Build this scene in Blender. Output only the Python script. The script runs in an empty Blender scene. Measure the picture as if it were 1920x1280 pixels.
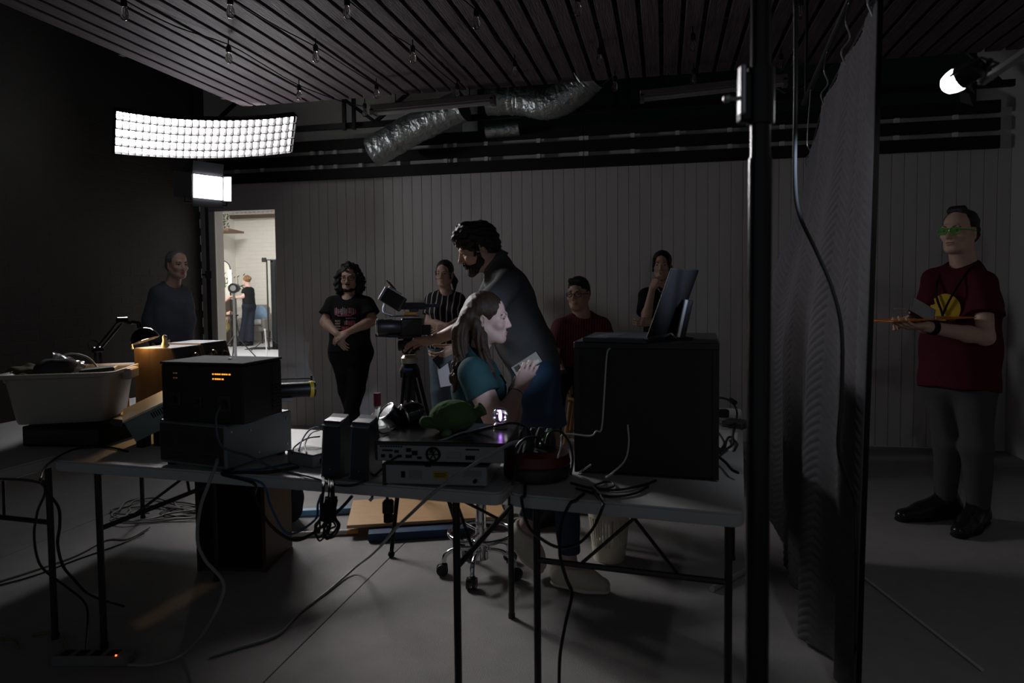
import bpy, bmesh, math, random
import numpy as np
from mathutils import Vector, Matrix
random.seed(7)
rng = np.random.RandomState(11)
scene = bpy.context.scene
COL = scene.collection

# ------------------------------------------------------------------ camera
FPX = 1300.0                      # focal length in pixels of the 1920 px frame
PPX, PPY = 960.0, 600.0           # principal point
CAM_H = 1.38
YAW, PITCH, ROLL = math.radians(12.4), math.radians(2.66), math.radians(0.57)
F0 = np.array([-math.sin(YAW), math.cos(YAW), 0.0])
R0 = np.array([math.cos(YAW), math.sin(YAW), 0.0])
Z0 = np.array([0.0, 0.0, 1.0])
FW = F0 * math.cos(PITCH) - Z0 * math.sin(PITCH)
_U = F0 * math.sin(PITCH) + Z0 * math.cos(PITCH)
RT = R0 * math.cos(ROLL) - _U * math.sin(ROLL)
UP = _U * math.cos(ROLL) + R0 * math.sin(ROLL)
CP = np.array([0.0, 0.0, CAM_H])
cd = bpy.data.cameras.new('camera')
cam = bpy.data.objects.new('camera', cd); COL.objects.link(cam)
cd.sensor_width = 36.0; cd.sensor_fit = 'HORIZONTAL'
cd.lens = 36.0 * FPX / 1920.0
cd.shift_x = 0.0
cd.shift_y = -(640.0 - PPY) / 1920.0
cd.clip_start = 0.05; cd.clip_end = 100
cam.matrix_world = Matrix(((RT[0], UP[0], -FW[0], CP[0]), (RT[1], UP[1], -FW[1], CP[1]),
                           (RT[2], UP[2], -FW[2], CP[2]), (0, 0, 0, 1)))
cd.dof.use_dof = True
cd.dof.focus_distance = 4.2
cd.dof.aperture_fstop = 4.0
scene.camera = cam

# ------------------------------------------------------------------ world, exposure
w = bpy.data.worlds.new('world'); scene.world = w; w.use_nodes = True
w.node_tree.nodes['Background'].inputs[0].default_value = (0.85, 0.92, 1.0, 1)
w.node_tree.nodes['Background'].inputs[1].default_value = 0.09
vs = scene.view_settings
vs.view_transform = 'Standard'; vs.look = 'None'; vs.exposure = 0.0; vs.gamma = 1.0
vs.use_curve_mapping = False
KEY_E = 112.0        # emission of the large grid light
PANEL_E = 90.0      # emission of the small LED panel
FLOOD_W = 85.0      # flood lamp by the right wall
LAP_E = 3.5         # laptop screen
LAMP_W = 1.9        # desk lamp
HALL_W = 330.0      # ceiling lamps of the hall behind the doorway

# ------------------------------------------------------------------ pixel -> place
def ray(px, py): return FW + RT * ((px - PPX) / FPX) - UP * ((py - PPY) / FPX)
def q(px, py, d): return CP + ray(px, py) * d
def on_z(px, py, z):
    r = ray(px, py); return CP + r * ((z - CAM_H) / r[2])
def on_Y(px, py, Y):
    r = ray(px, py); return CP + r * (Y / r[1])
def on_X(px, py, X):
    r = ray(px, py); return CP + r * (X / r[0])
def cv(r, u, t):
    v = R0 * r + Z0 * u - F0 * t; return v / np.linalg.norm(v)
def nrm(v):
    v = np.asarray(v, float); return v / (np.linalg.norm(v) + 1e-12)
def V(*a): return np.array(a, float)

# ------------------------------------------------------------------ materials
MATS = {}
def mat(name, col=(.5, .5, .5), rough=.6, metal=0.0, var=0.0, vscale=8.0, bump=0.0, bscale=120.0,
        emit=None, estr=0.0, alpha=1.0, trans=0.0, spec=.5, stretch=(1, 1, 1), ior=1.45):
    if name in MATS: return MATS[name]
    m = bpy.data.materials.new(name); m.use_nodes = True
    nt = m.node_tree; b = nt.nodes['Principled BSDF']
    b.inputs['Base Color'].default_value = (*col, 1)
    b.inputs['Roughness'].default_value = rough
    b.inputs['Metallic'].default_value = metal
    b.inputs['Specular IOR Level'].default_value = spec
    b.inputs['IOR'].default_value = ior
    if trans: b.inputs['Transmission Weight'].default_value = trans
    if alpha < 1: b.inputs['Alpha'].default_value = alpha
    if emit:
        b.inputs['Emission Color'].default_value = (*emit, 1)
        b.inputs['Emission Strength'].default_value = estr
    if var or bump:
        tc = nt.nodes.new('ShaderNodeTexCoord'); mp = nt.nodes.new('ShaderNodeMapping')
        mp.inputs['Scale'].default_value = stretch
        nt.links.new(tc.outputs['Object'], mp.inputs[0])
    if var:
        n = nt.nodes.new('ShaderNodeTexNoise'); n.inputs['Scale'].default_value = vscale
        n.inputs['Detail'].default_value = 5
        nt.links.new(mp.outputs[0], n.inputs['Vector'])
        mx = nt.nodes.new('ShaderNodeMix'); mx.data_type = 'RGBA'
        mx.inputs[6].default_value = (*[max(0, c * (1 - var)) for c in col], 1)
        mx.inputs[7].default_value = (*[min(1, c * (1 + var)) for c in col], 1)
        nt.links.new(n.outputs['Fac'], mx.inputs[0]); nt.links.new(mx.outputs[2], b.inputs['Base Color'])
    if bump:
        n2 = nt.nodes.new('ShaderNodeTexNoise'); n2.inputs['Scale'].default_value = bscale
        n2.inputs['Detail'].default_value = 3
        nt.links.new(mp.outputs[0], n2.inputs['Vector'])
        bp = nt.nodes.new('ShaderNodeBump'); bp.inputs['Strength'].default_value = bump
        bp.inputs['Distance'].default_value = .01
        nt.links.new(n2.outputs['Fac'], bp.inputs['Height']); nt.links.new(bp.outputs[0], b.inputs['Normal'])
    MATS[name] = m
    return m

# ------------------------------------------------------------------ objects
ORG = {}
def tag(o, label=None, cat=None, group=None, kind=None):
    if label: o['label'] = label
    if cat: o['category'] = cat
    if group: o['group'] = group
    if kind: o['kind'] = kind
    return o
def thing(name, loc, label=None, cat=None, group=None, kind=None):
    o = bpy.data.objects.new(name, None); COL.objects.link(o)
    o.empty_display_size = .05
    o.location = loc; ORG[o.name] = np.array(loc, float)
    return tag(o, label, cat, group, kind)
def link_mesh(name, verts, faces, m, parent=None, smooth=False, fix=True, nosplit=True):
    verts = np.asarray(verts, float).reshape(-1, 3)
    if parent is not None: org = ORG[parent.name]
    else:
        org = np.array([(verts[:, 0].min() + verts[:, 0].max()) / 2, (verts[:, 1].min() + verts[:, 1].max()) / 2, verts[:, 2].min()])
    me = bpy.data.meshes.new(name)
    me.from_pydata((verts - org).tolist(), [], faces if isinstance(faces, list) else faces.tolist())
    if fix:
        bm = bmesh.new(); bm.from_mesh(me)
        bmesh.ops.recalc_face_normals(bm, faces=bm.faces[:]); bm.to_mesh(me); bm.free()
    me.materials.append(m)
    if smooth:
        me.polygons.foreach_set('use_smooth', [True] * len(me.polygons))
        if smooth != 'all':
            me.update()
            try: me.set_sharp_from_angle(angle=math.radians(40))
            except Exception: pass
    me.update()
    o = bpy.data.objects.new(name, me); COL.objects.link(o)
    if parent is not None: o.parent = parent
    else: o.location = org
    ORG[o.name] = org
    return o
def copy_tree(o, parent=None, loc=None):
    c = o.copy(); COL.objects.link(c)
    if parent is not None: c.parent = parent
    if loc is not None: c.location = loc
    ORG[c.name] = np.array(loc if loc is not None else ORG.get(o.name, (0, 0, 0)), float)
    for ch in o.children: copy_tree(ch, c)
    return c

ID = np.eye(3)
def frame(ex, up=(0, 0, 1)):
    """columns: ex, ey, ez with ez as near up as possible"""
    ex = nrm(ex); ez = nrm(np.array(up, float) - ex * np.dot(up, ex)); ey = np.cross(ez, ex)
    return np.stack([ex, ey, ez], 1)
def rotz(a):
    c, s = math.cos(a), math.sin(a); return np.array([[c, -s, 0], [s, c, 0], [0, 0, 1.0]])
def rot_axis(ax, a):
    ax = nrm(ax); K = np.array([[0, -ax[2], ax[1]], [ax[2], 0, -ax[0]], [-ax[1], ax[0], 0]])
    return ID + math.sin(a) * K + (1 - math.cos(a)) * K @ K

def catmull(pts, n=6):
    pts = [np.asarray(p, float) for p in pts]
    if len(pts) < 3: return pts
    P = [2 * pts[0] - pts[1]] + pts + [2 * pts[-1] - pts[-2]]
    out = []
    for i in range(1, len(P) - 2):
        for k in range(n):
            t = k / n
            out.append(.5 * ((2 * P[i]) + (-P[i - 1] + P[i + 1]) * t + (2 * P[i - 1] - 5 * P[i] + 4 * P[i + 1] - P[i + 2]) * t * t
                             + (-P[i - 1] + 3 * P[i] - 3 * P[i + 1] + P[i + 2]) * t ** 3))
    out.append(pts[-1]); return out

class MB:
    def __init__(s): s.v = []; s.f = []
    def add(s, vs, fs):
        n = len(s.v); s.v += [tuple(map(float, x)) for x in vs]; s.f += [[i + n for i in f] for f in fs]; return s
    def box(s, c, size, M=ID, bev=0.0):
        """box centred on c, columns of M its axes"""
        c = np.asarray(c, float); h = np.asarray(size, float) / 2
        if bev <= 0:
            vs = [c + M @ (h * np.array([sx, sy, sz])) for sx in (-1, 1) for sy in (-1, 1) for sz in (-1, 1)]
            return s.add(vs, [[0, 1, 3, 2], [4, 6, 7, 5], [0, 4, 5, 1], [2, 3, 7, 6], [0, 2, 6, 4], [1, 5, 7, 3]])
        bev = min(bev, h.min() * .95); idx = {}; vs = []
        for sx in (-1, 1):
            for sy in (-1, 1):
                for sz in (-1, 1):
                    sg = np.array([sx, sy, sz])
                    for a in range(3):
                        e = h - bev; e[a] = h[a]
                        idx[(sx, sy, sz, a)] = len(vs); vs.append(c + M @ (e * sg))
        fs = []
        for a in range(3):
            b, d = (a + 1) % 3, (a + 2) % 3
            for sg in (-1, 1):
                f = []
                for (i, j) in ((-1, -1), (1, -1), (1, 1), (-1, 1)):
                    k = [0, 0, 0]; k[a] = sg; k[b] = i; k[d] = j; f.append(idx[(*k, a)])
                fs.append(f)
            for sb in (-1, 1):
                for sd in (-1, 1):
                    k1 = [0, 0, 0]; k1[b] = sb; k1[d] = sd; k2 = list(k1); k1[a] = -1; k2[a] = 1
                    fs.append([idx[(*k1, b)], idx[(*k2, b)], idx[(*k2, d)], idx[(*k1, d)]])
        for sx in (-1, 1):
            for sy in (-1, 1):
                for sz in (-1, 1): fs.append([idx[(sx, sy, sz, a)] for a in range(3)])
        return s.add(vs, fs)
    def bar(s, a, b, w, t, up=(0, 0, 1), bev=0.0):
        """rectangular bar from a to b, w wide, t thick along up"""
        a = np.asarray(a, float); b = np.asarray(b, float); L = np.linalg.norm(b - a)
        if abs(np.dot(nrm(b - a), nrm(up))) > .98: up = (1, 0, 0) if abs(nrm(b - a)[0]) < .9 else (0, 1, 0)
        return s.box((a + b) / 2, (L, w, t), frame(b - a, up), bev)
    def cyl(s, a, b, r0, r1=None, n=12, caps=True):
        a = np.asarray(a, float); b = np.asarray(b, float); r1 = r0 if r1 is None else r1
        d = nrm(b - a); u = nrm(np.cross(d, (0, 0, 1) if abs(d[2]) < .9 else (1, 0, 0))); v = np.cross(d, u)
        ring = [(math.cos(2 * math.pi * i / n), math.sin(2 * math.pi * i / n)) for i in range(n)]
        vs = [a + r0 * (u * x + v * y) for x, y in ring] + [b + r1 * (u * x + v * y) for x, y in ring]
        fs = [[i, (i + 1) % n, n + (i + 1) % n, n + i] for i in range(n)]
        if caps: fs += [list(range(n))[::-1], list(range(n, 2 * n))]
        return s.add(vs, fs)
    def tube(s, pts, r, n=6, closed=False):
        pts = [np.asarray(p, float) for p in pts]; k = len(pts); base = len(s.v); u = None
        rr = r if hasattr(r, '__len__') else [r] * k
        for i, p in enumerate(pts):
            a = pts[i - 1] if (i > 0 or closed) else pts[i]; b = pts[(i + 1) % k] if (i < k - 1 or closed) else pts[i]
            d = nrm(b - a)
            if u is None: u = nrm(np.cross(d, (0, 0, 1) if abs(d[2]) < .9 else (1, 0, 0)))
            u = nrm(u - d * np.dot(u, d)); v = np.cross(d, u)
            for j in range(n):
                t = 2 * math.pi * j / n
                s.v.append(tuple(p + rr[i] * (u * math.cos(t) + v * math.sin(t))))
        for i in range(k if closed else k - 1):
            i2 = (i + 1) % k
            for j in range(n):
                s.f.append([base + i * n + j, base + i * n + (j + 1) % n, base + i2 * n + (j + 1) % n, base + i2 * n + j])
        if not closed:
            s.f.append([base + j for j in range(n)][::-1]); s.f.append([base + (k - 1) * n + j for j in range(n)])
        return s
    def lathe(s, prof, o, M=ID, n=20):
        """profile of (radius, height) turned about the third column of M"""
        o = np.asarray(o, float); base = len(s.v)
        for r, z in prof:
            for j in range(n):
                t = 2 * math.pi * j / n
                s.v.append(tuple(o + M @ np.array([r * math.cos(t), r * math.sin(t), z])))
        for i in range(len(prof) - 1):
            for j in range(n):
                s.f.append([base + i * n + j, base + i * n + (j + 1) % n, base + (i + 1) * n + (j + 1) % n, base + (i + 1) * n + j])
        if prof[0][0] > 1e-4: s.f.append([base + j for j in range(n)][::-1])
        if prof[-1][0] > 1e-4: s.f.append([base + (len(prof) - 1) * n + j for j in range(n)])
        return s
    def ball(s, c, r, M=ID, n=14):
        r = np.array(r if hasattr(r, '__len__') else [r] * 3, float); k = n // 2; base = len(s.v); c = np.asarray(c, float)
        for i in range(k + 1):
            ph = math.pi * i / k
            for j in range(n):
                t = 2 * math.pi * j / n
                s.v.append(tuple(c + M @ (r * np.array([math.sin(ph) * math.cos(t), math.sin(ph) * math.sin(t), math.cos(ph)]))))
        for i in range(k):
            for j in range(n):
                s.f.append([base + i * n + j, base + i * n + (j + 1) % n, base + (i + 1) * n + (j + 1) % n, base + (i + 1) * n + j])
        return s
    def prism(s, poly, ext):
        """closed polygon (3d points) pushed along ext"""
        n = len(poly); poly = [np.asarray(p, float) for p in poly]; ext = np.asarray(ext, float)
        return s.add(poly + [p + ext for p in poly], [list(range(n))[::-1], list(range(n, 2 * n))] + [[i, (i + 1) % n, n + (i + 1) % n, n + i] for i in range(n)])
    def torus(s, c, R, r, M=ID, n=24, m=8, a0=0, a1=2 * math.pi):
        full = abs(a1 - a0 - 2 * math.pi) < 1e-6; k = n if full else n + 1
        pts = [np.asarray(c, float) + M @ np.array([R * math.cos(a0 + (a1 - a0) * i / n), R * math.sin(a0 + (a1 - a0) * i / n), 0]) for i in range(k)]
        return s.tube(pts, r, m, closed=full)
    def build(s, name, m, parent=None, smooth=False, label=None, cat=None, group=None, kind=None):
        o = link_mesh(name, s.v, s.f, m, parent, smooth)
        return tag(o, label, cat, group, kind)

# ------------------------------------------------------------------ signed distance modelling
def cone(a, b, ra, rb=None, k=.03, flat=None, s=1.0, cut=False, op='u', cut0=False):
    return dict(t='c', a=np.asarray(a, float), b=np.asarray(b, float), ra=ra, rb=ra if rb is None else rb, k=k, flat=flat, s=s, cut=cut, cut0=cut0, op=op)
def ell(c, r, M=ID, k=.03, op='u'):
    return dict(t='e', c=np.asarray(c, float), r=np.array(r if hasattr(r, '__len__') else [r] * 3, float), M=M, k=k, op=op)
def clip(p, n): return dict(t='p', p=np.asarray(p, float), n=nrm(n), op='clip')

def bounds(p, pad):
    if p['t'] == 'c':
        a, b = p['a'], p['b']; R = max(p['ra'], p['rb']) * max(1.0, p['s']) + pad
        return np.minimum(a, b) - R, np.maximum(a, b) + R
    ext = np.sqrt(((p['M'] * p['r']) ** 2).sum(1)) + pad
    return p['c'] - ext, p['c'] + ext
def dist(p, X, Y, Z):
    if p['t'] == 'c':
        a, b = p['a'], p['b']; ba = b - a
        px, py, pz = X - a[0], Y - a[1], Z - a[2]
        L2 = max(ba @ ba, 1e-12); L = math.sqrt(L2)
        ax = (px * ba[0] + py * ba[1] + pz * ba[2]) / L2
        if p['flat'] is not None and p['s'] != 1.0:
            f = nrm(p['flat'] - ba * (np.dot(p['flat'], ba) / L2)); g = (1 / p['s'] - 1)
            c = (px * f[0] + py * f[1] + pz * f[2]) * g
            px, py, pz = px + c * f[0], py + c * f[1], pz + c * f[2]
        t = np.clip(ax, 0, 1)
        d = np.sqrt((px - t * ba[0]) ** 2 + (py - t * ba[1]) ** 2 + (pz - t * ba[2]) ** 2) - (p['ra'] + (p['rb'] - p['ra']) * t)
        if p['s'] < 1: d = d * (.5 + .5 * p['s'])
        if p['cut']: d = np.maximum(d, (ax - 1) * L)
        if p['cut0']: d = np.maximum(d, -ax * L)
        return d
    M, r, c = p['M'], p['r'], p['c']
    px, py, pz = X - c[0], Y - c[1], Z - c[2]
    k0 = 0; k1 = 0
    for i in range(3):
        u = (px * M[0, i] + py * M[1, i] + pz * M[2, i]) / r[i]
        k0 = k0 + u * u; k1 = k1 + (u / r[i]) ** 2
    k0 = np.sqrt(k0); k1 = np.sqrt(k1) + 1e-9
    return k0 * (k0 - 1) / k1

def field_mesh(prims, h, noise=None):
    uni = [p for p in prims if p['op'] == 'u']
    lo = np.min([bounds(p, .012)[0] for p in uni], 0) - 2 * h; hi = np.max([bounds(p, .012)[1] for p in uni], 0) + 2 * h
    N = np.ceil((hi - lo) / h).astype(int) + 1
    ax = [(lo[i] + h * np.arange(N[i])).astype(np.float32) for i in range(3)]
    D = np.full(N, .5, np.float32)
    for p in prims:
        if p['op'] == 'clip':
            n, c = p['n'], p['p']
            D = np.maximum(D, ((ax[0] - c[0]) * n[0])[:, None, None] + ((ax[1] - c[1]) * n[1])[None, :, None] + ((ax[2] - c[2]) * n[2])[None, None, :])
            continue
        b0, b1 = bounds(p, p['k'] + 3 * h)
        i0 = np.clip(np.floor((b0 - lo) / h).astype(int), 0, N - 1); i1 = np.clip(np.ceil((b1 - lo) / h).astype(int) + 1, 1, N)
        if (i1 <= i0).any(): continue
        sl = tuple(slice(i0[i], i1[i]) for i in range(3))
        d = dist(p, ax[0][sl[0]][:, None, None], ax[1][sl[1]][None, :, None], ax[2][sl[2]][None, None, :])
        A = D[sl]; k = max(p['k'], 1e-4)
        if p['op'] == 'u':
            hh = np.maximum(k - np.abs(A - d), 0) / k; D[sl] = np.minimum(A, d) - hh * hh * k * .25
        else:
            d = -d; hh = np.maximum(k - np.abs(A - d), 0) / k; D[sl] = np.maximum(A, d) + hh * hh * k * .25
    if noise is not None:
        near = np.abs(D) < .06; ii = np.nonzero(near)
        D[ii] += noise(ax[0][ii[0]], ax[1][ii[1]], ax[2][ii[2]]).astype(np.float32)
    # surface nets
    S = D < 0
    c = S[:-1, :-1, :-1].astype(np.int8)
    tot = np.zeros(N - 1, np.int8)
    for dx in (0, 1):
        for dy in (0, 1):
            for dz in (0, 1):
                tot += S[dx:N[0] - 1 + dx, dy:N[1] - 1 + dy, dz:N[2] - 1 + dz]
    act = (tot > 0) & (tot < 8); I = np.nonzero(act); n = len(I[0])
    vid = np.full(N - 1, -1, np.int32); vid[I] = np.arange(n)
    acc = np.zeros((n, 3)); cnt = np.zeros(n)
    cr = [(0, 0, 0), (1, 0, 0), (0, 1, 0), (1, 1, 0), (0, 0, 1), (1, 0, 1), (0, 1, 1), (1, 1, 1)]
    val = [D[I[0] + a, I[1] + b, I[2] + e].astype(float) for a, b, e in cr]
    for i in range(8):
        for ax_ in range(3):
            if cr[i][ax_]: continue
            j = i + (1 << ax_)
            v0, v1 = val[i], val[j]; m = (v0 < 0) != (v1 < 0)
            t = np.where(m, v0 / np.where(np.abs(v0 - v1) < 1e-9, 1, v0 - v1), 0)
            for e in range(3):
                acc[:, e] += np.where(m, cr[i][e] + (t if e == ax_ else 0), 0)
            cnt += m
    verts = lo + h * (np.stack(I, 1) + acc / np.maximum(cnt, 1)[:, None])
    faces = []
    for a in range(3):
        b, e = (a + 1) % 3, (a + 2) % 3
        s0 = [slice(None)] * 3; s1 = [slice(None)] * 3
        s0[a] = slice(0, N[a] - 1); s1[a] = slice(1, N[a])
        for z in (b, e): s0[z] = slice(1, N[z] - 1); s1[z] = slice(1, N[z] - 1)
        A, B = S[tuple(s0)], S[tuple(s1)]
        for flip, m in ((False, A & ~B), (True, ~A & B)):
            K = list(np.nonzero(m)); K[b] = K[b] + 1; K[e] = K[e] + 1
            def g(db, de):
                kk = [K[0], K[1], K[2]]; kk[b] = kk[b] - db; kk[e] = kk[e] - de; return vid[kk[0], kk[1], kk[2]]
            qd = np.stack([g(1, 1), g(0, 1), g(0, 0), g(1, 0)], 1)
            faces.append(qd[:, ::-1] if flip else qd)
    faces = np.concatenate(faces); faces = faces[(faces >= 0).all(1)]
    return verts, faces

def np_mesh(name, parts, m, parent, label=None):
    """one mesh from (verts, quads) pieces"""
    org = ORG[parent.name] if parent is not None else None
    vs = []; fs = []; n = 0
    for v, f in parts: vs.append(v); fs.append(f + n); n += len(v)
    vs = np.concatenate(vs); fs = np.concatenate(fs)
    if org is None: org = np.array([vs[:, 0].mean(), vs[:, 1].mean(), vs[:, 2].min()])
    me = bpy.data.meshes.new(name)
    me.vertices.add(len(vs)); me.vertices.foreach_set('co', (vs - org).ravel().astype(np.float32))
    me.loops.add(len(fs) * 4); me.loops.foreach_set('vertex_index', fs.ravel().astype(np.int32))
    me.polygons.add(len(fs)); me.polygons.foreach_set('loop_start', np.arange(0, len(fs) * 4, 4, dtype=np.int32))
    me.polygons.foreach_set('use_smooth', np.ones(len(fs), bool))
    me.update(calc_edges=True); me.validate()
    me.materials.append(m)
    o = bpy.data.objects.new(name, me); COL.objects.link(o)
    if parent is not None: o.parent = parent
    else: o.location = org
    ORG[o.name] = org
    if label: o['label'] = label
    return o
def sdf(name, prims, h, m, parent=None, noise=None, label=None):
    return np_mesh(name, [field_mesh(prims, h, noise)], m, parent, label)
def wav(amp, freq, seed=0):
    r = np.random.RandomState(seed); ks = r.normal(size=(5, 3)) * freq; ph = r.uniform(0, 6.3, 5)
    def f(x, y, z): return amp * sum(np.sin(k[0] * x + k[1] * y + k[2] * z + p) for k, p in zip(ks, ph)) / 2.2
    return f
# ================================================================== the room
WY = 6.39; XL = -4.72; XR = 2.74; WTOP = 2.80
m_wall = mat('wall_paint', (.58, .55, .53), .55, var=.06, vscale=3, bump=.08, bscale=60)
m_plank = mat('plank_paint', (.60, .565, .545), .5, var=.05, vscale=2.5, bump=.1, bscale=40, stretch=(6, 6, .6))
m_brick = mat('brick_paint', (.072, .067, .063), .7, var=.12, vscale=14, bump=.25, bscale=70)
m_floor = mat('floor_sheet', (.30, .285, .275), .68, var=.16, vscale=9, bump=.5, bscale=260)
m_roof = mat('roof_dark', (.012, .012, .014), .9)
m_black = mat('black_metal', (.012, .012, .013), .42, spec=.4)
m_blackm = mat('black_matte', (.010, .010, .011), .8, spec=.2)
m_blackp = mat('black_plastic', (.014, .014, .016), .38)
m_slat = mat('stained_slat', (.112, .085, .092), .68, spec=.25, var=.8, vscale=9, bump=.6, bscale=26, stretch=(7, .35, 7))
m_board = mat('dark_board', (.010, .0075, .007), .7, var=.3, vscale=6)
m_white = mat('white_paint', (.75, .74, .72), .5)
m_chrome = mat('chrome', (.75, .75, .77), .12, 1.0)
m_steel = mat('steel', (.45, .45, .46), .35, 1.0)

# floor: sheets two metres wide with open joints
fl = MB(); fl.box((-.9, 2.2, -.055), (7.7, 8.4, .09)); floor = fl.build('floor', m_blackm, kind='structure')
for x0, x1 in ((-4.73, -3.38), (-3.38, -1.38), (-1.38, .62), (.62, 2.75)):
    MB().box(((x0 + x1) / 2, 2.2, -.005), (x1 - x0 - .004, 8.38, .01), bev=.0015).build('floor_sheet', m_floor, floor)

# back wall with its doorway
DX0 = on_Y(409, 600, WY)[0]; DX1 = on_Y(520, 600, WY)[0]; DZ = on_Y(465, 394, WY)[2]
b = MB()
b.box(((XL + DX0) / 2, WY + .07, WTOP / 2), (DX0 - XL, .12, WTOP))
b.box(((DX0 + DX1) / 2, WY + .07, (WTOP + DZ) / 2), (DX1 - DX0, .12, WTOP - DZ))
b.box(((DX1 + XR) / 2, WY + .07, WTOP / 2), (XR - DX1, .12, WTOP))
wall_back = b.build('wall_back', m_wall, kind='structure')
n = int((XR - DX1) / .0978)
pw = (XR - DX1) / n
for i in range(n):
    MB().box((DX1 + pw * (i + .5), WY + .003, 1.235), (pw - .0022, .013, 2.47), bev=.0032).build('plank', m_plank, wall_back)
jb = MB()
jb.box((DX0 - .03, WY - .004, DZ / 2), (.07, .024, DZ), bev=.004)
jb.build('door_jamb', m_white, wall_back)

# left wall of painted bricks
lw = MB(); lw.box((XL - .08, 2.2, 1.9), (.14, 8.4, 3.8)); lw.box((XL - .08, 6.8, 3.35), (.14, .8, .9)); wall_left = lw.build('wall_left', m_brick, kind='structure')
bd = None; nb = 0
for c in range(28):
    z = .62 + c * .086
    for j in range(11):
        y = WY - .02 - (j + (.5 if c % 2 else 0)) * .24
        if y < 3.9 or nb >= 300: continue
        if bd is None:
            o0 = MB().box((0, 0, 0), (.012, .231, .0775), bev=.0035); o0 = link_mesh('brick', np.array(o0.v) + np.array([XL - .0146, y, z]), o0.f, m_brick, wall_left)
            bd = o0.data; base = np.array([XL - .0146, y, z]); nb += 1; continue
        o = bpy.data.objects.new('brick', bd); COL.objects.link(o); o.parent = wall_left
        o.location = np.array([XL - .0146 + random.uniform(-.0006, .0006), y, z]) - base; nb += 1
rw = MB(); rw.box((XR + .07, 2.6, 1.9), (.14, 9.2, 3.8)); wall_right = rw.build('wall_right', m_wall, kind='structure')

# three dark boards along the top of the back wall, pale spacer blocks in the gaps
gx = [380, 444, 492, 586, 602, 630, 677, 748, 836, 854, 912, 1010, 1090, 1100, 1186, 1270, 1368, 1466, 1680, 1790]
bx0 = XL + .03; bx1 = on_Y(1874, 280, WY - .05)[0]
for k, (z0, z1) in enumerate(((2.462, 2.565), (2.606, 2.705), (2.746, 2.845))):
    o = MB()
    jx = on_Y(1095, 290, WY - .05)[0]
    o.box(((bx0 + jx) / 2, WY - .05, (z0 + z1) / 2), (jx - bx0 - .003, .035, z1 - z0), bev=.003)
    o.box(((bx1 + jx) / 2, WY - .05, (z0 + z1) / 2), (bx1 - jx - .003, .035, z1 - z0), bev=.003)
    t = o.build('trim_%d' % (k + 1), m_board, kind='structure')
    if k < 2:
        for g in gx:
            x = on_Y(g, 290, WY - .04)[0]
            MB().box((x, WY - .036, z1 + .0205), (.036, .04, .05)).build('spacer_block', m_white, t)

# roof above, dark; slatted ceiling below it; all parts of the ceiling
rf = MB(); rf.box((-.99, 2.6, 3.75), (7.9, 9.3, .06))
ceiling = rf.build('ceiling', m_roof, kind='structure')
MB().box((-1, 7.1, 3.3), (7.8, .06, .95)).build('gable_sheet', mat('sheet_green', (.03, .045, .045), .7), ceiling)
SZ = 2.95
sm = None; ns = 0
sx = -3.52
while sx < 2.66:
    L = 6.2
    me = MB().box((sx + .05, 5.38 - L / 2, SZ + .012), (.098, L, .022), bev=.002)
    o = me.build('slat', m_slat, ceiling)
    o.data.materials[0] = m_slat
    sx += .1255; ns += 1
for yy in (5.2, 4.1, 3.0, 1.9, .8):
    MB().box((-.45, yy, SZ + .075), (6.3, .045, .10)).build('joist', m_board, ceiling)
for xx in (-4.0, -2.2, -.4, 1.4):
    MB().box((xx, 2.8, 3.45), (.06, 8.0, .12)).build('rafter', m_roof, ceiling)

# roof truss between the slats and the back wall
tr = thing('roof_truss', (-1, 6.0, 3.0), 'thin black steel roof truss with diagonal bars behind the slatted ceiling', 'truss')
o = MB(); o.bar((-4.6, 6.05, 2.90), (2.6, 6.05, 2.90), .04, .05); o.build('bottom_chord', m_black, tr)
o = MB(); o.bar((-4.6, 6.05, 3.6), (2.6, 6.05, 3.6), .04, .05); o.build('top_chord', m_black, tr)
zz = [(-4.4, 2.92), (-3.5, 3.58), (-2.6, 2.92), (-1.7, 3.58), (-.8, 2.92), (.1, 3.58), (1.0, 2.92), (1.9, 3.58), (2.5, 2.92)]
for a, c in zip(zz[:-1], zz[1:]):
    MB().bar((a[0], 6.05, a[1]), (c[0], 6.05, c[1]), .03, .03).build('diagonal_bar', m_black, tr)
for px in (646, 664, 1155, 1180):
    x = on_Y(px, 240, 6.0)[0]
    MB().bar((x, 6.0, 2.85), (x, 6.0, 3.6), .03, .03).build('upright_bar', m_black, tr)

# ------------------------------------------------------------------ foil ducts
def foil_mat():
    m = mat('duct_foil', (.50, .53, .52), .30, .9)
    nt = m.node_tree; bs = nt.nodes['Principled BSDF']
    tc = nt.nodes.new('ShaderNodeTexCoord'); no = nt.nodes.new('ShaderNodeTexNoise'); no.inputs['Scale'].default_value = 24
    no.inputs['Detail'].default_value = 6
    bp = nt.nodes.new('ShaderNodeBump'); bp.inputs['Strength'].default_value = .9; bp.inputs['Distance'].default_value = .02
    nt.links.new(tc.outputs['Object'], no.inputs['Vector']); nt.links.new(no.outputs['Fac'], bp.inputs['Height']); nt.links.new(bp.outputs[0], bs.inputs['Normal'])
    return m
m_foil = foil_mat()
def duct(name, pts, r, label):
    pts = catmull(pts, 14); rr_ = random.Random(len(label)); rr = [r * (1 + rr_.uniform(-.035, .035)) for i in range(len(pts))]
    o = MB(); o.tube(pts, rr, 18)
    return o.build(name, m_foil, smooth=True, label=label, cat='duct')
duct('foil_duct', [on_Y(700, 285, 5.98), on_Y(760, 250, 5.95), on_Y(815, 222, 5.9), on_Y(868, 198, 5.85)], .14, 'crinkled foil air duct rising behind the left unlit tube light')
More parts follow.
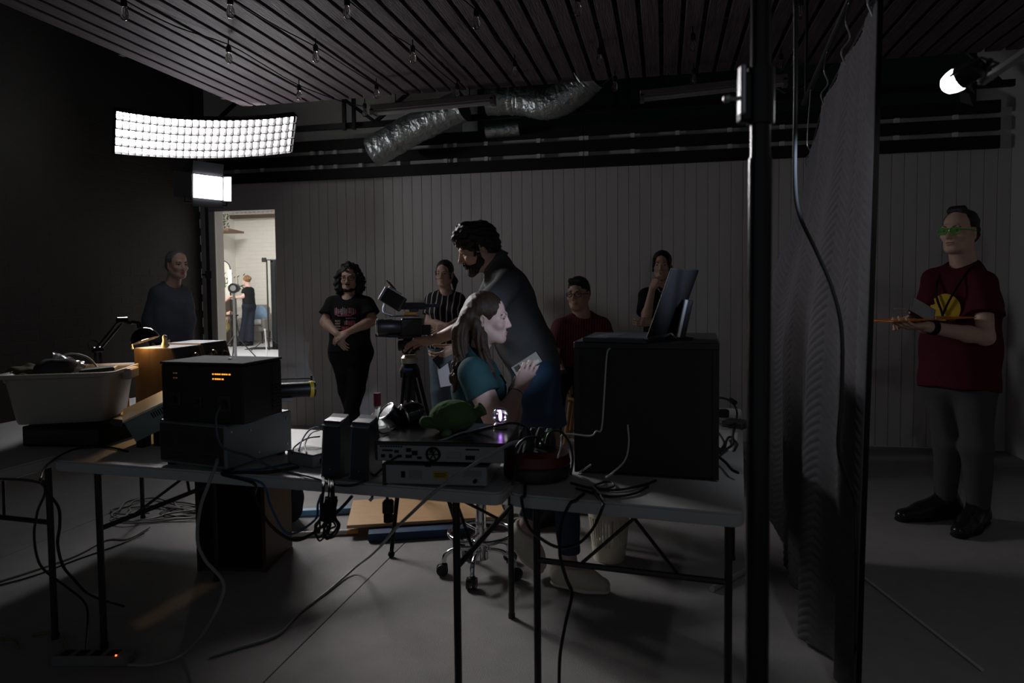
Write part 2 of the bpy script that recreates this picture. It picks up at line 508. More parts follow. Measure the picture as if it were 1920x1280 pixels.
duct('foil_duct', [on_Y(915, 186, 5.9), on_Y(975, 186, 5.9), on_Y(1030, 194, 5.85), on_Y(1078, 170, 5.8), on_Y(1110, 140, 5.75)], .135, 'crinkled foil air duct between the two unlit tube lights')
o = MB(); p0 = on_Y(912, 245, 6.25); o.cyl(p0, on_Y(975, 240, 6.25), .07, n=16)
o.build('foil_duct', m_foil, smooth=True, label='short foil duct stub just above the dark wall boards', cat='duct')

# ------------------------------------------------------------------ unlit tube lights
m_batten = mat('batten_grey', (.16, .14, .13), .5)
def batten(pa, pb, label):
    a, c = np.asarray(pa), np.asarray(pb)
    t = thing('tube_light', (a + c) / 2, label, 'ceiling light', 'unlit tube lights')
    d = nrm(c - a)
    MB().bar(a, c, .09, .05, bev=.006).build('housing', m_batten, t)
    for sgn in (-1, 1):
        k = frame(d)[:, 1] * .022 * sgn - Z0 * .035
        o = MB(); o.cyl(a + k + d * .03, c + k - d * .03, .013, n=10); o.build('tube', mat('tube_glass', (.32, .30, .29), .25), t, smooth=True)
    for e, sg in ((a, 1), (c, -1)):
        MB().bar(e - Z0 * .03, e - Z0 * .03 + d * .03 * sg, .09, .05).build('end_cap', m_batten, t)
    for f in (.2, .8):
        p = a + (c - a) * f; o = MB(); o.cyl(p, (p[0], p[1], 2.94), .004, n=6); o.build('hanger', m_black, t)
batten(on_Y(697, 205, 5.3), on_Y(928, 183, 5.3), 'unlit twin tube light hanging left of the foil duct')
batten(on_Y(1200, 178, 5.3), on_Y(1476, 147, 5.3), 'unlit twin tube light hanging right of the foil duct, crossing the black post')

# ------------------------------------------------------------------ festoon bulbs
m_glass = mat('bulb_glass', (.9, .9, .9), .03, trans=1.0, ior=1.3)
m_fil = mat('filament', (.55, .45, .35), .3, .8)
bulbs = [(233, 22, 'above the left end of the large lit grid light'), (432, 18, 'at the top edge above the middle of the grid light'), (651, 20, 'at the top edge left of the picture centre'),
         (429, 106, 'against the brightest slats over the grid light'), (592, 104, 'halfway between the grid light and the ceiling centre'), (561, 176, 'just above the right end of the grid light'),
         (774, 106, 'above the left unlit tube light, higher of two'), (893, 40, 'near the top right of the picture centre'), (706, 174, 'just above the left end of the left tube light'),
         (857, 174, 'just above the right end of the left tube light'), (965, 132, 'above the foil duct, centre of the ceiling'), (1083, 14, 'at the top edge over the woman with hand on chin'),
         (1124, 110, 'above the right duct bend'), (1153, 160, 'between the duct bend and the right tube light'), (1299, 84, 'high above the right tube light'), (1301, 147, 'right above the right tube light'),
         (1501, 20, 'at the top right beyond the black post'), (1464, 120, 'just right of the black post'), (684, 209, 'touching the left end of the left tube light')]
broot = None
for i, (px, py, lb) in enumerate(bulbs):
    r = ray(px, py); c = CP + r * ((2.845 - CAM_H) / r[2])
    if c[1] > 5.4: c = on_Y(px, py, 5.4)
    lab = 'small clear festoon bulb hanging ' + lb
    if broot is None:
        broot = thing('festoon_bulb', c, lab, 'light bulb', 'festoon bulbs under the slats')
        g = MB(); g.lathe([(.0005, -.045), (.010, -.043), (.017, -.036), (.021, -.022), (.0215, -.012), (.018, .004), (.012, .018), (.011, .026)], c, n=14); g.build('glass', m_glass, broot, smooth='all')
        g = MB(); g.lathe([(.016, .024), (.0165, .055), (.012, .066), (.006, .07)], c, n=12); g.build('socket', m_blackp, broot, smooth=True)
        g = MB(); g.tube([c + V(-.004, 0, .02), c + V(-.005, 0, -.02), c + V(0, 0, -.026), c + V(.005, 0, -.02), c + V(.004, 0, .02)], .0016, 5); g.build('filament', m_fil, broot)
        g = MB(); g.tube([c + V(0, 0, .068), c + V(0, 0, .105)], .0035, 6); g.build('cord', m_blackm, broot)
    else:
        t = copy_tree(broot, loc=c); t['label'] = lab

# wires linking the bulbs along the slats
def wire(pxs, label):
    pts = []
    for px, py in pxs:
        r = ray(px, py); c = CP + r * ((2.925 - CAM_H) / r[2])
        if c[1] > 5.38: c = on_Y(px, py, 5.38)
        pts.append(c)
    o = MB(); o.tube(catmull(pts, 4), .004, 5); o.build('festoon_wire', m_blackm, label=label, cat='wire')
wire([(180, -40), (233, 0), (330, 50), (429, 84), (500, 125), (561, 160), (640, 190), (684, 200)], 'black bulb wire running over the large grid light')
wire([(330, -60), (432, -2), (520, 50), (592, 88), (650, 125), (706, 160)], 'black bulb wire ending at the left tube light')
wire([(560, -60), (651, 0), (720, 55), (774, 88), (820, 130), (857, 160)], 'black bulb wire crossing the middle of the slats')
wire([(800, -50), (893, 20), (930, 75), (965, 116)], 'black bulb wire above the foil duct')

# ------------------------------------------------------------------ large grid light (key)
def grid_light():
    W = 14; lo = []; hi = []
    ztop = 2.862
    for i in range(W + 1):
        u = i / W; px = 214 + (551 - 214) * u
        zc = 5.15 + .85 * u + .20 * 4 * u * (1 - u)
        lo.append(q(px, 203 + 10 * u + 13 * 4 * u * (1 - u), zc))
    cen = np.mean(lo, 0); nrmv = nrm(np.cross(lo[-1] - lo[0], Z0)); nrmv = nrmv * (1 if np.dot(nrmv, CP - cen) > 0 else -1)
    tilt = math.radians(23); H = .32               # the face looks down into the room
    nd = nrmv * math.cos(tilt) - Z0 * math.sin(tilt)
    def pt(u, v, out=0.0):
        x = u * W; i = min(int(x), W - 1); f = x - i
        p = lo[i] * (1 - f) + lo[i + 1] * f
        return p - Z0 * (H * v * math.cos(tilt)) - nrmv * (H * v * math.sin(tilt)) + nd * out
    t = thing('grid_light', cen - Z0 * H, 'large curved fabric LED light with egg-crate grid, brightly lit, hung upper left', 'studio light')
    m_em = mat('key_emit', (1, 1, 1), .5, emit=(1.0, .97, .98), estr=KEY_E)
    N = 28
    v = [pt(i / N, j) for i in range(N + 1) for j in (0, 1)]
    f = [[2 * i, 2 * i + 2, 2 * i + 3, 2 * i + 1] for i in range(N)]
    link_mesh('led_mat', v, f, m_em, t, fix=False)
    # black backing shell behind the mat, open to the front
    o = MB()
    for i in range(N):
        for (va, vb, oa, ob) in ((-.03, 1.03, -.003, -.003),):
            A = [pt(i / N, va, oa), pt((i + 1) / N, va, oa), pt((i + 1) / N, vb, ob), pt(i / N, vb, ob)]
            o.prism(A, -nd * .02)
    o.build('backing', m_blackm, t)
    m_lou = mat('grid_fabric', (.008, .007, .008), .9, spec=.1)
    dp = .076
    for i in range(27):
        u = i / 26
        A = [pt(u, 0, .004), pt(u, 1, .004), pt(u, 1, dp), pt(u, 0, dp)]
        du = nrm(pt(min(1, u + .01), 0) - pt(max(0, u - .01), 0)) * .006
        MB().prism(A, du).build('grid_strip', m_lou, t)
    for j in range(6):
        vv = j / 5; o = MB()
        for i in range(N):
            A = [pt(i / N, vv, .004), pt((i + 1) / N, vv, .004), pt((i + 1) / N, vv, dp), pt(i / N, vv, dp)]
            o.prism(A, -Z0 * .0065)
        o.build('grid_strip', m_lou, t)
    # black skirt and frame
    o = MB()
    o.tube([pt(i / N, -.02, .02) for i in range(N + 1)], .011, 6); o.tube([pt(i / N, 1.02, .02) for i in range(N + 1)], .009, 6)
    for u in (0, 1): o.tube([pt(u, -.02, .02), pt(u, 1.02, .02)], .010, 6)
    o.build('frame', m_black, t)
    o = MB(); a = pt(.5, .5, -.04); bk = a - nrmv * .25
    o.cyl(a, bk, .014, n=8); o.cyl(bk, (bk[0], bk[1], 3.7), .014, n=8)
    o.build('hanging_arm', m_black, t)
grid_light()

# ------------------------------------------------------------------ small LED panel with barn doors on a stand
def led_panel():
    c = q(390, 351, 5.9); n_ = cv(.78, -.06, .62); s_ = nrm(np.cross(Z0, n_)); u_ = np.cross(n_, s_)
    if np.dot(s_, R0) < 0: pass
    M = np.stack([s_, u_, n_], 1)
    base = np.array([c[0], c[1], 0])
    t = thing('led_panel_light', base, 'square LED panel with barn doors on a tall black stand, lit', 'studio light')
    w_, h_ = .25, .19
    MB().box(c - n_ * .025, (w_ + .03, h_ + .03, .05), M, .005).build('housing', m_black, t)
    MB().box(c + n_ * .002, (w_, h_, .004), M).build('led_face', mat('panel_emit', (1, 1, 1), .5, emit=(.93, .95, 1.0), estr=PANEL_E), t)
    def door(edge, axis, length, ang, lab='barn_door'):
        # flap hinged on one edge, opening away from the face
        d = nrm(n_ * math.cos(ang) + edge * math.sin(ang)); half = (h_ if abs(np.dot(edge, u_)) < .5 else w_) / 2 + .01
        o0 = c + edge * ((w_ if abs(np.dot(edge, u_)) < .5 else h_) / 2 + .012)
        A = [o0 - axis * half, o0 + axis * half, o0 + axis * (half + .0) + d * length, o0 - axis * (half + .0) + d * length]
        MB().prism(A, edge * .003).build(lab, m_door, t)
    m_door = mat('door_metal', (.06, .06, .065), .45, .3)
    door(s_, u_, .085, .35); door(-s_, u_, .14, 1.80); door(u_, s_, .10, 1.45); door(-u_, s_, .06, 1.55)
    # yoke
    o = MB(); y0 = c - n_ * .03
    o.tube([y0 + s_ * .185 + u_ * .02, y0 + s_ * .185 - u_ * .14, y0 - s_ * .185 - u_ * .14, y0 - s_ * .185 + u_ * .02], .007, 6); o.build('yoke', m_black, t)
    for sg in (-1, 1): o = MB(); o.cyl(y0 + s_ * .17 * sg, y0 + s_ * .21 * sg, .014, n=10); o.build('yoke_knob', m_black, t)
    yb = y0 - u_ * .14
    o = MB(); o.cyl((yb[0], yb[1], yb[2]), (yb[0], yb[1], yb[2] - .1), .013, n=10); o.cyl((yb[0], yb[1], yb[2] - .1), (yb[0], yb[1], 1.5), .013, n=10)
    o.cyl((yb[0], yb[1], 1.55), (yb[0], yb[1], .75), .017, n=10); o.cyl((yb[0], yb[1], .8), (yb[0], yb[1], .12), .021, n=10); o.build('pole', m_black, t)
    for z in (1.52, .78):
        o = MB(); o.cyl((yb[0], yb[1], z - .03), (yb[0], yb[1], z + .03), .026, n=10); o.cyl((yb[0] - .06, yb[1], z), (yb[0], yb[1], z), .008, n=8); o.build('clamp', m_blackp, t)
    for k in range(3):
        a = k * 2.094 + .4; f = V(math.cos(a), math.sin(a), 0)
        o = MB(); o.bar(V(yb[0], yb[1], .62) + f * .02, V(yb[0], yb[1], .012) + f * .45, .022, .01); o.bar(V(yb[0], yb[1], .16) + f * .02, V(yb[0], yb[1], .30) + f * .24, .016, .006); o.build('leg', m_black, t)
led_panel()

# ------------------------------------------------------------------ flood lamp by the right wall
def flood():
    c = q(1797, 148, 1.50)
    t = thing('flood_lamp', c, 'small bright white spot lamp with open flaps on a boom at upper right', 'studio light')
    tgt = np.array(q(925, 660, 3.25)); d = nrm(tgt - c)
    M = frame(np.cross(d, Z0), -d); M = np.stack([M[:, 0], M[:, 1], d], 1)
    s_, u_ = M[:, 0], M[:, 1]
    o = MB(); o.lathe([(.013, -.046), (.022, -.040), (.025, -.010), (.025, .0)], c, M, 18); o.build('housing', m_black, t, smooth=True)
    o = MB(); o.lathe([(.0005, .035), (.010, .033), (.018, .027), (.023, .015), (.025, .003), (.025, -.002)], c, M, 20); o.build('lens', mat('flood_emit', (1, 1, 1), .4, emit=(.95, .98, 1.0), estr=14), t, smooth=True)
    for e, ax in ((s_, u_), (-s_, u_), (-u_, s_), (u_, s_)):
        if np.dot(e, nrm(CP - c)) > .45: continue
        dd = nrm(d * .12 + e * 1.0); o0 = c + e * .033
        MB().prism([o0 - ax * .020, o0 + ax * .020, o0 + ax * .027 + dd * .026, o0 - ax * .027 + dd * .026], e * .0012).build('flap', m_black, t)
    o = MB(); o.tube([c + s_ * .036, c + s_ * .036 - d * .065, c - s_ * .036 - d * .065, c - s_ * .036], .003, 6); p = c - d * .065; bo = q(1838, 156, 1.54)
    o.cyl(p, bo, .006, n=8); o.build('bracket', m_black, t)
    o = MB(); b1 = q(2000, 45, 1.40); o.bar(bo, b1, .022, .012, bev=.002); o.build('boom_arm', mat('rail_alu', (.30, .30, .30), .4, .6), t)
    o = MB(); o.cyl(b1, V(b1[0], b1[1], 0), .014, n=10); o.build('stand_pole', m_black, t)
    L = bpy.data.lights.new('flood_beam', 'SPOT'); L.energy = FLOOD_W; L.spot_size = math.radians(29); L.spot_blend = .7; L.shadow_soft_size = .028; L.color = (.64, .78, 1.0)
    lo = bpy.data.objects.new('flood_beam', L); COL.objects.link(lo); lo.parent = t
    lo.matrix_local = Matrix.Translation(Vector(d * .075)) @ Vector(d).to_track_quat('-Z', 'Y').to_matrix().to_4x4()
    L = bpy.data.lights.new('dome_glow', 'SPOT'); L.energy = FLOOD_W * .075; L.spot_size = math.radians(125); L.spot_blend = .5; L.shadow_soft_size = .028; L.color = (.90, .95, 1.0)
    lo = bpy.data.objects.new('dome_glow', L); COL.objects.link(lo); lo.parent = t; d2 = nrm(F0 * .62 + R0 * .70 - Z0 * .62)
    lo.matrix_local = Matrix.Translation(Vector(d * .04 + d2 * .045)) @ Vector(d2).to_track_quat('-Z', 'Y').to_matrix().to_4x4()
flood()

# ------------------------------------------------------------------ the hall behind the doorway
m_hallw = mat('hall_brick', (.80, .78, .74), .6, var=.04, vscale=4, bump=.2, bscale=18, stretch=(1, 1, 4))
m_hallf = mat('hall_floor', (.42, .43, .45), .28, var=.06, vscale=2)
hf = MB(); hf.box((-7.5, 12.6, -.05), (11.0, 12.1, .1)); hf.build('floor', m_hallf, kind='structure')
HX = q(439, 560, 19.0)[0]; HY = q(480, 560, 19.0)[1]
h1 = MB(); h1.box(((HX - 1.9) / 2, HY + .1, 2.2), (-1.9 - HX + .4, .2, 4.4)); hw = h1.build('wall_hall_back', m_hallw, kind='structure')
for c in range(34):
    for j in range(8):
        x = HX + .12 + (j + (.5 if c % 2 else 0)) * .5; z = .3 + c * .11
        MB().box((x, HY - .001, z), (.488, .012, .1), bev=.004).build('brick', m_hallw, hw)
h2 = MB(); h2.box((HX - .1, (HY + 6.5) / 2, 2.2), (.2, HY - 6.5, 4.4)); h2.build('wall_hall_left', m_hallw, kind='structure')
h3 = MB(); h3.box((-2.0, (HY + 6.5) / 2, 2.2), (.2, HY - 6.5, 4.4)); h3.build('wall_hall_right', m_hallw, kind='structure')
h4 = MB(); h4.box((-7.5, 12.5, 4.45), (11, 12, .1)); hc = h4.build('ceiling', mat('hall_roof', (.5, .5, .48), .7), kind='structure')
for k in range(26):
    MB().box((HX + .15 + k * .13, HY - .12, 3.95), (.07, .05, .9), bev=.02).build('roof_rib', mat('rib_tin', (.45, .43, .36), .45, .4), hc)
MB().box(((HX - 6) / 2, HY - .15, q(480, 406, 18.8)[2]), (-6 - HX, .16, .09)).build('trim_4', mat('beam_rust', (.10, .07, .05), .7), kind='structure')
MB().box((-7.5, 6.56, 3.6), (11, .08, 1.7)).build('wall_hall_front', m_hallw, kind='structure')
MB().box(((-13 + XL) / 2, 6.6, 1.4), (XL + 13, .1, 2.9)).build('wall_hall_front', m_hallw, kind='structure')
for (x, y, z, e) in ((-8.6, 12.2, 4.2, HALL_W), (-6.3, 9.3, 4.2, HALL_W * .45)):
    t = thing('hall_lamp', (x, y, z), 'flat ceiling lamp of the bright hall seen through the doorway, ' + ('far' if y > 11 else 'near') + ' one', 'ceiling light', 'hall ceiling lamps')
    MB().box((x, y, z + .03), (1.26, .66, .05), bev=.01).build('housing', m_white, t)
    MB().box((x, y, z), (1.2, .6, .012)).build('diffuser', mat('hall_diffuser', (1, 1, 1), .5, emit=(1, .97, .92), estr=6), t)
    L = bpy.data.lights.new('hall_light', 'AREA'); L.shape = 'RECTANGLE'; L.size = 1.2; L.size_y = .6; L.energy = e; L.color = (1, .965, .91)
    lo = bpy.data.objects.new('hall_light', L); COL.objects.link(lo); lo.parent = t; lo.location = (0, 0, -.03)
# ================================================================== people
def skin_mat(name, col): return mat('skin_' + name, col, .48, var=.10, vscale=30, bump=.05, bscale=200, spec=.35)
def cloth(name, col, rough=.85, var=.12): return mat('cloth_' + name, col, rough, var=var, vscale=25, bump=.25, bscale=420, spec=.15)
def hair_mat(name, col): return mat('hair_' + name, col, .46, var=.45, vscale=70, bump=.35, bscale=160, stretch=(3, 3, .35), spec=.35)

def head_frame(face, up=(0, 0, 1), lean=0.0):
    f = nrm(face); s = nrm(np.cross(np.asarray(up, float), f)); u = np.cross(f, s)      # s = the person's left
    if lean:
        Rm = rot_axis(f, lean); s = Rm @ s; u = Rm @ u
    return s, f, u
def head_prims(c, fr, S=1.0, neck=None, rn=.056, wide=1.0, nose=1.0):
    s, f, u = fr; M = np.stack([s, f, u], 1)
    def L(a, b_, d): return c + S * (s * a * wide + f * b_ + u * d)
    P = [ell(L(0, -.018, .035), np.array([.076 * wide, .098, .088]) * S, M, .02),
         ell(L(0, .020, -.035), np.array([.058 * wide, .072, .076]) * S, M, .03),
         cone(L(-.022, .030, -.088), L(.022, .030, -.088), .028 * S, .028 * S, .03),
         ell(L(0, .066, -.100), np.array([.026, .022, .020]) * S, M, .025)]
    for sg in (-1, 1):
        P += [cone(L(sg * .052, -.008, -.052), L(sg * .018, .062, -.098), .018 * S, .017 * S, .025),
              ell(L(sg * .041, .060, -.030), np.array([.022, .022, .020]) * S, M, .02)]
    P += [cone(L(-.034, .078, .020), L(.034, .078, .020), .013 * S, .013 * S, .014)]
    for sg in (-1, 1): P.append(ell(L(sg * .032, .099, .000), np.array([.018, .016, .012]) * S, M, .012, op='s')); P.append(cone(L(sg * .020, .0805, .0075), L(sg * .044, .0755, .0065), .0062 * S, .0055 * S, .006)); P.append(cone(L(sg * .021, .080, -.0075), L(sg * .043, .0755, -.0070), .0048 * S, .0045 * S, .006))
    P += [cone(L(0, .088, .008), L(0, .109 * nose, -.033), .0075 * S, .0115 * S, .010),
          ell(L(.011, .098 * nose, -.039), .0085 * S, M, .008), ell(L(-.011, .098 * nose, -.039), .0085 * S, M, .008),
          ell(L(0, .086, -.0665), np.array([.024, .0105, .0055]) * S, M, .006), ell(L(0, .084, -.0775), np.array([.020, .0105, .0065]) * S, M, .006)]
    P.append(cone(L(-.02, .103, -.0712), L(.02, .103, -.0712), .0035 * S, .0035 * S, .003, op='s'))
    for sg in (-1, 1):
        Me = np.stack([nrm(s * sg * .85 - f * .5), nrm(f * .85 + s * sg * .5), u], 1)
        P += [ell(L(sg * .078, -.018, -.012), np.array([.008, .020, .033]) * S, Me, .006),
              ell(L(sg * .088, -.012, -.010), np.array([.008, .011, .020]) * S, Me, .005, op='s')]
    if neck is not None: P.append(cone(L(0, -.022, -.055), neck, rn * S, (rn + .006) * S, .035))
    return P, L, M
def scl(P, S):
    for p in P:
        for k in ('r', 'ra', 'rb'):
            if k in p: p[k] = p[k] * S
    return P
def eyes(parent, L, fr, S):
    s, f, u = fr
    for sg in (-1, 1):
        c = L(sg * .032, .0725, .000)
        o = MB(); o.ball(c, .0115 * S, np.stack([s, u, f], 1), 12); o.build('eye', mat('eye_white', (.30, .27, .26), .25), parent, smooth='all')
        o = MB(); o.ball(c + f * .0058 * S, (.0066 * S, .0066 * S, .0068 * S), np.stack([s, u, f], 1), 10); o.build('iris', mat('iris_dark', (.03, .02, .015), .12), parent, smooth='all')
        o = MB(); o.tube([L(sg * .015, .0895, .020), L(sg * .033, .0875, .0250), L(sg * .051, .073, .019)], [.0032 * S, .0042 * S, .0024 * S], 6); o.build('eyebrow', hair_mat('brow', (.02, .014, .011)), parent, smooth=True)
        o = MB(); o.tube([L(sg * .019, .0835, .0025), L(sg * .032, .0855, .0045), L(sg * .046, .0775, .0015)], [.0008 * S, .0017 * S, .0010 * S], 6); o.build('eyelash', m_blackm, parent, smooth=True)
def glasses(parent, L, m, r=.022, sq=.85, th=.0016, S=1.0, M=None, lens=None):
    o = MB()
    for sg in (-1, 1):
        pts = [L(sg * .033 + r * math.cos(a), .106 - .010 * abs(math.cos(a)) * (1 if math.cos(a) * sg > 0 else -.2), -.002 + r * sq * math.sin(a)) for a in np.linspace(0, 2 * math.pi, 17)[:-1]]
        o.tube(pts, th * S, 5, closed=True)
        if lens:
            lb = MB(); lb.add(pts, [list(range(16))]); lb.build('lens', lens, parent)
        o.tube([L(sg * (.033 + r), .097, .004), L(sg * .081, .03, .004), L(sg * .083, -.02, -.002)], th * S, 5)
    o.tube([L(-.012, .106, .002), L(0, .110, .005), L(.012, .106, .002)], th * S, 5)
    o.build('glasses', m, parent)

def hand_prims(w, d, n, left, S=1.0, curl=(.5, .55, .6, .65), spread=.10, thumb=(.5, .4), tcurl=.3, roll=None):
    """w wrist, d finger direction, n palm side; fingers listed index..little"""
    d = nrm(d); n = nrm(np.asarray(n) - d * np.dot(n, d))
    side = np.cross(d, n) * (-1 if left else 1)      # towards the thumb
    side = -side
    P = []
    kn = [(.030, .086), (.010, .090), (-.011, .086), (-.030, .078)]
    ln = [(.041, .025, .020), (.045, .028, .021), (.041, .026, .020), (.032, .020, .018)]
    rr = [.0092, .0095, .0090, .0080]
    for (a, b_) in kn:
        P.append(cone(w + d * .005 * S + side * a * .55 * S, w + S * (side * a + d * b_), .0145 * S, .0115 * S, .014))
    P.append(ell(w + S * (d * .048 + n * .004), S * np.array([.036, .042, .014]), np.stack([side, d, n], 1), .012))
    for i in range(4):
        p = w + S * (side * kn[i][0] + d * kn[i][1]); ang = 0
        sd = nrm(d + side * spread * (1.2 - i * .8))
        for j in range(3):
            ang += curl[i] * (1.0 if j else .8)
            dirv = sd * math.cos(ang) + n * math.sin(ang)
            p2 = p + dirv * ln[i][j] * S
            P.append(cone(p, p2, rr[i] * S * (1 - .08 * j), rr[i] * S * (1 - .08 * (j + 1)), .0035)); p = p2
    p = w + S * (side * .022 + d * .020 + n * .006)
    tdir = nrm(d * math.cos(thumb[0]) + side * math.sin(thumb[0]) + n * thumb[1])
    for j, (l, r) in enumerate(((.046, .0145), (.034, .0108), (.027, .0095))):
        P.append(cone(p, p + tdir * l * S, r * S, r * .86 * S, .010 if j == 0 else .004)); p = p + tdir * l * S
        tdir = nrm(tdir + (n * .5 + d * .5) * tcurl)
    return P

def frame_of(J):
    up = nrm(J['neck'] - J['pelvis']); s = J['shL'] - J['shR']; s = nrm(s - up * np.dot(s, up)); return s, np.cross(s, up), up

def body_prims(J, S=1.0, g=1.0, fem=False, inf=0.0, chest=1.0, belly=1.0, hips=True):
    """torso and limbs; inf blows everything up for clothing"""
    s, f, up = frame_of(J); pel, nk = J['pelvis'], J['neck']
    ch = pel + (nk - pel) * .68; wa = pel + (nk - pel) * .32; k = .06
    rs = .052 * S
    P = [cone(J['shL'] - s * .02, J['shR'] + s * .02, rs * .94 + inf, None, .05),
         cone(nk - up * .02, ch, .075 * S * g + inf, .135 * S * g * chest + inf, k, f, .74),
         cone(ch, wa + f * .012 * g, .140 * S * g * chest + inf, .132 * S * g * belly + inf, k, f, .76),
         cone(wa + f * .012 * g, pel, .132 * S * g * belly + inf, .130 * S * g + inf, k, f, .80),
         cone(J['hipL'], J['hipR'], .080 * S * g + inf, None, k)]
    for e in 'LR':
        P.append(cone(nk - up * .02, J['sh' + e], .046 * S + inf, .050 * S + inf, .04))
    if fem:
        for e in (-1, 1): P.append(ell(ch + s * .072 * e * S * g + f * .085 * S * g - up * .02, (.062 * S * g + inf), ID, .045))
    return P
def arm_prims(J, S, e, g=1.0):
    P = [cone(J['sh' + e], J['el' + e], .050 * S * g, .040 * S * g, .03)]
    m = J['el' + e] + (J['wr' + e] - J['el' + e]) * .3
    P += [cone(J['el' + e], m, .040 * S * g, .041 * S * g, .025), cone(m, J['wr' + e], .041 * S * g, .0275 * S, .02)]
    return P
def leg_prims(J, S, e, g=1.0, inf=0.0):
    kn, an = J['kn' + e], J['an' + e]; m = kn + (an - kn) * .32
    return [cone(J['hip' + e], kn, .084 * S * g + inf, .056 * S * g + inf, .05), cone(kn, m, .056 * S * g + inf, .055 * S * g + inf, .03), cone(m, an, .055 * S * g + inf, .037 * S + inf, .03)]
def foot_prims(an, toe, S=1.0, inf=0.0):
    d = toe - an; toe = toe - nrm(d) * .05; hl = an + nrm(V(d[0], d[1], 0)) * -.03 * S; hl[2] = min(an[2] - .045, hl[2]) if toe[2] < an[2] - .03 else hl[2]
    return [cone(an, hl, .034 * S + inf, .030 * S + inf, .03), cone(hl, toe, .032 * S + inf, .030 * S + inf, .03, Z0, .85), cone(an, toe - nrm(d) * .06, .034 * S + inf, .030 * S + inf, .03)]
def shoe(parent, an, toe, m, ms, S=1.0, boot=0.0, h=.007, sole=True):
    """shoe with its own sole; an ankle, toe the tip"""
    d = toe - an; fl = nrm(V(d[0], d[1], 0)); heel = an - fl * .055 * S
    foot = nrm(toe - heel) if abs(toe[2] - (an[2] - .07)) > .03 else fl
    # foot plane: from heel to toe
    hl = V(an[0], an[1], an[2] - .055 * S) - fl * .045 * S
    tp = toe; dirf = nrm(tp - hl); sd = nrm(np.cross(dirf, Z0)); up = nrm(np.cross(sd, dirf)); L = np.linalg.norm(tp - hl)
    P = [cone(hl + up * .012, hl + dirf * L * .55 + up * .012, .043 * S, .048 * S, .03, up, .95), cone(hl + dirf * L * .5 + up * .004, tp - dirf * .035 + up * .0, .048 * S, .040 * S, .03, up, .85),
         cone(an + up * boot, hl + up * .03, .050 * S, .046 * S, .03), cone(an + up * .0, hl + dirf * L * .62 + up * .01, .047 * S, .040 * S, .03), clip(hl - up * .022, -up)]
    if boot: P.append(clip(an + Z0 * (boot + .01), Z0))
    else: P.append(clip(an + up * .008, up))
    o = sdf('shoe', P, h, m, parent)
    if sole:
        Q = [cone(hl - up * .024, hl + dirf * L * .55 - up * .024, .046 * S, .052 * S, .02, up, .30), cone(hl + dirf * L * .5 - up * .024, tp - dirf * .03 - up * .022, .052 * S, .041 * S, .02, up, .32)]
        so = sdf('sole', Q, h, ms, None); so.parent = o; so.location = so.location - o.location - parent.location if False else so.location
        so.matrix_parent_inverse = Matrix.Identity(4)
        so.location = Vector(ORG[so.name]) - Vector(ORG[o.name])
    return o

def shirt_prims(J, S, g, inf, sleeve, hem, fem=False, chest=1.0, belly=1.0, sw=.012, ag=1.0):
    s, f, up = frame_of(J)
    P = body_prims(J, S, g, fem, inf, chest, belly)
    P += [cone(J['pelvis'] + up * .08, hem, .138 * S * g * max(1, belly * .96) + inf, .144 * S * g + inf, .05, f, .84, cut=True)]
    for e in 'LR':
        end = J['sh' + e] + (J['el' + e] - J['sh' + e]) * min(sleeve, 1.0)
        P.append(cone(J['sh' + e], end, .050 * S * g * ag + inf, .048 * S * g * ag + inf + sw, .022, cut=sleeve <= 1.0))
        if sleeve > 1.0:
            en2 = J['el' + e] + (J['wr' + e] - J['el' + e]) * (sleeve - 1)
            P.append(cone(J['el' + e], en2, .050 * S * g + inf, .036 * S + inf, .03, cut=True))
    P.append(clip(hem, -up))
    P.append(cone(J['neck'] + f * .045 + up * .035, J['neck'] + f * .03 + up * .14, .060 * S, .10 * S, .012, op='s'))
    return P
def trouser_prims(J, S, g, inf, length, hems=None, flare=0.0, top=.10):
    s, f, up = frame_of(J); pel = J['pelvis']
    P = [cone(J['hipL'], J['hipR'], .088 * S * g + inf, None, .05), cone(pel, pel + up * top, .128 * S * g + inf, .122 * S * g + inf, .05, f, .86, cut=True)]
    for e in 'LR':
        kn, an = J['kn' + e], J['an' + e]
        if length <= 1:
            P.append(cone(J['hip' + e], J['hip' + e] + (kn - J['hip' + e]) * length, .088 * S * g + inf, .078 * S * g + inf + flare, .045, cut=True))
        else:
            P += [cone(J['hip' + e], kn, .086 * S * g + inf, .060 * S * g + inf, .045), cone(kn, kn + (an - kn) * (length - 1), .062 * S * g + inf, .044 * S + inf + flare, .03, cut=True)]
    return P

